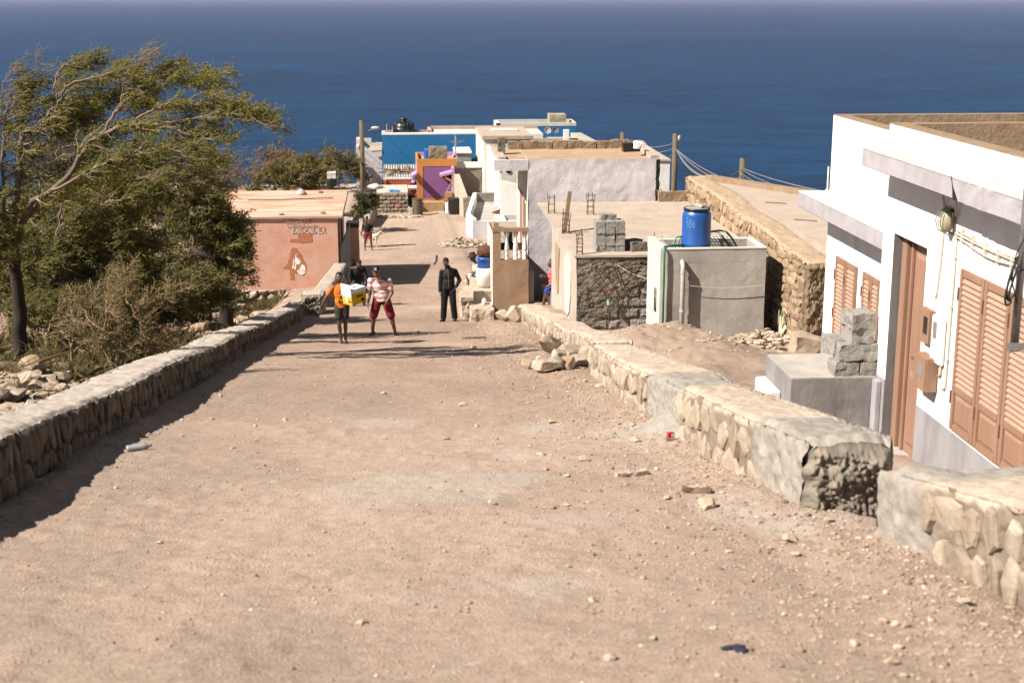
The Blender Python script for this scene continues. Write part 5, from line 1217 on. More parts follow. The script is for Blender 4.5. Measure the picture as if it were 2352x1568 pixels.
def small_cans():
    x, y = 0.86, 78.5; z = g1(x, y); m = MB(); m.gbox(x - .13, x + .13, y - .1, y + .1, z, z + .42, cell=.05, amp=.015, freq=7, seed=2); m.lathe([(.04, .4), (.04, .5), (0, .5)], 10, (x - .06, y, z)); solo(m, 'jerrycan', plain('pale_plastic', (.60, .55, .50), (.45, .4, .35)), 'pale plastic jerrycan on the ground left of the rusty oil drum', 'jerrycan', bevel=.0)
    x, y = 2.98, 79.3; z = g1(x, y); m = MB(); m.lathe([(0, 0), (.13, 0), (.17, .62), (.16, .62), (.12, .05), (0, .05)], 16, (x, y, z)); solo(m, 'bucket', WHITE, 'tall white bucket standing left of the black drum', 'bucket')
small_cans()

pv = thing('purple_house', 'small purple house with orange trim at the end of the street', 'house', (2.5, 84, -12.2))
def purple_house():
    y = 81.5; P = lambda px, py, yy=y: onY(px, py, yy)
    xl = float(P(958, 430)[0]); xr = float(P(1050, 430)[0]); zt = float(P(1000, 365)[2]); zb = -12.9; y1 = 85.2
    zi = float(P(1000, 382)[2]); xi = float(P(972, 430)[0]); zl = float(P(1000, 456)[2])
    m = MB(); m.box(xi, xr - .002, y, y + .05, zl, zi); m.build('front_panel', PURPLE, pv)
    o = MB(); o.box(xl, xr, y - .02, y + .06, zi, zt); o.box(xl, xi, y - .02, y + .06, zl, zi); o.box(xl, xr, y - .021, y + .06, zb, zl); o.build('trim', ORANGE, pv)
    s = MB(); s.box(xl, xl + .1, y + .061, y1, zb, zt - .25); s.box(xr - .1, xr, y + .061, y1, zb, zt); s.box(xl + .1, xr - .1, y1 - .15, y1 - .001, zb, zt - .01); s.build('side_wall', mat('lilac_paint', (.50, .27, .47), (.45, .24, .42), scale=3, bump=.2), pv)
    s = MB(); s.box(xl - .005, xl + .105, y + .061, y1, zt - .249, zt + .0); s.build('side_trim', ORANGE, pv)
    r = MB(); r.box(xl + .1, xr - .1, y + .06, y1 - .15, zt - .45, zt - .22); r.build('roof', ROOFT, pv)
    # sloping awning slabs: one at each side
    LP = MATS['lilac_paint']
    def awn(name, a, b, dy, th, mt, mu):
        a = np.array(a); b = np.array(b); m = MB(); D = np.array((0, dy, 0)); T = np.array((0, 0, -th)); m.hexa([a + T + D, a + T, b + T, b + T + D, a + D, a, b, b + D]); return m.build(name, mt, pv)
    ya = 80.6
    awn('awning', P(1011, 401, ya), P(1039, 394, ya), .9, .14, LP, None)
    w_ = MB(); w_.box(float(P(1038, 400, ya)[0]), float(P(1044, 400, ya)[0]), ya, y - .022, zb, float(P(1040, 386, ya)[2])); w_.build('side_pillar', LP, pv)
    b = MB(); b.tube([P(1022, 407, ya + .1), P(1039, 418, ya + .1)], .07, 8); b.build('brace', ORANGE, pv)
    w_ = MB(); w_.prism([P(1019, 406, y - .03), P(1039, 399, y - .03), P(1039, 428, y - .03)], (0, .008, 0)); w_.build('painted_awning_shadow', DARKIN, pv)  # dark sheet painting the shadow the right awning casts on the front
    # left awnings
    awn('awning', P(944, 404, 80.9), P(957, 398, 80.9), 1.4, .07, LP, None)
    wl = MB(); wl.prism([P(947, 406, 82.4), P(957, 400, 82.4), P(957, 452, 82.4)], (0, .1, 0)); wl.build('wing_wall', PURPLE, pv)
    awn('awning', P(945, 419, 81.8), P(952, 417, 81.8), .8, .06, LP, None)
    bx = MB(); q = P(1040, 462, 80.4); bx.box(q[0] - .42, q[0] + .02, 80.4, 80.75, q[2] + .0, q[2] + .5); o = bx.build('orange_box', plain('ochre_box_paint', (.44, .26, .12), (.36, .2, .09)), pv, bevel=.03)
    i = MB(); i.box(q[0] - .3, q[0] - .08, 80.385, 80.399, q[2] + .2, q[2] + .33); i.build('box_lid', plain('ochre_lid', (.50, .33, .17)), o, bevel=.01)
    st = MB(); a = onY(975, 489, 80.7); bq = onY(1024, 475, 80.7); st.gbox(a[0] - .3, bq[0] - .1, 80.5, 81.4, -12.6, -11.55, cell=.15, amp=.02, seed=8); st.build('doorstep', mat('ochre_step', (.42, .27, .13), (.33, .22, .12), scale=4, bump=.6), pv)
    rp = MB(); rp.tube([P(1037, 419, ya), P(1027, 437, ya), P(1024, 457, ya)], .012, 5); rp.tube([P(1037, 419, ya), P(1041, 440, ya), P(1044, 455, ya)], .012, 5); rp.build('rope', PVC, pv)
    # block hut holding a barrel on the roof
    h = thing('roof_tank_hut', 'rough cement tank box holding a barrel on the purple house roof', 'water tank', (3, 83, -9.6))
    a = P(986, 366, 82.0); b2 = P(1027, 342, 82.0); m = MB(); m.gbox(a[0], b2[0], 82.0, 83.2, zt - .3, b2[2] + .05, cell=.1, amp=.03, freq=5, seed=6, c=(.9, .82, .7)); m.build('box', CONCD, h)
    c = onY(1010, 341, 82.7); m = MB(); m.lathe([(0, -.5), (.38, -.5), (.40, .0), (.36, .09), (.2, .13), (0, .14)], 20, (c[0], 82.6, c[2] - .02)); m.build('barrel_lid', plain('dark_red_lid', (.10, .05, .04)), h, smooth=True)
    c = onY(981, 353, 83.4); m = MB(); m.lathe([(0, 0), (.22, 0), (.24, .2), (.24, .55), (.2, .6), (0, .6)], 18, (c[0] + .05, 83.4, zt - .2)); solo(m, 'blue_can', BLUEP, 'small blue can behind the cement tank box on the purple house roof', 'can')
    mst = thing('roof_mast', 'grey antenna mast on the right roof corner of the purple house', 'antenna', P(1045, 362, 82.5)); a = P(1045, 362, 82.5); m = MB(); m.tube([a - (0, 0, .2), P(1046, 312, 82.5)], .035, 6); m.tube([a + (.06, 0, -.2), P(1048, 315, 82.5)], .02, 6); m.build('mast', plain('pale_mast_wood', (.48, .42, .36)), mst)
    m = MB()
    for k in range(5): m.tube([P(1032 + k * 2, 325 + k, 82.5), P(1068 - k * 3, 323 + k * 1.6, 82.5)], .008, 5)
    m.build('aerial_rods', GALV, mst)
purple_house()

def side_yards():
    # rough rendered yard wall right of the purple house
    y = 80.2; P = onY
    m = MB(); x0 = float(P(1043, 440, y)[0]) + .03; x1 = float(P(1068, 440, 77)[0]); zt = float(P(1055, 412, y)[2])
    m.hexa([(x0, 80.6, -13), (x1 - .1, 77.0, -13), (x1 + .15, 77.0, -13), (x0 + .3, 80.6, -13), (x0, 80.6, zt + .25), (x1 - .1, 77.0, zt - .55), (x1 + .15, 77.0, zt - .55), (x0 + .3, 80.6, zt + .25)], c=(2.0, 1.8, 1.6))
    m.gbox(x1 - .1, x1 + 2.0, 77.0, 77.25, -13, zt - .55, cell=.15, amp=.03, freq=4, seed=4, c=(1.05, .95, .85)); solo(m, 'yard_wall', CONCD, 'rough rendered yard wall right of the purple house', 'wall')
    m = MB(); a = P(1045, 388, 82); b = P(1106, 388, 82); zt2 = float(P(1075, 386, 82)[2]); m.gbox(a[0] + .05, b[0], 82, 84.6, -13, zt2, cell=.25, amp=.03, freq=3, seed=6, c=(1.0, .95, .9)); o = solo(m, 'flat_annex', CONCD, 'low dark cement annex with a white roof edge by the purple house', 'building')
    r = MB(); r.box(a[0] + .03, b[0], 81.95, 84.6, zt2 + .002, zt2 + .06); r.build('roof', CREAM, o)
    m = MB(); a = P(1050, 372, 86); b = P(1082, 372, 86); zt3 = float(P(1066, 352, 86)[2]); m.gbox(a[0], b[0], 86, 88.5, -12.5, zt3, cell=.2, amp=.015, freq=3, seed=7); o = solo(m, 'block_hut', BLOCK, 'small grey block hut with a flat white roof before the blue wall', 'hut')
    r = MB(); r.box(a[0] - .15, b[0] + .03, 85.9, 88.6, zt3 + .002, zt3 + .10); r.build('roof', WHITE, o)
    m = MB(); a = P(1083, 385, 87); v, f = rock_verts(55, 3, (.45, .4, .4), 4, .8, .3); m.add(v + a + (.25, 0, .2), f); solo(m, 'scrap_heap', BLACKP, 'dark heap of scrap beside the grey block hut', 'scrap')
    # orange gate wall and tin roofed shed at the left of the purple house
    m = MB(); y = 84.5; a = P(883, 440, y); b = P(943, 412, y); m.box(a[0], b[0], y, y + .15, -13, b[2]); m.box(a[0] - .02, a[0] + .12, y - .5, y, -13, b[2]); o = solo(m, 'red_wall', REDW, 'brick red wall with a pale coping below the tin roof', 'wall')
    q = MB(); q.box(a[0] - .05, b[0], y - .03, y + .3, b[2] + .001, b[2] + .07); q.build('coping', CREAM, o)
    m = MB(); y = 81.6; a = P(938, 432, y); b = P(957, 432, y); m.box(a[0] + .12, b[0], y, y + .12, -11.7, b[2] - .1); o = solo(m, 'orange_gate', REDW, 'brick red gate panel with an orange post behind the rusty drum', 'gate')
    q = MB(); q.box(a[0] - .02, a[0] + .10, y - .1, y + .1, -13, b[2]); q.build('post', ORANGE, o); q = MB(); q.box(a[0] - .03, b[0], y - .12, y + .15, b[2] + .001, b[2] + .14); q.build('coping', WHITE, o)
    sh = thing('tin_roof_shed', 'shed under a sloping corrugated tin roof below the blue wall', 'shed', (.8, 89, -11.5))
    y0, y1 = 86.5, 93.5; z0 = float(P(910, 408, y0)[2]); z1 = float(P(910, 378, y1)[2]); xa, xb = float(P(881, 400, 88)[0]), 2.1
    nx = 150; X = np.linspace(xa, xb, nx); Yv = np.linspace(y0, y1, 6); XX, YY = np.meshgrid(X, Yv, indexing='ij'); ZZ = z0 + (z1 - z0) * (YY - y0) / (y1 - y0) + .03 * np.sin(XX * 2 * math.pi / .16)
    m = MB(); m.grid(np.stack([XX, YY, ZZ], -1)); m.build('tin_roof', TIN, sh, normals=False); m = MB(); m.box(xa + .05, xb, y0 + .05, y1, -13, z0 - .05); m.build('wall', PARA, sh); m = MB(); m.box(xa - .02, xb, y0 - .1, y0 + .04, z0 - .12, z0 - .035); m.build('roof_beam', CREAM, sh)
    def onroof(px, py):
        for yy in np.arange(y0, y1, .05):
            p = onY(px, py, yy)
            if p[2] <= z0 + (z1 - z0) * (yy - y0) / (y1 - y0) + .03: pass
            else: continue
            return p
        return p
    for i, (px, py, s) in enumerate(((897, 404, .5), (893, 408, .45), (934, 392, .55), (938, 400, .3), (886, 410, .4))):
        yy = 87.5 + i * .5 if i not in (2,) else 90.5; f_ = (yy - y0) / (y1 - y0); p = onY(px, py, yy); rock((p[0], yy, z0 + (z1 - z0) * f_ + .02), (s, s, s * .7), 350 + i, 'brown stone weighing down the corrugated tin roof', 'stones on the tin roof', c=(.33, .24, .17), c2=(.2, .14, .1), sub=3, name='stone')
    m = MB(); rr = np.random.default_rng(3); c = onY(917, 398, 88.5); c[2] = z0 + (z1 - z0) * 2 / (y1 - y0) + .1
    for k in range(16):
        d = rr.normal(size=3) * (.55, .35, .22); d[2] = abs(d[2]); m.tube([c - d * .7 * (1, 1, .1), c + d * .2 + (0, 0, .08), c + d * (1, 1, .9) + (.1, 0, .03)], [.05, .045, .02], 6)
    solo(m, 'driftwood', WOODG, 'tangle of grey driftwood lying on the tin roof', 'driftwood')
side_yards()

# ================================================================== blue house, lilac house, tall white house, terrace
bl = thing('blue_house', 'wide house with a strong blue end wall and white roof rim', 'house', (2.5, 98, -12.5))
def blue_house():
    y = 95.0; x0, x1 = -.74, 6.2; zt = -8.97
    m = MB(); m.box(x0, x1, y, y + .2, -14, zt - .12); m.box(x0, x0 + .2, y + .201, 97, -14, zt - .12); m.box(3, x1, y + .3, 104, -14, zt - .5); m.build('blue_wall', BLUEW, bl)
    r = MB(); r.box(x0 - .01, x1, y - .015, y + .25, zt - .119, zt); r.box(x0 - .01, x0 + .2, y + .251, 96.6, zt - .119, zt - .001); r.build('roof_rim', WHITE, bl)
    p = MB(); p.box(x0 + .2, 2.4, 96.4, 96.6, zt - .5, zt + .03); p.box(2.35, 2.6, 96.61, 99, zt - .5, zt + .02); p.box(2.61, 10, 98.9, 99.1, zt - .5, zt + .08); p.build('parapet', ROOF, bl)
    f = MB(); f.box(x0 + .2, 2.34, y + .26, 96.39, zt - .6, zt - .35); f.box(2.61, 10, y + .26, 98.89, zt - .6, zt - .15); f.build('roof', CREAM, bl)
    # second blue block behind
    y2 = 108; a = onY(1140, 283, y2); b = onY(1322, 290, y2); zt2 = float(a[2])
    q = MB(); q.box(a[0] + .3, b[0], y2, y2 + 5, -15, zt2 - .25); q.build('rear_blue_wall', BLUEW, bl)
    q = MB(); q.box(a[0], b[0] + .05, y2 - .02, y2 + .2, zt2 - .249, zt2); q.box(a[0] - .0, a[0] + .3, y2 - .02, y2 + 2.8, -13, zt2 - .001); q.box(a[0] + .301, b[0] + .05, y2 + 2.7, y2 + 2.9, zt2 - .3, zt2 + .02); q.box(b[0] - .2, b[0] + .06, y2 + .201, y2 + 2.69, zt2 - .3, zt2); q.build('rear_roof_rim', CREAM, bl)
    c = onY(1262, 284, y2 + .8); d = onY(1300, 263, y2 + .8); m = MB(); m.gbox(c[0], d[0], y2 + .8, y2 + 2.2, zt2 - .2, d[2], cell=.25, amp=.02, seed=3); solo(m, 'roof_tank_box', mat('yellowish_cement', (.42, .36, .25), (.33, .28, .19), scale=2, bump=.4), 'square yellowish cement tank box on the rear blue roof', 'water tank')
    for i, (px, py, cc, l) in enumerate(((1258, 301, (.5, .46, .42), 'pale satellite dish before the rear blue wall'), (1276, 301, (.17, .19, .22), 'dark satellite dish before the rear blue wall'))):
        t = thing('satellite_dish', l, 'satellite dish', onY(px, 314, 104.5)); p = onY(px, py, 104.5); m = MB(); m.lathe([(.0, .0), (.13, .015), (.21, .05), (.26, .09), (.255, .105), (.2, .06), (0, .025)], 20, p, axis=(.2, -.9, .4)); m.build('dish', plain('dish_grey_%d' % i, cc), t, smooth=True); m = MB(); m.tube([p, p - (0, -.1, .9)], .03, 6); m.tube([p + (0, 0, -.2), p + (.1, -.35, .1)], .015, 5); m.build('stand', GALV, t)
blue_house()
def roof_tank():
    y = 95.9; c = onY(928, 307, y); x, z = c[0], -9.32; t = thing('water_tank', 'big black ribbed water tank with a neck on the blue house roof', 'water tank', (x, y, z))
    pr = [(0, 0), (.62, 0), (.68, .08), (.70, .4), (.72, .42), (.72, .46), (.70, .48), (.68, .62), (.62, .74), (.5, .83), (.3, .87), (.22, .88), (.22, .93), (.26, .95), (.26, 1.03), (.1, 1.08), (0, 1.09)]
    pr = [(a, b * 1.2) for a, b in pr]; m = MB(); m.lathe(pr, 36, (x, y, z)); m.build('body', BLACKP, t, smooth=True); m = MB()
    for k in range(16):
        a = k / 16 * 6.283; ca, sa = math.cos(a), math.sin(a); m.tube([(x + ca * r, y + sa * r, z + h * 1.2) for r, h in ((.69, .1), (.715, .4), (.69, .64), (.62, .75), (.4, .86))], .022, 6)
    m.build('rib', BLACKP, t, smooth=True)
    m = MB(); a = onY(898, 292, y); m.tube([(a[0] + .1, y, z), (a[0] + .1, y, a[2]), (a[0] + .25, y, a[2] + .03)], .018, 6); m.tube([(a[0] - .28, y, z), (a[0] - .28, y, a[2] + .22)], .02, 6); solo(m, 'roof_pipe', PVC, 'two thin white pipes standing left of the black roof tank', 'pipe')
roof_tank()
def lilac_house():
    y = 95.1; t = thing('lilac_house', 'small faded lilac house with an open roof corner left of the blue wall', 'house', (-1.5, 96, -12.5)); x0, x1 = -2.48, -.76; P = onY
    z1 = float(P(850, 346, y)[2]); z2 = float(P(850, 325, y)[2])
    m = MB(); m.box(x0, x1, y, y + 2.8, -13.5, z1); m.build('wall', PLASTER, t)
    p = MB(); p.box(x0, x0 + .2, y + .001, y + 1.2, z1 + .001, z1 + .28); p.box(x0, x0 + .3, y + 1.21, y + 2.8, z1 + .001, z1 + .62); p.box(x0 + .3, x0 + 1.0, y + 2.5, y + 2.79, z1 + .001, z1 + .55); p.box(x0 + 1.0, x1, y + 2.5, y + 2.78, z1 + .001, z1 + .26); p.build('parapet', CREAM, t)
    r = MB(); r.box(x0 + .31, x1 - .01, y + .05, y + 2.49, z1 + .001, z1 + .03); r.build('roof', ROOF, t)
    m = MB(); m.tube([P(854, 349, 94.9), P(877, 346, 94.97)], .04, 6); solo(m, 'spout', POLEW, 'dark spout sticking out of the blue wall towards the lilac house', 'pipe')
    m = MB(); p = P(838, 345, y + 1.4); m.gbox(p[0] - .2, p[0] + .15, y + .9, y + 1.2, z1 + .03, z1 + .13, cell=.07, amp=.03, freq=6, seed=5); solo(m, 'cloth', plain('turquoise_cloth', (.16, .42, .38)), 'turquoise cloth lying on the roof of the lilac house', 'cloth')
lilac_house()
def tall_house():
    t = thing('pillared_house', 'white house with a row of pilasters on its side, behind the terrace', 'house', (6.5, 80, -12)); x0 = 5.4; yb, yf = 88.3, 71.0; zt = -7.95
    m = MB(); m.quad((x0, yf, -13.5), (x0, yb, -13.5), (x0, yb, zt - .7), (x0, yf, zt - .7)); m.build('side_wall', mat('beige_side_wall', (.46, .42, .37), scale=3, bump=.2), t)
    p = MB(); n = 9
    for k in range(n):
        a = yf + (k + .15) * (yb - yf) / n; p.box(x0 - .16, x0 - .004, a, a + 1.05, -13.2, zt - .7)
    p.box(x0 - .17, x0 - .003, yf, yb, zt - .69, zt - .35); p.build('pilasters', WHITE, t)
    f = MB(); f.box(x0, 9.5, yf, yf + .15, -13.5, -8.6); f.build('front_wall', CREAM, t)
    h = MB(); q = onY(1168, 393, yf - .02); h.lathe([(0, 0), (.11, 0), (.13, .02), (0, .02)], 9, (q[0], yf - .02, q[2]), axis=(0, -1, 0)); h.build('hole', DARKIN, t)
    w_ = MB(); a = onY(1150, 415, 69); w_.hexa([(a[0], 69, -11.4), (9, 69, -11.4), (9, 69.3, -11.4), (a[0], 69.3, -11.4), (a[0], 69, a[2]), (9, 69, a[2] - .9), (9, 69.3, a[2] - .9), (a[0], 69.3, a[2])]); w_.build('sloping_wall', WHITE, t)
    a = onY(1112, 313, 80); b = onY(1220, 313, 80); zz = float(a[2]); u = MB(); u.box(a[0], b[0], 80, 88, -12, zz - .22); u.build('upper_wall', CREAM, t)
    s = MB(); s.box(a[0] - .12, b[0] + .1, 79.9, 85.6, zz - .21, zz + .02); s.build('roof', ROOF, t, bevel=.03)
    q = onZ(1160, 297, zz + .1); s = MB(); s.box(q[0] - .8, q[0] + .7, q[1] - .6, q[1] + .4, zz + .02, zz + .12); s.build('roof_hatch', CREAM, t)
tall_house()
def terrace():
    t = thing('terrace', 'low white walled cement terrace jutting into the street', 'terrace', (5.5, 70, -11.4)); zt = -10.25; zf = -10.72
    A = (3.62, 66.0); B = (3.4, 67.6); C = (4.15, 75.0); D = (7.4, 75.0); E = (7.4, 66.0)
    m = MB()
    def wl(a, b, w_=.22, z1=zt, zb=-12.4):
        a = np.array(a); b = np.array(b); d = (b - a) / np.linalg.norm(b - a); n = np.array((d[1], -d[0])) * w_; m.hexa([(*a, zb), (*(a + n), zb), (*(b + n), zb), (*b, zb), (*a, z1), (*(a + n), z1), (*(b + n), z1), (*b, z1)])
    wl(A, B); wl(B, C); m.build('white_wall', WHITE, t, bevel=.02)
    m = MB(); wl((C[0] + .2, C[1] - .0), D, .22, zt - .003); m.build('back_parapet', CONCD, t)
    m = MB(); m.box(A[0] + .01, E[0], 66.0, 66.24, -12.4, zt - .12); m.build('front_wall', PLASTER, t)
    m = MB(); m.prism([(A[0] + .05, 66.1, -12), (B[0] + .08, 67.6, -12), (C[0] + .1, 74.9, -12), (7.4, 74.9, -12), (7.4, 66.1, -12)], (0, 0, 12 + zf)); m.build('floor', CONC, t)
    b = MB(); q = onY(1143, 500, 65.0); r_ = 6.6; x0 = q[0]; z1 = zt + .02
    b.box(x0, r_, 65.0, 65.2, -12.4, z1); b.box(x0, x0 + .45, 65.2, 67.2, -12.4, z1 - .001); b.box(x0 + .45, r_, 67.0, 67.2, -12.4, z1 - .002); b.build('cistern', CREAM, t, bevel=.02)
    b = MB(); b.box(x0 + .45, r_, 65.2, 67.0, -11.2, -10.65); b.build('cistern_inside', CONC, t)
    m = MB(); p = onZ(1116, 470, zf); m.lathe([(.1, 0), (.38, .0), (.42, .08), (.38, .16), (.12, .16)], 22, (p[0] - .1, p[1] + 2.4, zf)); solo(m, 'tyre', BLACKP, 'dark tyre lying in the back corner of the terrace', 'tyre')
    m = MB(); p = onZ(1138, 480, zf); rr = np.random.default_rng(4)
    for k in range(7): d = rr.normal(size=3) * (.5, .6, .15); m.tube([p + (0, 0, .1), p + d * .6 + (.2, .3, .25), p + d + (.5, .6, .2)], .02, 5)
    solo(m, 'wire_tangle', GALV, 'tangle of wire and rods on the terrace floor', 'wire')
    m = MB(); p = onZ(1178, 492, zf); m.tube([p + (-1.0, 0, .1), p + (0, .7, .3), p + (.9, .5, .3), p + (.6, -.1, .1), p + (-1.0, 0, .1)], .05, 6); m.tube([p + (-.8, 0, .1), p + (-.8, 0, -.05)], .04, 5); solo(m, 'rusty_frame', plain('red_rust_frame', (.25, .07, .04)), 'rusty red metal frame lying on the terrace', 'frame')
    m = MB(); p = onY(1115, 328, 92)
terrace()
def terrace_far():
    t = thing('grey_terrace_house', 'grey roof terrace with slanting parapet below the rear blue wall', 'house', (12, 93, -12)); y = 92; a = onY(1222, 331, y); b = onY(1290, 318, y); c = onY(1356, 328, y); z = float(b[2])
    m = MB(); m.box(a[0], c[0] - .8, y, y + .2, -14, z); m.prism([(c[0] - .8, y - 2.2, -14), (c[0] + .2, y - 2.2, -14), (c[0] - .1, y + 4, -14), (c[0] - .8, y + 4, -14)], (0, 0, 14 + z - .02)); m.build('wall', CONC, t)
    r = MB(); r.box(a[0], c[0] - .8, y + .2, y + 4, -12, z - .3); r.build('roof', ROOF, t)
    s = MB(); q = onY(1300, 318, y - .3); s.box(q[0] - .15, q[0] + .2, y - .3, y - .05, q[2] - .2, q[2] + .55); s.build('white_post', WHITE, t); 
terrace_far()

# ================================================================== poles and cables
def sag(a, b, s=.5, n=16):
    a = np.array(a); b = np.array(b); t = np.linspace(0, 1, n)[:, None]; p = a + (b - a) * t; p[:, 2] -= s * 4 * (t * (1 - t))[:, 0]; return p
def pole(name, label, px, top, y, zb, r=.13):
    p = onY(px, top, y); t = thing(name, label, 'pole', (p[0], y, zb)); m = MB(); m.tube([(p[0], y, zb), (p[0], y, (zb + p[2]) / 2), (p[0], y, p[2])], [r * 1.1, r, r * .88], 12); m.build('post', POLEW, t, smooth=True); return t, p
t1, p1 = pole('lamp_post', 'wooden pole with a street lamp arm before the lilac house', 830, 277, 90, -13.2, .15)
m = MB(); a = onY(833, 307, 90); b = onY(856, 297, 90); m.tube([a, (a + b) / 2 + (0, 0, .03), b], .03, 8); m.build('lamp_arm', GALV, t1)
m = MB(); q = onY(862, 294, 90); v, f = rock_verts(5, 3, (.27, .12, .1), 0, 1, .0); m.add(v + q, f); m.build('lamp_head', plain('lamp_white', (.62, .58, .52)), t1, smooth=True)
m = MB(); m.tube([onY(835, 283, 89.9), onY(835, 420, 89.9)], .03, 6); m.box(p1[0] - .22, p1[0] + .2, 89.7, 89.84, -10.3, -10.0); m.build('conduit', POLEW, t1)
def cab(label, pts, r=.02, mt=CABLE, s=.3, name='cable', gr='overhead cables'):
    m = MB(); m.tube(sag(pts[0], pts[1], s), r * .65, 5); return solo(m, name, mt, label, 'cable', gr)
T1 = onY(829, 287, 90)
cab('dark cable running down left from the lamp post', (T1, onY(735, 350, 112)), .022, CABLEB, .6); cab('dark cable from the lamp post to the blue house', (T1 + (.2, 0, -.02), onY(878, 302, 95)), .022, CABLEB, .25)
t2, p2 = pole('utility_pole', 'tall utility pole behind the white wall with many cables', 1551, 307, 75, -13.5, .15)
m = MB(); q = onY(1559, 318, 75); m.lathe([(0, 0), (.1, 0), (.12, .15), (.1, .3), (0, .32)], 12, q - (0, 0, .15)); m.build('lamp', plain('pole_lamp_white', (.6, .58, .55)), t2, smooth=True)
t3, p3 = pole('utility_pole', 'short utility pole behind the bleached flat roof', 1706, 364, 85, -16, .2)
t4, p4 = pole('utility_pole', 'top of a pole peeping over the tan roof', 1430, 304, 96, -14, .17)
A = onY(1553, 338, 75); B = onY(1705, 388, 85); C = onY(1905, 442, 60)
cab('upper cable between the tall and the short utility pole', (A, B), .035, s=1.0); cab('lower cable between the tall and the short utility pole', (A - (0, 0, .2), B - (0, 0, .4)), .03, s=1.3)
cab('upper cable from the short utility pole to the white house', (B + (.1, 0, 0), C), .035, s=.12); cab('lower cable from the short utility pole to the white house', (B + (.1, 0, -.12), C - (0, 0, .1)), .03, s=.3)
for i, (px, py, yy) in enumerate(((1640, 412, 39), (1628, 410, 39), (1690, 425, 52), (1740, 432, 50))):
    cab(['steepest cable from the tall utility pole down to the roof', 'second steepest cable from the tall pole down to the roof', 'slanting cable from the tall pole towards the roof middle', 'flattest slanting cable from the tall pole down to the roof'][i], (A - (0, 0, .1), onY(px, py, yy)), .025, s=.3)
cab('upper cable from the tall utility pole to the tan roof', (A + (0, 0, .25), onY(1437, 318, 96)), .025, s=.4); cab('lower cable from the tall utility pole to the pole top', (A, onY(1437, 326, 96)), .025, s=.5)
cab('cable from the tall pole down left to the white wall', (A - (0, 0, .1), onY(1508, 362, 60)), .022, s=.25)
cab('cable from the short pole down left to the roof', (B - (.1, 0, .4), onY(1640, 413, 70)), .028, s=.2); cab('cable from the short pole down right to the parapet', (B - (0, 0, .3), onY(1770, 430, 60)), .028, s=.1); cab('long cable from the short pole towards the vent pipe', (B - (0, 0, .5), onY(1850, 441, 55)), .022, s=.4)

# ================================================================== street corner things: barrel, bucket, sack, steps
def street_barrel():
    x, y = 2.36, 37.0; z = float(onY(1113, 660, y)[2]) + .02
    bk = MB(); bk.lathe([(0, 0), (.17, 0), (.21, .05), (.245, .28), (.25, .53), (.235, .53), (.19, .06), (0, .05)], 26, (x, y, z)); solo(bk, 'white_tub', plain('white_tub_plastic', (.70, .66, .62), (.6, .55, .5)), 'tall white tub on the step beside the balustrade porch', 'tub', smooth=True)
    b = thing('small_barrel', 'small blue barrel stacked in the white tub', 'barrel', (x - .0, y, z + .3)); m = MB(); m.lathe([(0, 0), (.19, 0), (.195, .1), (.2, .3), (.195, .42), (.21, .43), (.21, .49), (.19, .51), (0, .51)], 26, (x, y, z + .3)); m.build('body', BLUEP, b, smooth=True)
    c = MB(); v, f = rock_verts(21, 4, (.25, .2, .17), 0, 1, .12); v[:, 2] = np.maximum(v[:, 2], -.12); n = fbm(v[:, 0] * 14, v[:, 1] * 14, v[:, 2] * 5, 3, 4); c.add(v * (1 + .06 * n)[:, None] + (x + .02, y, z + .81 + .13), f); solo(c, 'brown_bag', plain('brown_cloth', (.11, .045, .022), (.07, .028, .014)), 'dark brown cloth bag lying on the small blue barrel', 'bag', smooth=True)
    w_ = MB(); p = onY(1117, 573, 37.4); v, f = rock_verts(22, 3, (.11, .1, .11), 0, 1, .1); w_.add(v + p, f); solo(w_, 'white_bowl', WHITE, 'round white bowl behind the brown bag by the porch', 'bowl', smooth=True)
    st = MB(); st.gbox(2.0, 2.5, 36.4, 38.2, -8.9, z - .005, cell=.12, amp=.03, freq=4, seed=3, c=(.5, .41, .32)); st.gbox(1.72, 2.02, 36.6, 38.0, -8.9, z - .2, cell=.1, amp=.04, freq=5, seed=4, c=(.48, .39, .30)); st.gbox(1.9, 2.48, 35.5, 36.42, -8.9, z - .28, cell=.1, amp=.045, freq=5, seed=5, c=(.5, .42, .33))
    solo(st, 'stone_steps', VCOL, 'worn stone steps before the balustrade porch', 'steps')
    m = MB(); p = onY(1112, 692, 36.1); v, f = rock_verts(24, 3, (.06, .05, .08), 0, 1, .25); m.add(v + p, f); solo(m, 'plastic_bag', WHITE, 'small white plastic bag at the stone steps', 'bag')
    m = MB(); p = onY(1098, 650, 39.5); m.lathe([(0, 0), (.1, 0), (.12, .3), (0, .3)], 14, (p[0], 39.5, -8.3)); solo(m, 'ribbed_bucket', WHITE, 'white ribbed bucket behind the white tub', 'bucket')
street_barrel()
def black_bin():
    y = 62; p = onY(763, 428, y); t = thing('water_bin', 'black water bin with a pale block on its lid behind the salmon bar', 'water tank', (p[0], y, p[2] - 1.2)); k = np.linalg.norm(p) / F; r = 12.5 * k
    m = MB(); m.lathe([(0, -1.2), (r, -1.2), (r, .28), (r * .95, .34), (r * .8, .37), (0, .38)], 26, p); m.build('body', BLACKP, t, smooth=False)
    m = MB(); m.gbox(p[0] - r * .85, p[0] + r * .72, y - .2, y + .2, p[2] + .36, p[2] + .62, cell=.06, amp=.012, freq=6, seed=2); solo(m, 'pale_block', CREAM, 'pale block lying on the lid of the black water bin', 'block')
black_bin()
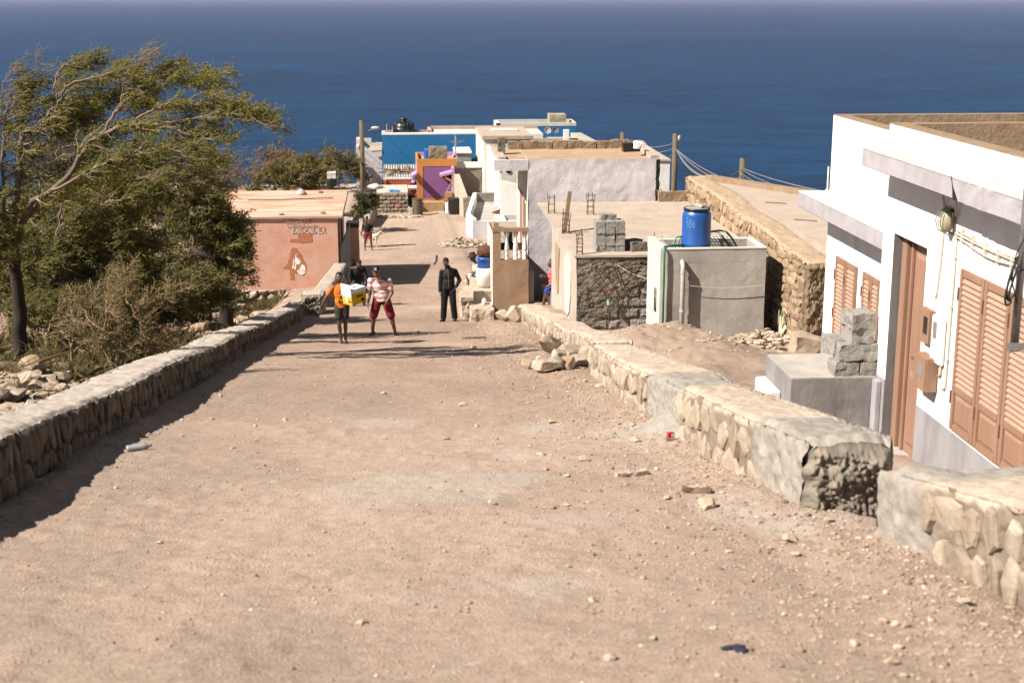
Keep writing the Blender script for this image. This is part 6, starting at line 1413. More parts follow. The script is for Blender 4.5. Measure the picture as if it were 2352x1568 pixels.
# litter
def litter():
    def gp_(px, py): p = footY(px, py); return p, np.linalg.norm(p) / F
    p, k = gp_(1540, 1022); t = thing('cigarette_packet', 'red and white cigarette packet lying by the right low wall', 'packet', (p[0], p[1], g1(p[0], p[1])))
    z = WL[t][2] + .02; m = MB(); m.box(p[0] - .03, p[0] + .028, p[1] - .012, p[1] + .03, z, z + .05, rot=.2); m.build('carton', plain('packet_red', (.55, .05, .05)), t, bevel=.002); m = MB(); m.box(p[0] + .002, p[0] + .029, p[1] - .014, p[1] + .031, z + .008, z + .04, rot=.2); m.build('label_band', plain('packet_pale', (.65, .6, .6)), t); 
    m = MB(); m.gbox(p[0] - .05, p[0] + .03, p[1] - .06, p[1] - .03, z - .015, z + .008, cell=.02, amp=.006, freq=30, seed=3); solo(m, 'packet_flap', PARA, 'flat brown scrap in front of the cigarette packet', 'scrap')
    p, k = gp_(318, 1043); t = thing('plastic_bottle', 'crushed clear plastic bottle in the shadow of the left wall', 'bottle', (p[0], p[1], g1(p[0], p[1]))); m = MB(); m.lathe([(0, 0), (.03, 0), (.033, .02), (.028, .09), (.033, .14), (.03, .17), (.012, .2), (.012, .22), (0, .22)], 14, (p[0] - .1, p[1], g1(p[0], p[1]) + .02), axis=(.95, .25, .06)); m.build('body', plain('bottle_plastic', (.34, .35, .37), rough=.2, spec=.6), t, smooth=True)
    p, k = gp_(1685, 1506); m = MB(); v, f = rock_verts(31, 3, (.05, .022, .012), 0, 1, .5); m.add(v + (p[0], p[1], g1(p[0], p[1]) + .012), f); v, f = rock_verts(32, 3, (.03, .03, .014), 0, 1, .5); m.add(v + (p[0] + .02, p[1] - .03, g1(p[0], p[1]) + .012), f); solo(m, 'dark_rag', plain('navy_rag', (.03, .03, .06)), 'dark navy rag on the dirt in the foreground', 'rag')
    for i, (px, py, L, a, l) in enumerate(((1450, 1096, .26, .25, 'flat pale splinter of stone on the dirt near the right wall'), (1600, 1145, .2, -.35, 'thin dark stick lying on the dirt near the block end of the wall'), (1545, 1450, .0, 0, None), (1090, 778, .5, .05, 'dark rut stick lying across the street crest'))):
        if not l: continue
        p, k = gp_(px, py); m = MB(); z = g1(p[0], p[1]); m.gbox(p[0] - L / 2, p[0] + L / 2, p[1] - .03, p[1] + .03, z + .004, z + .035, cell=.03, amp=.012, freq=20, seed=i)
        v = m.v[0]; d = v[:, :2] - p[:2]; v[:, 0] = p[0] + d[:, 0] * math.cos(a) - d[:, 1] * math.sin(a); v[:, 1] = p[1] + d[:, 0] * math.sin(a) + d[:, 1] * math.cos(a)
        solo(m, 'splinter' if i == 0 else 'stick', ROOF if i == 0 else WOODG, l, 'splinter' if i == 0 else 'stick')
    p, k = gp_(1088, 803); m = MB(); v, f = rock_verts(35, 2, (.06, .05, .035), 0, 1, .4); m.add(v + (p[0], p[1], g1(p[0], p[1]) + .03), f); solo(m, 'paper_scrap', WHITE, 'crumpled white paper scrap in mid street', 'scrap')
    p, k = gp_(1300, 838); m = MB(); v, f = rock_verts(36, 2, (.03, .03, .03), 0, 1, .4); m.add(v + (p[0], p[1], g1(p[0], p[1]) + .03), f); solo(m, 'paper_scrap', WHITE, 'tiny white paper scrap before the rubble heap', 'scrap')
    p = onZ(35, 975, 0); q = None
litter()
# ================================================================== trees
def grow(limbs, seed, wind=(1, .1, .05), wl=.22, kids=(5, 5), lens=(.9, .45), r_ratio=.5, leaf_n=5, leaf_len=.075, leaf_w=.02, spread=.9, up=.12, leaf_cols=((.05, .062, .014), (.105, .095, .022)), bark=((.30, .225, .165), (.045, .033, .024)), leaf_from=1, twig_leaf=1.0, leafpow=1.0, minr=.004, start=.15):
    """limbs: list of (points Nx3, radii N, leafiness). returns trunk MB, crown arrays"""
    r = np.random.default_rng(seed); W = np.array(wind, float)
    tb = MB(); lp = []; ld = []
    b0, b1 = np.array(bark[0]), np.array(bark[1])
    def smooth(P, n):
        P = np.asarray(P, float); t = np.linspace(0, len(P) - 1, n); i = np.clip(t.astype(int), 0, len(P) - 2); f = (t - i)[:, None]
        pm = P[np.clip(i - 1, 0, len(P) - 1)]; p0 = P[i]; p1 = P[i + 1]; p2 = P[np.clip(i + 2, 0, len(P) - 1)]
        return .5 * ((2 * p0) + (-pm + p1) * f + (2 * pm - 5 * p0 + 4 * p1 - p2) * f ** 2 + (-pm + 3 * p0 - 3 * p1 + p2) * f ** 3)
    def poly(p, d, L, n, w, jit):
        pts = [p]; d = d / np.linalg.norm(d)
        for k in range(n):
            d = d + W * w + r.normal(size=3) * jit + np.array((0, 0, up * .25)); d /= np.linalg.norm(d); pts.append(pts[-1] + d * L / n)
        return np.array(pts)
    def leaves(pts, dens):
        m = int(dens * leaf_n * 1.0 + r.uniform(0, 1))
        for _ in range(m):
            t = r.uniform(.15, 1.0) ** leafpow * (len(pts) - 1); i = min(int(t), len(pts) - 2); q = pts[i] + (pts[i + 1] - pts[i]) * (t - i); d = pts[i + 1] - pts[i]
            lp.append(q + r.normal(size=3) * .035); ld.append(d / (np.linalg.norm(d) + 1e-6))
    def sub(P, rad, lev, leafy):
        n = len(P); cnt = kids[lev]; T = np.gradient(P, axis=0); T /= np.linalg.norm(T, axis=1)[:, None] + 1e-9
        tot = np.linalg.norm(np.diff(P, axis=0), axis=1).sum()
        m = int(cnt * (tot if lev == 0 else tot / lens[0]) + r.uniform(0, 1)) 
        for _ in range(m):
            f = start + (1 - start) * r.uniform(0, 1) if lev == 0 else .15 + .85 * r.uniform(0, 1); i = min(int(f * (n - 1)), n - 1)
            rd = r.normal(size=3); rd /= np.linalg.norm(rd); d = T[i] * .8 + rd * spread + W * .5 + (0, 0, up)
            L = lens[lev] * r.uniform(.55, 1.35) * (1 - .25 * f); k = 6 if lev == 0 else 4
            q = poly(P[i], d, L, k, wl, .22); r0 = max(minr, min(rad[i] * r_ratio, .03 if lev == 0 else .011)); rr = np.linspace(r0, minr, len(q))
            c = b0 * r.uniform(.75, 1.25); tb.tube(q, rr, 5 if lev == 0 else 4, False, c)
            if lev + 1 < len(kids): sub(q, rr, lev + 1, leafy)
            if lev >= leaf_from - 0 or lev + 1 == len(kids): leaves(q, leafy * twig_leaf)
            elif leafy: leaves(q[2:], leafy * .5)
    for P, R_, leafy in limbs:
        n = max(8, int(len(P) * 4)); Q = smooth(P, n); Q = Q + r.normal(size=Q.shape) * .012; rad = np.interp(np.linspace(0, 1, n), np.linspace(0, 1, len(R_)), R_)
        mix_ = np.clip(rad / .10, 0, 1)[:, None]; c = b0 * (1 - mix_) + b1 * mix_; tb.tube(Q, rad, 9, True, np.repeat(c, 9, 0))  # thick wood darkened: shade under the crown painted into the bark colour
        if leafy is not None: sub(Q, rad, 0, leafy)
    return tb, np.array(lp), np.array(ld)

def leaf_mesh(lp, ld, seed, L, w, cols, droop=.25, spray=.55):
    r = np.random.default_rng(seed); n = len(lp)
    d = ld + r.normal(size=(n, 3)) * spray; d[:, 2] -= droop * r.uniform(0, 1, n); d /= np.linalg.norm(d, axis=1)[:, None]
    s = np.cross(d, r.normal(size=(n, 3))); s /= np.linalg.norm(s, axis=1)[:, None]
    ll = (L * r.uniform(.5, 1.5, n))[:, None]; ww = (w * r.uniform(.6, 1.4, n))[:, None]
    up_ = np.cross(s, d) * ll * .12
    V = np.stack([lp - s * ww * .15, lp + d * ll * .45 - s * ww * .5 + up_, lp + d * ll - up_ * .5, lp + d * ll * .45 + s * ww * .5 + up_], 1).reshape(-1, 3)
    Fc = np.arange(n * 4).reshape(n, 4); a, b = np.array(cols[0]), np.array(cols[1]); t = r.uniform(0, 1, n)[:, None]
    cl = .5 + .5 * np.clip(fbm(lp[:, 0] * .9, lp[:, 1] * .9, lp[:, 2] * 1.6, 3, seed) * 1.3, -1, 1)[:, None]
    C = (a + (b - a) * (t * .5 + cl * .5)) * r.uniform(.8, 1.2, (n, 1))
    m = MB(); m.add(V, Fc, np.repeat(C, 4, 0)); return m

def tree(name, label, base, limbs, seed, group=None, cat='tree', leaf_len=.085, leaf_w=.022, leaf_cols=((.105, .125, .017), (.30, .265, .04)), spray=.55, **k):
    t = thing(name, label, cat, base, group)
    tb, lp, ld = grow(limbs, seed, leaf_cols=leaf_cols, **k)
    tb.build('trunk', BARK, t, smooth=True, normals=False)
    if len(lp): leaf_mesh(lp, ld, seed + 1, leaf_len, leaf_w, leaf_cols, spray=spray).build('crown', LEAF, t, normals=False)
    return len(lp)

def trace(pts, y, dys, r0, r1, leafy):
    if leafy is not None: r0 *= .72
    P = [onY(px, py, y + dy) for (px, py), dy in zip(pts, dys)]
    return (np.array(P), np.linspace(r0, r1, len(P)), leafy)

Y0 = 24.0
def lin(a, b, n): return list(np.linspace(a, b, n))
def big_tree():
    b = onY(42, 838, Y0); b[2] = g1(b[0], Y0) - .1
    T = [(42, 838), (46, 760), (44, 690), (36, 610), (30, 540)]
    trunk = trace(T, Y0, [0, 0, 0, 0, 0], .13, .085, None); trunk[0][0] = b
    Ls = [trunk]
    A = lambda pts, d, r0, r1, leafy=1.0: Ls.append(trace([(a_, b_ + max(0, 260 - b_) * .16) for a_, b_ in pts], Y0, lin(d[0], d[1], len(pts)), r0, r1, leafy))
    A([(30, 540), (36, 480), (44, 400), (48, 330), (52, 305), (95, 288), (112, 262), (125, 255)], (0, .2), .07, .035, .8)
    A([(125, 255), (118, 235), (90, 218), (60, 214)], (.2, .4), .03, .012, 1)
    A([(125, 255), (140, 225), (152, 188), (210, 166), (262, 152), (288, 158)], (.2, -.4), .03, .008, 1.2)
    A([(115, 232), (124, 190), (135, 145), (150, 132), (200, 118), (280, 118)], (.3, .6), .025, .006, .9)
    A([(40, 560), (70, 470), (105, 450), (165, 395), (195, 340), (240, 306), (290, 290), (355, 287), (410, 302), (470, 318), (520, 322)], (0, -1.0), .08, .010, 1.0)
    A([(240, 306), (262, 265), (288, 232), (322, 206), (370, 188), (430, 180), (492, 184)], (-.5, -.2), .04, .007, 1.25)
    A([(300, 290), (330, 262), (365, 248), (420, 240), (480, 238), (540, 252), (600, 272)], (-.6, -.9), .03, .006, 1.0)
    A([(355, 287), (420, 275), (480, 272), (530, 262), (575, 268), (625, 295)], (-.7, -1.2), .03, .006, 1.1)
    A([(262, 265), (280, 215), (303, 195), (305, 150), (313, 128), (312, 110), (322, 100)], (-.4, -.1), .022, .005, .18)
    A([(303, 195), (330, 160), (365, 150), (430, 158), (480, 168)], (-.3, .3), .018, .005, 1.0)
    A([(48, 400), (90, 345), (130, 305), (155, 282), (200, 262), (260, 235), (320, 225)], (.3, .9), .05, .008, 1.1)
    A([(95, 288), (150, 250), (200, 225), (250, 215), (290, 205)], (.3, 1.0), .03, .007, 1.2)
    A([(60, 500), (120, 440), (190, 410), (270, 380), (340, 350), (420, 352), (505, 378)], (.2, .8), .06, .008, 1.1)
    A([(120, 440), (200, 395), (290, 355), (380, 340), (460, 368)], (-.6, -1.2), .04, .007, 1.1)
    A([(20, 540), (8, 440), (6, 350), (12, 280), (22, 215), (40, 180)], (0, .5), .05, .006, .9)
    A([(10, 360), (-30, 300), (-60, 260), (-70, 200)], (.3, .6), .03, .006, 1)
    A([(6, 300), (4, 200), (16, 160), (20, 150)], (.2, .4), .014, .004, .2)
    A([(60, 300), (84, 260), (86, 190), (88, 130)], (.4, .5), .014, .004, .15)
    A([(36, 520), (-40, 470), (-120, 440), (-200, 420), (-280, 410)], (0, -1.0), .06, .010, 1.2)  # from here on, unseen limbs added left of frame to shade the trunk
    A([(40, 600), (-30, 540), (-110, 520), (-190, 500), (-260, 500)], (0, -1.6), .05, .010, 1.3)
    A([(8, 440), (-60, 380), (-140, 340), (-220, 320), (-290, 320)], (.2, -.6), .04, .008, 1.2)
    A([(40, 600), (-20, 580), (-80, 590), (-150, 580)], (0, -.9), .03, .008, 1.3)
    n = tree('acacia_tree', 'big wind swept acacia leaning right, nearest at the left edge', b, Ls, 5, 'acacia trees behind the left wall', wind=(1, .05, .05), wl=.24, kids=(13.0, 10), lens=(.55, .25), up=.04, leaf_n=8.5, leaf_len=.065, leaf_w=.018, minr=.0033, leafpow=.8)
    print('big tree leaves', n)
big_tree()

def crown_tree(name, label, base_px, y, trunk_pts, targets, seed, r0=.12, kids=(8, 8), lens=(.8, .34), leaf_n=7, cols=((.06, .075, .013), (.19, .165, .032)), wl=.16, leafy=1.0, group='acacia trees behind the left wall', dy=1.0, **k):
    b = onY(*base_px, y); b[2] = g1(b[0], y) - .1; r = np.random.default_rng(seed)
    T = trace(trunk_pts, y, [0] * len(trunk_pts), r0, r0 * .7, None); T[0][0] = b; top = T[0][-1]
    Ls = [T]
    for (px, py) in targets:
        e = onY(px, py, y + r.uniform(-dy, dy)); m1 = top + (e - top) * .45 + (0, 0, .15 * np.linalg.norm(e - top)) ; m1 = m1 + r.normal(size=3) * .12
        Ls.append((np.array([top, top + (m1 - top) * .5 + r.normal(size=3) * .06, m1, m1 + (e - m1) * .5 + r.normal(size=3) * .1, e]), np.linspace(r0 * .55, .008, 5), leafy))
    n = tree(name, label, b, Ls, seed, group, wind=(1, .05, .0), wl=wl, kids=kids, lens=lens, leaf_n=leaf_n, leaf_cols=cols, **k); print(name, n)

crown_tree('acacia_tree', 'tall thin acacia behind the big one, showing in the gap under its crown', (170, 790), 30, [(170, 790), (165, 700), (150, 600), (140, 520)],
           [(80, 340), (150, 310), (220, 320), (290, 325), (200, 370), (300, 365), (380, 335), (440, 350), (120, 390), (360, 395), (450, 395), (40, 380), (500, 415), (420, 425), (260, 410), (180, 440), (320, 430), (70, 440), (20, 330), (520, 395)], 23, r0=.08, kids=(11, 9), lens=(.75, .33), leaf_n=5, leaf_len=.08, leaf_w=.023, dy=.9, wl=.24, cols=((.075, .085, .015), (.23, .19, .035)))
# dense dark acacia in front of the salmon bar
crown_tree('acacia_tree', 'dense dark green acacia with a thick trunk before the salmon bar', (520, 748), 36, [(520, 748), (518, 690), (512, 640), (500, 590)],
           [(535, 640), (515, 560), (525, 520), (480, 470), (440, 440), (520, 600), (470, 520), (410, 470), (370, 520), (420, 600), (340, 580), (330, 470), (480, 640), (520, 590), (500, 500), (400, 410), (300, 420), (380, 650)], 21, r0=.2, kids=(12, 10), lens=(.75, .34), leaf_n=8, leaf_len=.10, leaf_w=.032, dy=.9, cols=((.07, .098, .015), (.22, .205, .035)))
crown_tree('acacia_tree', 'olive green acacia in the middle with a forked dark trunk', (128, 812), 28, [(128, 812), (118, 770), (126, 740), (110, 700), (130, 640)],
           [(60, 540), (140, 520), (220, 500), (300, 480), (330, 560), (260, 600), (180, 590), (100, 600), (350, 440), (240, 420), (150, 440), (400, 560), (300, 640), (200, 660), (70, 470), (20, 600)], 33, r0=.11, kids=(12, 10), lens=(.65, .3), leaf_n=8, leaf_len=.08, leaf_w=.027, dy=.8, cols=((.08, .10, .016), (.24, .21, .038)))
crown_tree('acacia_tree', 'low acacia at the far left edge under the big tree', (-40, 800), 29, [(-40, 800), (-45, 720), (-30, 640)],
           [(20, 560), (-40, 500), (60, 620), (-80, 560), (40, 680), (90, 650), (-60, 680), (70, 720)], 35, r0=.1, kids=(10, 9), lens=(.6, .3), leaf_n=8, leaf_len=.08, leaf_w=.027)
crown_tree('acacia_tree', 'green acacia bush low behind the end of the left stone wall', (360, 790), 33, [(360, 790), (370, 750), (380, 720)],
           [(300, 700), (340, 680), (420, 690), (470, 700), (440, 730), (330, 740), (400, 650), (480, 660), (270, 660), (500, 690)], 37, r0=.08, kids=(11, 9), lens=(.5, .25), leaf_n=8, leaf_len=.08, leaf_w=.028, cols=((.07, .09, .014), (.21, .19, .036)))

crown_tree('acacia_tree', 'spreading acacia half way down the slope behind the forked one', (230, 740), 39, [(230, 740), (232, 700), (228, 660)],
           [(120, 600), (180, 560), (250, 540), (320, 560), (380, 600), (300, 620), (200, 640), (130, 660), (260, 680), (350, 660), (80, 640), (420, 640), (160, 700), (320, 710), (60, 700), (400, 700)], 38, r0=.12, kids=(9, 8), lens=(.9, .42), leaf_n=8, leaf_len=.13, leaf_w=.045, dy=1.2)
crown_tree('acacia_tree', 'far acacia filling the slope at the left edge of the photo', (20, 720), 42, [(20, 720), (24, 680), (20, 650)],
           [(-60, 600), (0, 560), (70, 540), (120, 580), (60, 620), (-20, 640), (100, 660), (160, 640), (-70, 680), (40, 690), (140, 700), (90, 720), (-40, 720), (-90, 640)], 40, r0=.12, kids=(9, 8), lens=(.9, .42), leaf_n=8, leaf_len=.13, leaf_w=.045, dy=1.2)
crown_tree('acacia_tree', 'far acacia seen through the gap below the big tree crown', (300, 560), 56, [(300, 560), (300, 530), (305, 505)],
           [(180, 470), (230, 450), (290, 440), (350, 445), (410, 455), (460, 470), (250, 490), (330, 490), (400, 500), (200, 510), (150, 500), (440, 510), (120, 480), (500, 480), (300, 530)], 42, r0=.12, kids=(6, 7), lens=(1.2, .55), leaf_n=8, leaf_len=.17, leaf_w=.06, dy=1.4)
crown_tree('acacia_tree', 'far acacia behind the trunk of the big tree', (60, 590), 54, [(60, 590), (60, 560), (62, 530)],
           [(-60, 500), (0, 470), (60, 450), (120, 460), (160, 490), (20, 510), (100, 520), (-40, 540), (140, 540), (40, 560), (100, 580), (-80, 560)], 44, r0=.12, kids=(6, 7), lens=(1.2, .55), leaf_n=8, leaf_len=.17, leaf_w=.06, dy=1.4)

for q, (px, py, y, lab, sd) in enumerate(((210, 800, 25, 'feathery green shrub between the forked acacia and the wall', 81), (330, 775, 28.5, 'feathery green shrub left of the dark acacia trunk, near the wall', 83), (440, 752, 33, 'feathery green shrub right beside the dark acacia trunk', 85), (70, 800, 27, 'feathery green shrub behind the big acacia trunk', 87))):
    T_ = [(px + a, py - b) for a, b in ((-70, 40), (-40, 80), (0, 95), (40, 80), (75, 50), (-60, 110), (20, 120), (60, 115), (-20, 60), (90, 80), (30, 40))]
    crown_tree('green_shrub', lab, (px, py), y, [(px, py), (px + 4, py - 25), (px + 2, py - 45)], T_, sd, r0=.05, kids=(11, 9), lens=(.5, .26), leaf_n=8, cols=((.075, .09, .016), (.22, .19, .038)), group='green shrubs behind the wall', leaf_len=.07, leaf_w=.024, dy=.7, cat='shrub')

# dry thorny shrub with bare twigs by the wall
def dry_shrub():
    y = 20.6; b = onY(262, 842, y); b[2] = g1(b[0], y) - .05; Ls = []
    def A(pts, d, r0, r1, lf): Ls.append(trace(pts, y, lin(d[0], d[1], len(pts)), r0, r1, lf)); Ls[-1][0][0] = b + (0, 0, 0) if pts[0] == (262, 842) else Ls[-1][0][0]
    A([(262, 842), (275, 815), (305, 795), (330, 770), (325, 740), (310, 720), (330, 690), (345, 670)], (0, .3), .045, .008, .55)
    A([(325, 740), (350, 715), (375, 690), (400, 670)], (.2, .5), .02, .005, .5)
    A([(262, 842), (250, 800), (240, 760), (245, 710), (262, 690), (240, 660)], (0, -.3), .03, .006, .55)
    A([(240, 760), (210, 740), (190, 700), (200, 660)], (-.2, .2), .02, .005, .55)
    A([(262, 842), (300, 800), (345, 790), (380, 780), (420, 770), (450, 780)], (0, .6), .025, .005, .4)
    A([(262, 842), (230, 790), (200, 780), (170, 740), (160, 690)], (0, .4), .025, .005, .6)
    A([(310, 720), (290, 690), (280, 650), (300, 630)], (.2, .5), .018, .004, .5)
    A([(262, 842), (280, 790), (270, 740), (255, 700), (280, 670)], (0, .5), .02, .005, .6)
    n = tree('dry_shrub', 'dry thorny shrub of bare tangled twigs right behind the left wall', b, Ls, 51, None, 'shrub', wind=(.6, 0, .2), wl=.08, kids=(12, 10), lens=(.4, .2), leaf_n=6, leaf_len=.05, leaf_w=.015, leaf_cols=((.11, .11, .025), (.25, .20, .06)), bark=((.38, .26, .165), (.24, .15, .09)), spread=1.2, minr=.0032)
    print('dry', n)
dry_shrub()
crown_tree('dry_shrub', 'second dry shrub left of the first, before the dark trunks', (160, 835), 21.5, [(160, 835), (165, 800), (172, 770)],
           [(120, 720), (180, 700), (230, 740), (140, 760), (210, 690), (250, 760), (100, 760)], 53, r0=.03, kids=(9, 9), lens=(.4, .2), leaf_n=5, cols=((.08, .075, .022), (.15, .125, .045)), group=None, leaf_len=.05, leaf_w=.016, dy=.5, bark=((.34, .24, .155), (.2, .13, .08)), cat='shrub')

# coastal bushes beyond the bar
FAR = [
    ('dry_bush', 'large brownish half bare bush on the cliff edge above the sea', (640, 428), 98, [(640, 428), (638, 410), (640, 400)], [(570, 395), (585, 370), (605, 355), (630, 348), (660, 355), (680, 372), (690, 395), (600, 400), (640, 370), (660, 390)], 61, ((.17, .125, .05), (.30, .20, .095)), 5),
    ('green_bush', 'dense green bush right of the brownish bush on the cliff edge', (700, 430), 96, [(700, 430), (700, 415), (698, 405)], [(660, 385), (680, 378), (710, 372), (735, 360), (750, 372), (760, 395), (720, 395), (690, 400), (650, 405), (740, 400), (645, 395)], 63, ((.08, .085, .018), (.21, .18, .045)), 8),
    ('green_bush', 'wispy green bush nearest the lilac house on the cliff edge', (775, 420), 94, [(775, 420), (778, 400), (780, 388)], [(745, 360), (765, 368), (790, 372), (805, 380), (815, 398), (790, 395), (760, 392), (820, 410)], 65, ((.09, .09, .02), (.22, .19, .05)), 7),
    ('green_bush', 'low spreading green bush directly behind the salmon roof', (650, 440), 78, [(650, 440), (655, 425), (660, 418)], [(580, 420), (610, 412), (640, 405), (680, 402), (720, 405), (750, 412), (600, 425), (700, 418), (560, 428), (740, 425), (670, 412)], 67, ((.09, .09, .02), (.23, .19, .045)), 8),
    ('dry_bush', 'pale pinkish bare bush left behind the salmon roof', (480, 430), 76, [(480, 430), (478, 415), (480, 405)], [(430, 405), (450, 392), (475, 385), (500, 388), (520, 398), (540, 410), (460, 415), (500, 415), (425, 420)], 69, ((.22, .155, .10), (.34, .235, .17)), 3),
]
for (nm, lab, bp_, y, tp, tg, sd, cols, ln) in FAR:
    crown_tree(nm, lab, bp_, y, tp, tg, sd, r0=.10, kids=(5, 6), lens=(1.1, .55), leaf_n=ln, cols=cols, group='bushes on the cliff edge', leaf_len=.22, leaf_w=.075, dy=1.2, minr=.010, wl=.06, cat='bush', bark=((.36, .26, .19), (.22, .15, .11)))
crown_tree('green_bush', 'fresh green bush between the salmon bar and the rough block wall', (835, 500), 70, [(835, 500), (834, 485), (834, 475)], [(812, 458), (830, 455), (848, 457), (820, 472), (840, 472), (815, 490), (830, 492), (822, 500), (855, 462), (812, 503)], 71, r0=.05, kids=(7, 7), lens=(.45, .25), leaf_n=9, cols=((.045, .062, .016), (.12, .115, .038)), group=None, leaf_len=.14, leaf_w=.05, dy=1.5, minr=.008, wl=.05, cat='bush')
def undergrowth():
    r = np.random.default_rng(12); n = 5200
    x = -3.75 - np.abs(r.normal(0, 3.2, n)); y = r.uniform(15.5, 46, n)
    k = (fbm(x * .5, y * .5, 2, 3, 9) + .35 * sm(17, 24, y) > .12) & (x > -16); x, y = x[k], y[k]; n = len(x)
    m = 9; X = np.repeat(x, m) + r.normal(0, .12, n * m); Y = np.repeat(y, m) + r.normal(0, .12, n * m); Z = GH(X, Y) - .02
    h = np.repeat(r.uniform(.10, .42, n), m) * r.uniform(.5, 1.2, n * m); b = np.stack([X, Y, Z], -1)
    d = np.stack([r.normal(.2, .9, n * m), r.normal(0, .8, n * m), r.uniform(.25, 1, n * m)], -1); tip = b + d * h[:, None]; mid = b + d * h[:, None] * .5 + r.normal(0, .06, (n * m, 3))
    a = r.uniform(0, 3.14, n * m); s = np.stack([np.cos(a), np.sin(a), 0 * a], -1) * r.uniform(.004, .016, (n * m, 1))
    V = np.stack([b - s * .6, b + s * .6, mid + s, tip, mid - s], 1).reshape(-1, 3); Fc = np.arange(n * m * 5).reshape(-1, 5)
    t = np.repeat(r.uniform(0, 1, n), m)[:, None]; C = (np.array((.085, .085, .025)) * t + np.array((.22, .155, .08)) * (1 - t)) * r.uniform(.7, 1.2, (n * m, 1))
    q = MB(); q.add(V, Fc, np.repeat(C, 5, 0)); tag(q.build('undergrowth', LEAF, loc=(-6, 28, -7), normals=False), 'dry tangled undergrowth beneath the acacias', 'undergrowth', None, 'stuff')
undergrowth()
# rocks and boulders on the left slope
for i, (px, py, w_, h_, y, l) in enumerate([(82, 838, 66, 46, 22.5, 'big brown boulder by the trunk of the big acacia'), (50, 905, 95, 40, 15.5, 'wide pale rock behind the near part of the left wall'), (105, 858, 50, 34, 20, 'white stone below the big brown boulder'), (20, 925, 60, 30, 14.0, 'pale rock at the left edge behind the wall'),
        (460, 770, 46, 30, 32, 'orange brown rock behind the left wall under the acacias'), (600, 730, 40, 26, 38.5, 'tan rock on the slope below the stone foundation'), (500, 760, 50, 34, 33.5, 'dark tan rock beside the acacia trunk'), (560, 752, 46, 22, 36.5, 'flat tan rock near the end of the left wall'), (170, 900, 46, 22, 17, 'small pale rock lying along the back of the left wall'), (130, 890, 34, 20, 17.5, 'round pale rock among the stones behind the left wall')]):
    p = onY(px, py, y); k = np.linalg.norm(p) / F; rock((p[0], y, g1(p[0], y) - .02), (w_ * k, w_ * k * .8, h_ * k * 1.25), 500 + i, l, 'rocks behind the left wall', c=(.52, .41, .31) if i % 3 else (.46, .33, .23), c2=(.38, .28, .2), sub=3 if i > 3 else 4)
chips('stony_ground', 'pale broken stones strewn behind the near left wall', -5.0, 15.5, 1.7, 4.2, 520, .17, 2400, .05)
# ================================================================== people
SKIN_D = plain('dark_skin', (.085, .042, .026), (.06, .03, .019), rough=.45, spec=.5, bump=.05); SKIN_M = plain('brown_skin', (.17, .085, .05), (.13, .064, .038), rough=.55, spec=.4, bump=.05)
HAIR = plain('black_hair', (.010, .008, .007), rough=.8, bump=.6, scale=60)
EYEM = plain('eye_white', (.5, .47, .44), bump=0, rough=.3)

def capsule(mb, a, b, ra, rb, n=14):
    a = np.array(a, float); b = np.array(b, float); d = b - a; L = np.linalg.norm(d)
    if L < 1e-5: d = np.array((0, 0, 1e-3)); L = 1e-3
    t = d / L; prof = []
    for k in range(5): q = math.pi / 2 * (k / 4); prof.append((max(ra * math.sin(q), 1e-4), -ra * math.cos(q)))
    for k in range(5): q = math.pi / 2 * (k / 4); prof.append((max(rb * math.cos(q), 1e-4), L + rb * math.sin(q)))
    mb.lathe(prof, n, a, axis=t)
def ellips(mb, c, r, rot=None, n=14):
    prof = [(max(math.sin(math.pi * k / n), 1e-3), -math.cos(math.pi * k / n)) for k in range(n + 1)]
    m2 = MB(); m2.lathe(prof, 18); v = m2.v[0] * np.array(r)
    if rot is not None: v = v @ np.array(rot).T
    mb.add(v + np.array(c), m2.f)

def fuse(mb, name, mt, parent, vox, smooth=4):
    o = mb.build(name, mt, parent, normals=True)
    md = o.modifiers.new('r', 'REMESH'); md.mode = 'VOXEL'; md.voxel_size = vox; md.use_smooth_shade = True
    ms = o.modifiers.new('s', 'SMOOTH'); ms.factor = .5; ms.iterations = smooth
    dg = bpy.context.evaluated_depsgraph_get(); me = bpy.data.meshes.new_from_object(o.evaluated_get(dg))
    o.modifiers.clear(); o.data = me
    if not me.materials: me.materials.append(mt)
    return o

def hand(mb, wr, d, side, curl=.5, s=1.0, back=(0, -1, 0)):
    """palm, four fingers and a thumb; d = direction of the hand, back = where the thumb side faces"""
    d = np.array(d, float); d /= np.linalg.norm(d); th = np.array(back, float); th -= d * th.dot(d); th /= np.linalg.norm(th); nrm = np.cross(d, th) * side
    wr = np.array(wr, float); pal = wr + d * .05 * s
    for k in range(4): capsule(mb, wr + th * (.012 - .008 * k) * s, wr + d * .085 * s + th * (.03 - .02 * k) * s, .013 * s, .012 * s, 8)
    for k, L in enumerate((.072, .08, .074, .058)):
        p = wr + d * .085 * s + th * (.03 - .02 * k) * s; e = d
        for j, f in enumerate((.45, .32, .23)):
            e = e * math.cos(curl * .55) + nrm * math.sin(curl * .55); e /= np.linalg.norm(e); q = p + e * L * f * s; capsule(mb, p, q, (.0098 - .001 * j) * s, (.009 - .001 * j) * s, 8); p = q
    p = wr + d * .03 * s + th * .025 * s; e = d * .7 + th * .7 + nrm * .25; e /= np.linalg.norm(e); q = p + e * .035 * s; capsule(mb, p, q, .012 * s, .0105 * s, 8); e2 = d * .9 + th * .3 + nrm * .4; e2 /= np.linalg.norm(e2); capsule(mb, q, q + e2 * .03 * s, .0105 * s, .009 * s, 8)

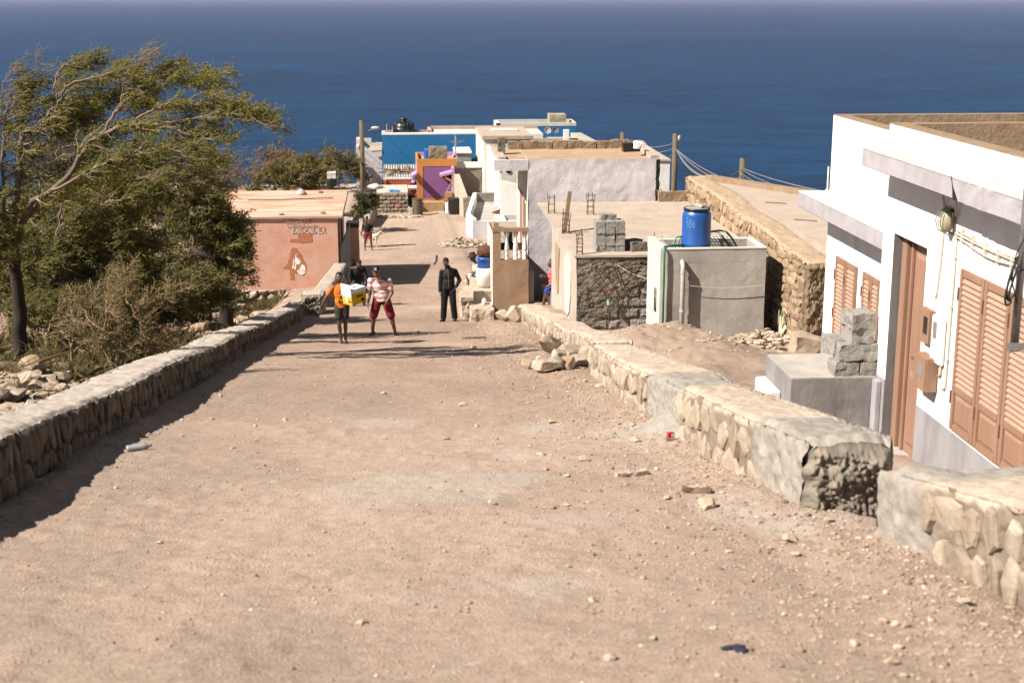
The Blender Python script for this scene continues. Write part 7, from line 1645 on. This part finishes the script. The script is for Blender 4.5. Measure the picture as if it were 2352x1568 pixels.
def head_shape(mb, c, yaw=0, pitch=0, s=1.0, ears=True):
    M = np.array(Matrix.Rotation(yaw, 3, 'Z') @ Matrix.Rotation(pitch, 3, 'X')); T = lambda p: np.array(c) + M @ (np.array(p) * s)
    ellips(mb, T((0, .012, .025)), np.array((.076, .094, .088)) * s, M); ellips(mb, T((0, -.022, -.045)), np.array((.058, .066, .07)) * s, M); ellips(mb, T((0, -.05, -.088)), np.array((.03, .028, .022)) * s, M)
    capsule(mb, T((0, -.085, .012)), T((0, -.104, -.026)), .010 * s, .016 * s, 8); ellips(mb, T((0, -.094, -.03)), np.array((.022, .014, .011)) * s, M)
    ellips(mb, T((0, -.086, -.058)), np.array((.027, .012, .008)) * s, M); ellips(mb, T((0, -.084, -.07)), np.array((.024, .012, .008)) * s, M)
    for q in (-1, 1):
        ellips(mb, T((q * .03, -.078, .024)), np.array((.022, .012, .008)) * s, M); ellips(mb, T((q * .042, -.062, -.02)), np.array((.022, .02, .02)) * s, M)
        if ears: ellips(mb, T((q * .078, .01, -.008)), np.array((.010, .02, .032)) * s, M)
    return M, T

def person(label, loc, J, skin, group=None, vox=.0085, yaw=0, pitch=0, hs=1.0, build=1.0, chest=(.155, .10), belly=(.14, .10), curl=.5, handd=None, feet=True, footdir=(0, -1, 0), face=True, thumb=((0, -1, 0), (0, -1, 0))):
    t = thing('person', label, 'person', loc, group); o = np.array(loc, float)
    J = {k: np.array(v, float) + o for k, v in J.items()}; B = build; m = MB()
    head_shape(m, J['head'], yaw, pitch, hs)
    capsule(m, J['neck'] - (0, 0, .03), J['head'] + (J['neck'] - J['head']) * .25, .055 * B, .05 * B)
    ellips(m, J['chest'], (chest[0] * B, chest[1] * B, .17)); ellips(m, (J['chest'] + J['pelvis']) / 2, (belly[0] * B, belly[1] * B, .16)); ellips(m, J['pelvis'], (.15 * B, .105 * B, .12))
    capsule(m, J['neck'] - (0, 0, .05), J['sa'], .055 * B, .05 * B); capsule(m, J['neck'] - (0, 0, .05), J['sb'], .055 * B, .05 * B)
    fd = np.array(footdir, float)
    for s, sg in (('a', -1), ('b', 1)):
        capsule(m, J['s' + s], J['e' + s], .052 * B, .040 * B); capsule(m, J['e' + s], J['w' + s], .040 * B, .026 * B)
        d = (handd[s] if handd and s in handd else J['w' + s] - J['e' + s]); hand(m, J['w' + s], d, sg, curl, hs, thumb[0 if s == 'a' else 1])
        capsule(m, J['h' + s], J['k' + s], .085 * B, .055 * B); capsule(m, J['k' + s], J['a' + s], .054 * B, .036 * B)
        c = J['k' + s] + (J['a' + s] - J['k' + s]) * .3; ellips(m, c - fd * .012, (.054 * B, .056 * B, .10))
        f = fd if not isinstance(feet, dict) else np.array(feet[s], float); f = f / np.linalg.norm(f)
        capsule(m, J['a' + s] - (0, 0, .045) - f * .03, J['a' + s] + f * .10 - (0, 0, .055), .035, .028)
    fuse(m, 'body', skin, t, vox)
    if face:
        M = np.array(Matrix.Rotation(yaw, 3, 'Z') @ Matrix.Rotation(pitch, 3, 'X'))
        for q in (-1, 1):
            e = MB(); ellips(e, J['head'] + M @ (np.array((q * .03, -.083, .008)) * hs), np.array((.013, .008, .008)) * hs, M, 8); eo = e.build('eye', EYEM, t, smooth=True)
            e = MB(); ellips(e, J['head'] + M @ (np.array((q * .03, -.0905, .008)) * hs), np.array((.006, .004, .006)) * hs, M, 8); e.build('pupil', HAIR, eo, smooth=True)
    return t, J

def hair_cap(t, J, yaw=0, pitch=0, hs=1.0, mt=None, low=0.0, thick=1.06, name='hair'):
    M = np.array(Matrix.Rotation(yaw, 3, 'Z') @ Matrix.Rotation(pitch, 3, 'X')); m = MB(); ellips(m, (0, 0, 0), (1, 1, 1), None, 20); v = m.v[0]
    v = v * np.array((.076, .094, .088)) * thick * hs; v[:, 1] += .012 * hs; v[:, 2] += .027 * hs
    keep = v[:, 2] > (.035 + low) * hs - np.clip(v[:, 1] / hs, -.1, .1) * .75
    v[~keep] *= .85
    m2 = MB(); m2.add(v @ M.T + J['head'], m.f); return m2.build(name, mt or HAIR, t, smooth=True)

def shirt(t, J, mt, B=1.0, sleeve=.5, hem=.0, name='shirt', chest=(.17, .118), belly=(.16, .12), vox=.011, off=.014, collar=True, hemw=.165):
    m = MB(); p = J['pelvis'] + (0, 0, hem)
    ellips(m, J['chest'] - (0, 0, .0), (chest[0] * B, chest[1] * B, .185)); ellips(m, (J['chest'] * .45 + p * .55), (belly[0] * B, belly[1] * B, .17)); 
    c = p; m.lathe([(hemw * B * .95, 0), (hemw * B * .97, .12), (hemw * B * .9, .24), (.001, .26)], 24, (0, 0, 0)); v = m.v[-1]; v[:, 1] *= .74; v += c
    for s in 'ab':
        capsule(m, J['neck'] - (0, 0, .05), J['s' + s] * .94 + J['chest'] * .06, .05 * B, .05 * B)
        if sleeve > 1: capsule(m, J['s' + s] - (0, 0, .015), J['e' + s], .060 * B, .052 * B); capsule(m, J['e' + s], J['e' + s] + (J['w' + s] - J['e' + s]) * (sleeve - 1), .055 * B, .044 * B)
        else: capsule(m, J['s' + s], J['s' + s] + (J['e' + s] - J['s' + s]) * sleeve, .060 * B, .058 * B)
    if collar: capsule(m, J['neck'] - (0, 0, .06), J['neck'] - (0, 0, .03), .066 * B, .064 * B)
    return fuse(m, name, mt, t, vox, 3)

def trousers(t, J, mt, B=1.0, leg=1.95, name='trousers', vox=.012, r=(.108, .085, .066), top=.10):
    m = MB(); ellips(m, J['pelvis'] + (0, 0, .0), (.165 * B, .12 * B, .13)); capsule(m, J['pelvis'] + (-.06, 0, top - .02), J['pelvis'] + (.06, 0, top - .02), .09 * B, .09 * B)
    for s in 'ab':
        if leg <= 1: q = J['h' + s] + (J['k' + s] - J['h' + s]) * leg; capsule(m, J['h' + s], q, r[0] * B, r[1] * B)
        else: capsule(m, J['h' + s], J['k' + s], r[0] * B, r[1] * B); q = J['k' + s] + (J['a' + s] - J['k' + s]) * (leg - 1); capsule(m, J['k' + s], q, r[1] * B, r[2] * B)
    return fuse(m, name, mt, t, vox, 3)

def shoes(t, J, mt, sole=None, name='shoe', fd=(0, -1, 0), feet=None, low=False):
    for s in 'ab':
        f = np.array(feet[s] if feet else fd, float); f /= np.linalg.norm(f); m = MB(); a = J['a' + s]
        if not low: capsule(m, a - (0, 0, .04) - f * .04, a - (0, 0, .05) + f * .06, .046, .042); capsule(m, a - (0, 0, .055) + f * .05, a - (0, 0, .06) + f * .13, .042, .034)
        o = fuse(m, name, mt, t, .009, 2) if not low else None
        q = MB(); z = a[2] - .10; n = np.array((-f[1], f[0], 0)); pts = [a - f * .085, a - f * .06 + n * .038, a + f * .06 + n * .045, a + f * .145 + n * .036, a + f * .175, a + f * .145 - n * .036, a + f * .06 - n * .045, a - f * .06 - n * .038]
        q.prism([(p[0], p[1], z) for p in pts], (0, 0, .028))
        so = q.build('sole', sole or mt, o if o else t, bevel=.006)
        if low:
            k = MB(); k.tube([a + f * .05 + n * .045 + (0, 0, -.075), a + f * .06 + n * .02 + (0, 0, -.045), a + f * .07 - (0, 0, .04), a + f * .06 - n * .02 + (0, 0, -.045), a + f * .05 - n * .045 + (0, 0, -.075)], .012, 7); k.build('strap', mt, so, smooth=True)

# --- boy in orange carrying the carton
def boy():
    x, y = -1.13, 28.97; z = g1(x, y)
    J = dict(head=(-.04, -.02, 1.405), neck=(-.03, 0, 1.275), chest=(-.02, 0, 1.09), pelvis=(0, .01, .80), sa=(-.175, 0, 1.19), ea=(-.33, -.02, .965), wa=(-.435, -.06, .775), sb=(.14, 0, 1.19), eb=(.24, -.10, .98), wb=(.30, -.20, 1.0),
             ha=(-.075, .01, .78), ka=(-.062, -.05, .42), aa=(-.035, 0, .10), hb=(.075, .01, .78), kb=(.065, .03, .42), ab=(.06, .05, .10))
    t, J = person('boy in an orange t-shirt and patterned shorts carrying a yellow and white carton', (x, y, z), J, SKIN_D, hs=.93, build=.82, chest=(.15, .105), belly=(.135, .10), handd={'b': (.5, -.6, .1)}, thumb=((0, -1, 0), (0, 0, 1)))
    hair_cap(t, J, hs=.93, thick=1.045)
    om = mat('orange_tshirt', (.62, .155, .018), (.52, .12, .015), scale=8, bump=.3, bscale=12, world=False, stain=(.66, .36, .02), samt=.0)
    shirt(t, J, om, .84, .62, -.04)
    m = MB(); r = np.random.default_rng(2)
    for k in range(9):
        a = np.array((r.uniform(-.09, .06), 0, r.uniform(.92, 1.08))); v, f = rock_verts(600 + k, 2, (.016, .012, .024), 0, 1, .3); yy = -.105 - .0 * abs(a[0]); m.add(v + np.array((x + a[0] - .01, y + yy, z + a[2])), f)
    m.build('shirt_print', plain('yellow_print', (.62, .37, .02)), t)
    sm_ = mat('patterned_shorts', (.065, .06, .045), (.018, .018, .016), var=.25, scale=22, bump=.1, world=False)
    trousers(t, J, sm_, .82, .58, 'shorts', r=(.105, .098, .09)); shoes(t, J, plain('pale_flip_flop', (.45, .38, .32)), plain('flip_flop_sole', (.06, .045, .035)), 'flip_flop', low=True)
    # the carton
    c = np.array((x + .265, y - .27, z + 1.12)); o = thing('carton', 'yellow carton with white lid flaps carried by the boy in orange', 'carton', c); R_ = np.array(Matrix.Rotation(R(40), 3, 'Z') @ Matrix.Rotation(R(-7), 3, 'Y'))
    def cb(x0, x1, y0, y1, z0, z1, name, mt, par, bev=.004):
        m = MB(); m.box(x0, x1, y0, y1, z0, z1); m.v[0] = m.v[0] @ R_.T + c; return m.build(name, mt, par, bevel=bev)
    Yl = plain('yellow_card', (.66, .42, .012), (.58, .36, .012)); Wc = plain('white_card', (.78, .77, .76), (.7, .69, .68))
    cb(-.19, .19, -.155, .155, -.20, .04, 'box', Yl, o); cb(-.195, .195, -.16, .16, .0401, .125, 'lid', Wc, o)
    f1 = cb(-.196, -.1905, -.159, .159, -.02, .24, 'flap', Wc, o, 0); cb(-.1962, -.191, -.03, .05, -.15, -.021, 'tape', Wc, o, 0)
    bl_ = plain('dark_print', (.05, .035, .01)); rd = plain('red_print', (.45, .06, .02))
    m = MB()
    for k in range(5): m.box(-.06 + k * .035, -.04 + k * .035, -.1595, -.1555, -.06, -.01)
    m.box(.05, .13, -.1595, -.1555, -.17, -.10); m.v = [v @ R_.T + c for v in m.v]; m.build('printed_mark', bl_, o)
    m = MB(); m.box(-.1935, -.1905, -.14, -.04, -.14, -.10); m.box(-.03, .06, -.03, .03, .1255, .128); m.v = [v @ R_.T + c for v in m.v]; m.build('printed_mark', rd, o)
boy()

def stripe_mat():
    m = bpy.data.materials.new('striped_cotton'); m.use_nodes = True; nt = m.node_tree; N = nt.nodes; L = nt.links; b = N['Principled BSDF']; b.inputs['Roughness'].default_value = .9; b.inputs['Specular IOR Level'].default_value = .1
    tc = N.new('ShaderNodeTexCoord'); sx = N.new('ShaderNodeSeparateXYZ'); L.new(tc.outputs['Object'], sx.inputs[0])
    nz = N.new('ShaderNodeTexNoise'); nz.inputs['Scale'].default_value = 5; L.new(tc.outputs['Object'], nz.inputs['Vector'])
    a = N.new('ShaderNodeMath'); a.operation = 'MULTIPLY_ADD'; a.inputs[1].default_value = .03; L.new(nz.outputs['Fac'], a.inputs[0]); L.new(sx.outputs['Z'], a.inputs[2])
    d = N.new('ShaderNodeMath'); d.operation = 'MULTIPLY'; d.inputs[1].default_value = 1 / .118; L.new(a.outputs[0], d.inputs[0])
    f = N.new('ShaderNodeMath'); f.operation = 'FRACT'; L.new(d.outputs[0], f.inputs[0])
    g = N.new('ShaderNodeMath'); g.operation = 'GREATER_THAN'; g.inputs[1].default_value = .5; L.new(f.outputs[0], g.inputs[0])
    mx = N.new('ShaderNodeMix'); mx.data_type = 'RGBA'; mx.inputs[6].default_value = (.74, .70, .71, 1); mx.inputs[7].default_value = (.62, .26, .24, 1); L.new(g.outputs[0], mx.inputs['Factor']); L.new(mx.outputs[2], b.inputs['Base Color'])
    n2 = N.new('ShaderNodeTexNoise'); n2.inputs['Scale'].default_value = 14; L.new(tc.outputs['Object'], n2.inputs['Vector']); bp = N.new('ShaderNodeBump'); bp.inputs['Strength'].default_value = .5; bp.inputs['Distance'].default_value = .03; L.new(n2.outputs['Fac'], bp.inputs['Height']); L.new(bp.outputs[0], b.inputs['Normal'])
    return m
def man_stripes():
    x, y = -.36, 31.5; z = g1(x, y)
    J = dict(head=(-.085, -.09, 1.50), neck=(-.04, -.03, 1.365), chest=(-.01, 0, 1.17), pelvis=(.03, .02, .87), sa=(-.215, -.01, 1.285), ea=(-.225, -.04, 1.0), wa=(-.275, -.12, .79), sb=(.20, -.01, 1.28), eb=(.27, -.04, 1.0), wb=(.14, -.14, .82),
             ha=(-.06, .02, .84), ka=(-.165, -.03, .46), aa=(-.19, .02, .10), hb=(.12, .02, .84), kb=(.24, -.04, .45), ab=(.315, -.02, .10))
    feet = {'a': (-.45, -.9, 0), 'b': (.25, -.97, 0)}
    t, J = person('man in a pink and white striped t-shirt, dark red shorts and black cap', (x, y, z), J, SKIN_M, pitch=.1, hs=1.0, build=1.02, chest=(.165, .11), belly=(.16, .115), handd={'a': (-.1, -.25, -1), 'b': (-.5, -.1, -.8)}, feet=feet)
    shirt(t, J, stripe_mat(), 1.05, .62, -.06, hemw=.185)
    m = MB(); n = J['neck']; m.prism([(n[0] - .055, n[1] - .088, n[2] - .025), (n[0] + .055, n[1] - .088, n[2] - .025), (n[0] + .01, n[1] - .125, n[2] - .13)], (0, .02, 0)); m.build('neck_opening', SKIN_M, t)
    m = MB(); m.tube([n + (-.06, -.07, -.01), n + (-.03, -.12, -.1), n + (.03, -.135, -.28), n + (.04, -.12, -.1), n + (.065, -.07, -.01)], .0035, 5); m.build('necklace', CABLEB, t)
    trousers(t, J, plain('dark_red_cotton', (.235, .022, .032), (.18, .016, .024), scale=6), 1.0, .92, 'shorts', r=(.112, .098, .09)); shoes(t, J, plain('navy_shoe', (.07, .075, .10)), plain('white_sole', (.6, .58, .56)), feet=feet)
    hair_cap(t, J, 0, .1, 1.0, low=-.01, thick=1.04)
    cp = plain('black_cap_cloth', (.012, .012, .013)); c = hair_cap(t, J, 0, .1, 1.0, mt=cp, low=.0, thick=1.12, name='cap')
    M = np.array(Matrix.Rotation(.1, 3, 'X')); h = J['head']
    b = MB(); n_ = 12; an = np.linspace(0, math.pi, n_); P = [(.078 * math.cos(a), -.07 - .085 * math.sin(a), .045 - .018 * math.sin(a)) for a in an]; b.prism([h + M @ np.array(p) for p in P], M @ np.array((0, 0, .008))); b.build('cap_brim', cp, c)
    lg = MB()
    def st(pts):
        for (a0, b0), (a1, b1) in zip(pts[:-1], pts[1:]): lg.tube([h + M @ np.array((a0, -.102 + .22 * max(0, b0 - .06), b0)), h + M @ np.array((a1, -.102 + .22 * max(0, b1 - .06), b1))], .0042, 5)
    st([(-.022, .066), (-.022, .105), (.012, .066), (.012, .105)]); st([(-.014, .110), (.002, .088), (.020, .110)]); st([(.002, .088), (.002, .060)])
    lg.build('cap_emblem', plain('cap_white', (.8, .8, .8)), c)
man_stripes()

def man_black():
    x, y = 1.34, 36.1; z = g1(x, y)
    J = dict(head=(-.055, -.08, 1.575), neck=(.0, -.01, 1.44), chest=(.02, 0, 1.22), pelvis=(.01, .01, .90), sa=(-.16, 0, 1.335), ea=(-.20, .02, 1.04), wa=(-.215, -.03, .80), sb=(.195, 0, 1.335), eb=(.30, .03, 1.08), wb=(.205, -.11, .93),
             ha=(-.08, .01, .88), ka=(-.105, -.02, .49), aa=(-.13, .0, .10), hb=(.10, .01, .88), kb=(.125, -.05, .49), ab=(.165, -.02, .10))
    feet = {'a': (-.55, -.85, 0), 'b': (-.25, -.97, 0)}
    t, J = person('man in a black zip jacket and black trousers looking down', (x, y, z), J, SKIN_D, yaw=-.15, pitch=.35, hs=.98, build=.98, handd={'a': (.05, -.1, -1), 'b': (-.5, -.3, -.7)}, feet=feet)
    hair_cap(t, J, -.15, .35, .98, thick=1.06, low=-.01)
    jm = plain('black_jacket', (.014, .011, .010), (.009, .008, .007), scale=8, rough=.7); s = shirt(t, J, jm, 1.02, 1.93, -.03, 'jacket', hemw=.165)
    n = J['neck']; m = MB(); m.lathe([(.062, -.02), (.07, .0), (.074, .055), (.066, .055), (.06, 0)], 18, n - (.01, .02, .03)); m.build('collar', jm, s)
    m = MB(); m.tube([n + (-.01, -.085, -.02), n + (.005, -.125, -.2), n + (.01, -.128, -.4), n + (.01, -.118, -.54)], .005, 5); m.build('zip', GALV, s)
    trousers(t, J, plain('black_trousers', (.0045, .0045, .005)), .98, 1.98, r=(.108, .088, .08)); shoes(t, J, plain('dark_shoe', (.06, .045, .04)), feet=feet)
man_black()

def man_backpack():
    x, y = -1.10, 41.4; z = g1(x, y)
    J = dict(head=(.03, -.16, 1.31), neck=(.0, -.05, 1.21), chest=(-.04, .02, 1.05), pelvis=(-.02, .14, .80), sa=(-.22, -.03, 1.14), ea=(-.26, -.10, .86), wa=(-.20, -.24, .68), sb=(.17, -.03, 1.14), eb=(.24, -.08, .88), wb=(.2, -.22, .72),
             ha=(-.11, .14, .78), ka=(-.14, .0, .44), aa=(-.17, .1, .10), hb=(.10, .14, .78), kb=(.12, .0, .44), ab=(.14, .12, .10))
    t, J = person('stooping man in dark clothes and jeans wearing a black backpack behind the boy', (x, y, z), J, SKIN_D, pitch=.45, yaw=.3, hs=.98, vox=.011)
    hair_cap(t, J, .3, .45, .98); shirt(t, J, plain('black_shirt', (.012, .012, .013)), 1.03, 1.6, -.02); trousers(t, J, plain('blue_jeans', (.045, .065, .095), (.03, .045, .07)), 1.0, 1.95); shoes(t, J, BLACKP)
    m = MB(); p = np.array((x - .20, y + .16, z + 1.02)); v, f = rock_verts(88, 4, (.23, .17, .30), 0, 1, .12); m.add(v + p, f)
    solo(m, 'backpack', plain('black_nylon', (.010, .010, .011)), 'bulky black backpack on the back of the stooping man', 'backpack', smooth=True)
man_backpack()

def woman():
    x, y = -1.16, 60.7; z = g1(x, y)
    J = dict(head=(-.06, 0, 1.30), neck=(-.05, 0, 1.18), chest=(-.02, 0, 1.0), pelvis=(0, .02, .74), sa=(-.19, 0, 1.09), ea=(-.25, .0, .86), wa=(-.29, -.06, .67), sb=(.15, 0, 1.09), eb=(.20, .04, .86), wb=(.12, -.13, .82), ha=(-.08, .02, .72), ka=(-.12, -.03, .42), aa=(-.15, .04, .10), hb=(.08, .02, .72), kb=(.12, -.06, .42), ab=(.15, -.02, .10))
    t, J = person('woman with a hair bun, black top and red shorts in the shade beside the bar', (x, y, z), J, SKIN_D, vox=.013, hs=.95, build=.92, face=False)
    hair_cap(t, J, hs=.95, thick=1.1); m = MB(); v, f = rock_verts(5, 3, (.055, .05, .06), 0, 1, .2); m.add(v + J['head'] + (.035, 0, .135), f); m.build('hair_bun', HAIR, t, smooth=True)
    shirt(t, J, plain('black_top', (.014, .012, .012)), .92, .35, .02, vox=.014); trousers(t, J, plain('red_shorts', (.21, .02, .018)), .98, .55, 'shorts', vox=.014); shoes(t, J, plain('grey_shoe', (.2, .19, .18)))
woman()

def hat_sitter():
    x, y = 2.26, 39.8; z = -8.28
    J = dict(head=(-.06, 0, .98), neck=(.0, 0, .86), chest=(.06, 0, .68), pelvis=(.08, 0, .40), sa=(.03, -.17, .78), ea=(-.05, -.18, .55), wa=(-.16, -.12, .46), sb=(.03, .17, .78), eb=(-.05, .18, .55), wb=(-.16, .12, .46), ha=(.04, -.08, .40), ka=(-.22, -.1, .44), aa=(-.17, -.1, .12), hb=(.04, .08, .40), kb=(-.22, .1, .44), ab=(-.14, .1, .12))
    t, J = person('person in a hat, pale shirt and white shorts sitting behind the white tub', (x, y, z), J, SKIN_D, yaw=-1.57, pitch=.25, build=.9, hs=.95, footdir=(-1, 0, 0), vox=.011, face=False)
    hm = plain('brown_hat', (.035, .024, .018)); h = J['head']; m = MB(); m.lathe([(.16, .035), (.165, .045), (.10, .06), (.092, .12), (.08, .15), (0, .16)], 22, h + (-.005, 0, .01), axis=(-.25, 0, 1)); m.build('hat', hm, t, smooth=True)
    shirt(t, J, plain('cream_shirt', (.58, .52, .40)), .92, .6, -.02, vox=.012); trousers(t, J, plain('white_shorts', (.62, .60, .58)), .9, .8, 'shorts', vox=.012); shoes(t, J, plain('white_trainer', (.72, .70, .68)), fd=(-1, 0, 0))
    m = MB(); m.gbox(x - .02, x + .3, y - .2, y + .2, g1(x, y) - .1, z + .30, cell=.08, amp=.03, freq=5, seed=7, c=(.46, .38, .3)); solo(m, 'rough_stone', VCOL, 'rough stone seat under the person with the hat', 'stone')
hat_sitter()

def red_sitter():
    x, y = 3.95, 35.4; z = -8.02
    J = dict(head=(.0, 0, 1.36), neck=(.05, 0, 1.24), chest=(.07, 0, 1.06), pelvis=(.10, 0, .74), sa=(.05, -.18, 1.15), ea=(.03, -.21, .88), wa=(-.14, -.20, .79), sb=(.05, .18, 1.15), eb=(.02, .2, .95), wb=(-.15, .1, 1.0), ha=(.06, -.09, .72), ka=(-.10, -.12, .62), aa=(-.03, -.12, .22), hb=(.06, .09, .72), kb=(-.12, .12, .6), ab=(-.2, .12, .2))
    t, J = person('man in a bright red shirt and blue shorts sitting behind the block house corner', (x, y, z), J, SKIN_D, yaw=-1.5, hs=.98, footdir=(-1, 0, 0), thumb=((0, 0, 1), (0, 0, 1)), handd={'a': (-1, 0, 0), 'b': (-1, -.1, 0)}, curl=.9)
    hair_cap(t, J, -1.5, 0, .98); shirt(t, J, mat('bright_red_shirt', (.62, .035, .035), (.66, .20, .2), var=.3, scale=20, bump=.2, world=False), 1.0, .55, -.02); trousers(t, J, plain('blue_shorts', (.03, .05, .26), (.02, .03, .16)), 1.0, .9, 'shorts'); shoes(t, J, BLACKP, fd=(-1, 0, 0))
    m = MB(); v, f = rock_verts(41, 3, (.10, .12, .17), 0, 1, .15); m.add(v + (x + .13, y - .3, z + .62), f); solo(m, 'orange_bag', plain('orange_cloth', (.62, .17, .015)), 'orange cloth bag beside the man in red', 'bag', smooth=True)
    m = MB(); m.gbox(x - .05, x + .45, y - .25, y + .3, g1(x, y) - .3, z + .64, cell=.08, amp=.02, freq=5, seed=3); solo(m, 'concrete_block', BLOCK, 'grey block seat under the man in red', 'block')
red_sitter()

def drum_person():
    x, y = .93, 80.4; z = g1(x, y)
    J = dict(head=(.02, -.1, 1.12), neck=(0, -.04, 1.0), chest=(0, 0, .84), pelvis=(0, .08, .56), sa=(-.18, 0, .92), ea=(-.2, -.1, .68), wa=(-.12, -.25, .58), sb=(.18, 0, .92), eb=(.2, -.1, .68), wb=(.12, -.25, .58), ha=(-.09, .05, .54), ka=(-.11, -.3, .5), aa=(-.11, -.28, .1), hb=(.09, .05, .54), kb=(.11, -.3, .5), ab=(.11, -.28, .1))
    t, J = person('person in dark clothes sitting between the block wall and the rusty oil drum', (x, y, z), J, SKIN_D, vox=.016, pitch=.3, face=False)
    hair_cap(t, J, 0, .3); shirt(t, J, plain('dark_shirt', (.016, .016, .02)), 1.0, 1.7, -.02, vox=.016); trousers(t, J, plain('dark_trousers', (.012, .012, .014)), 1.0, 1.9, vox=.016)
    m = MB(); m.box(x - .25, x + .25, y + .0, y + .4, z - .1, z + .42); solo(m, 'concrete_block', BLOCK, 'block seat under the person beside the rusty oil drum', 'block')
drum_person()

def dog():
    x, y = -.86, 62.3; z = g1(x, y); t = thing('dog', 'white dog with a brown ear standing behind the woman in red shorts', 'dog', (x, y, z)); o = np.array((x, y, z)); m = MB(); q = lambda *a: o + np.array(a)
    ellips(m, q(-.05, .02, .44), (.17, .12, .15)); ellips(m, q(-.26, .04, .46), (.2, .105, .115)); ellips(m, q(-.44, .05, .45), (.13, .11, .13))
    capsule(m, q(.04, 0, .50), q(.18, -.03, .62), .085, .065); ellips(m, q(.23, -.04, .66), (.095, .07, .07)); capsule(m, q(.28, -.05, .64), q(.39, -.07, .61), .045, .032); ellips(m, q(.40, -.072, .615), (.022, .02, .018))
    for dy in (-.07, .07):
        capsule(m, q(.02, dy, .40), q(.03, dy, .22), .05, .03); capsule(m, q(.03, dy, .22), q(.035, dy, .05), .028, .022); capsule(m, q(.03, dy, .03), q(.07, dy, .025), .028, .024)
        capsule(m, q(-.46, dy, .42), q(-.40, dy, .27), .075, .042); capsule(m, q(-.40, dy, .27), q(-.50, dy, .16), .034, .025); capsule(m, q(-.50, dy, .16), q(-.48, dy, .04), .023, .021); capsule(m, q(-.48, dy, .03), q(-.44, dy, .025), .026, .022)
    capsule(m, q(-.54, .05, .50), q(-.66, .06, .60), .028, .02); capsule(m, q(-.66, .06, .60), q(-.70, .06, .72), .02, .012)
    fuse(m, 'body', plain('white_fur', (.62, .54, .44), (.5, .42, .33)), t, .012)
    for dy in (-.06, .05):
        e = MB(); ellips(e, q(.20, -.04 + dy, .66), (.03, .014, .055)); e.build('ear', plain('brown_fur', (.22, .10, .045)), t, smooth=True)
dog()
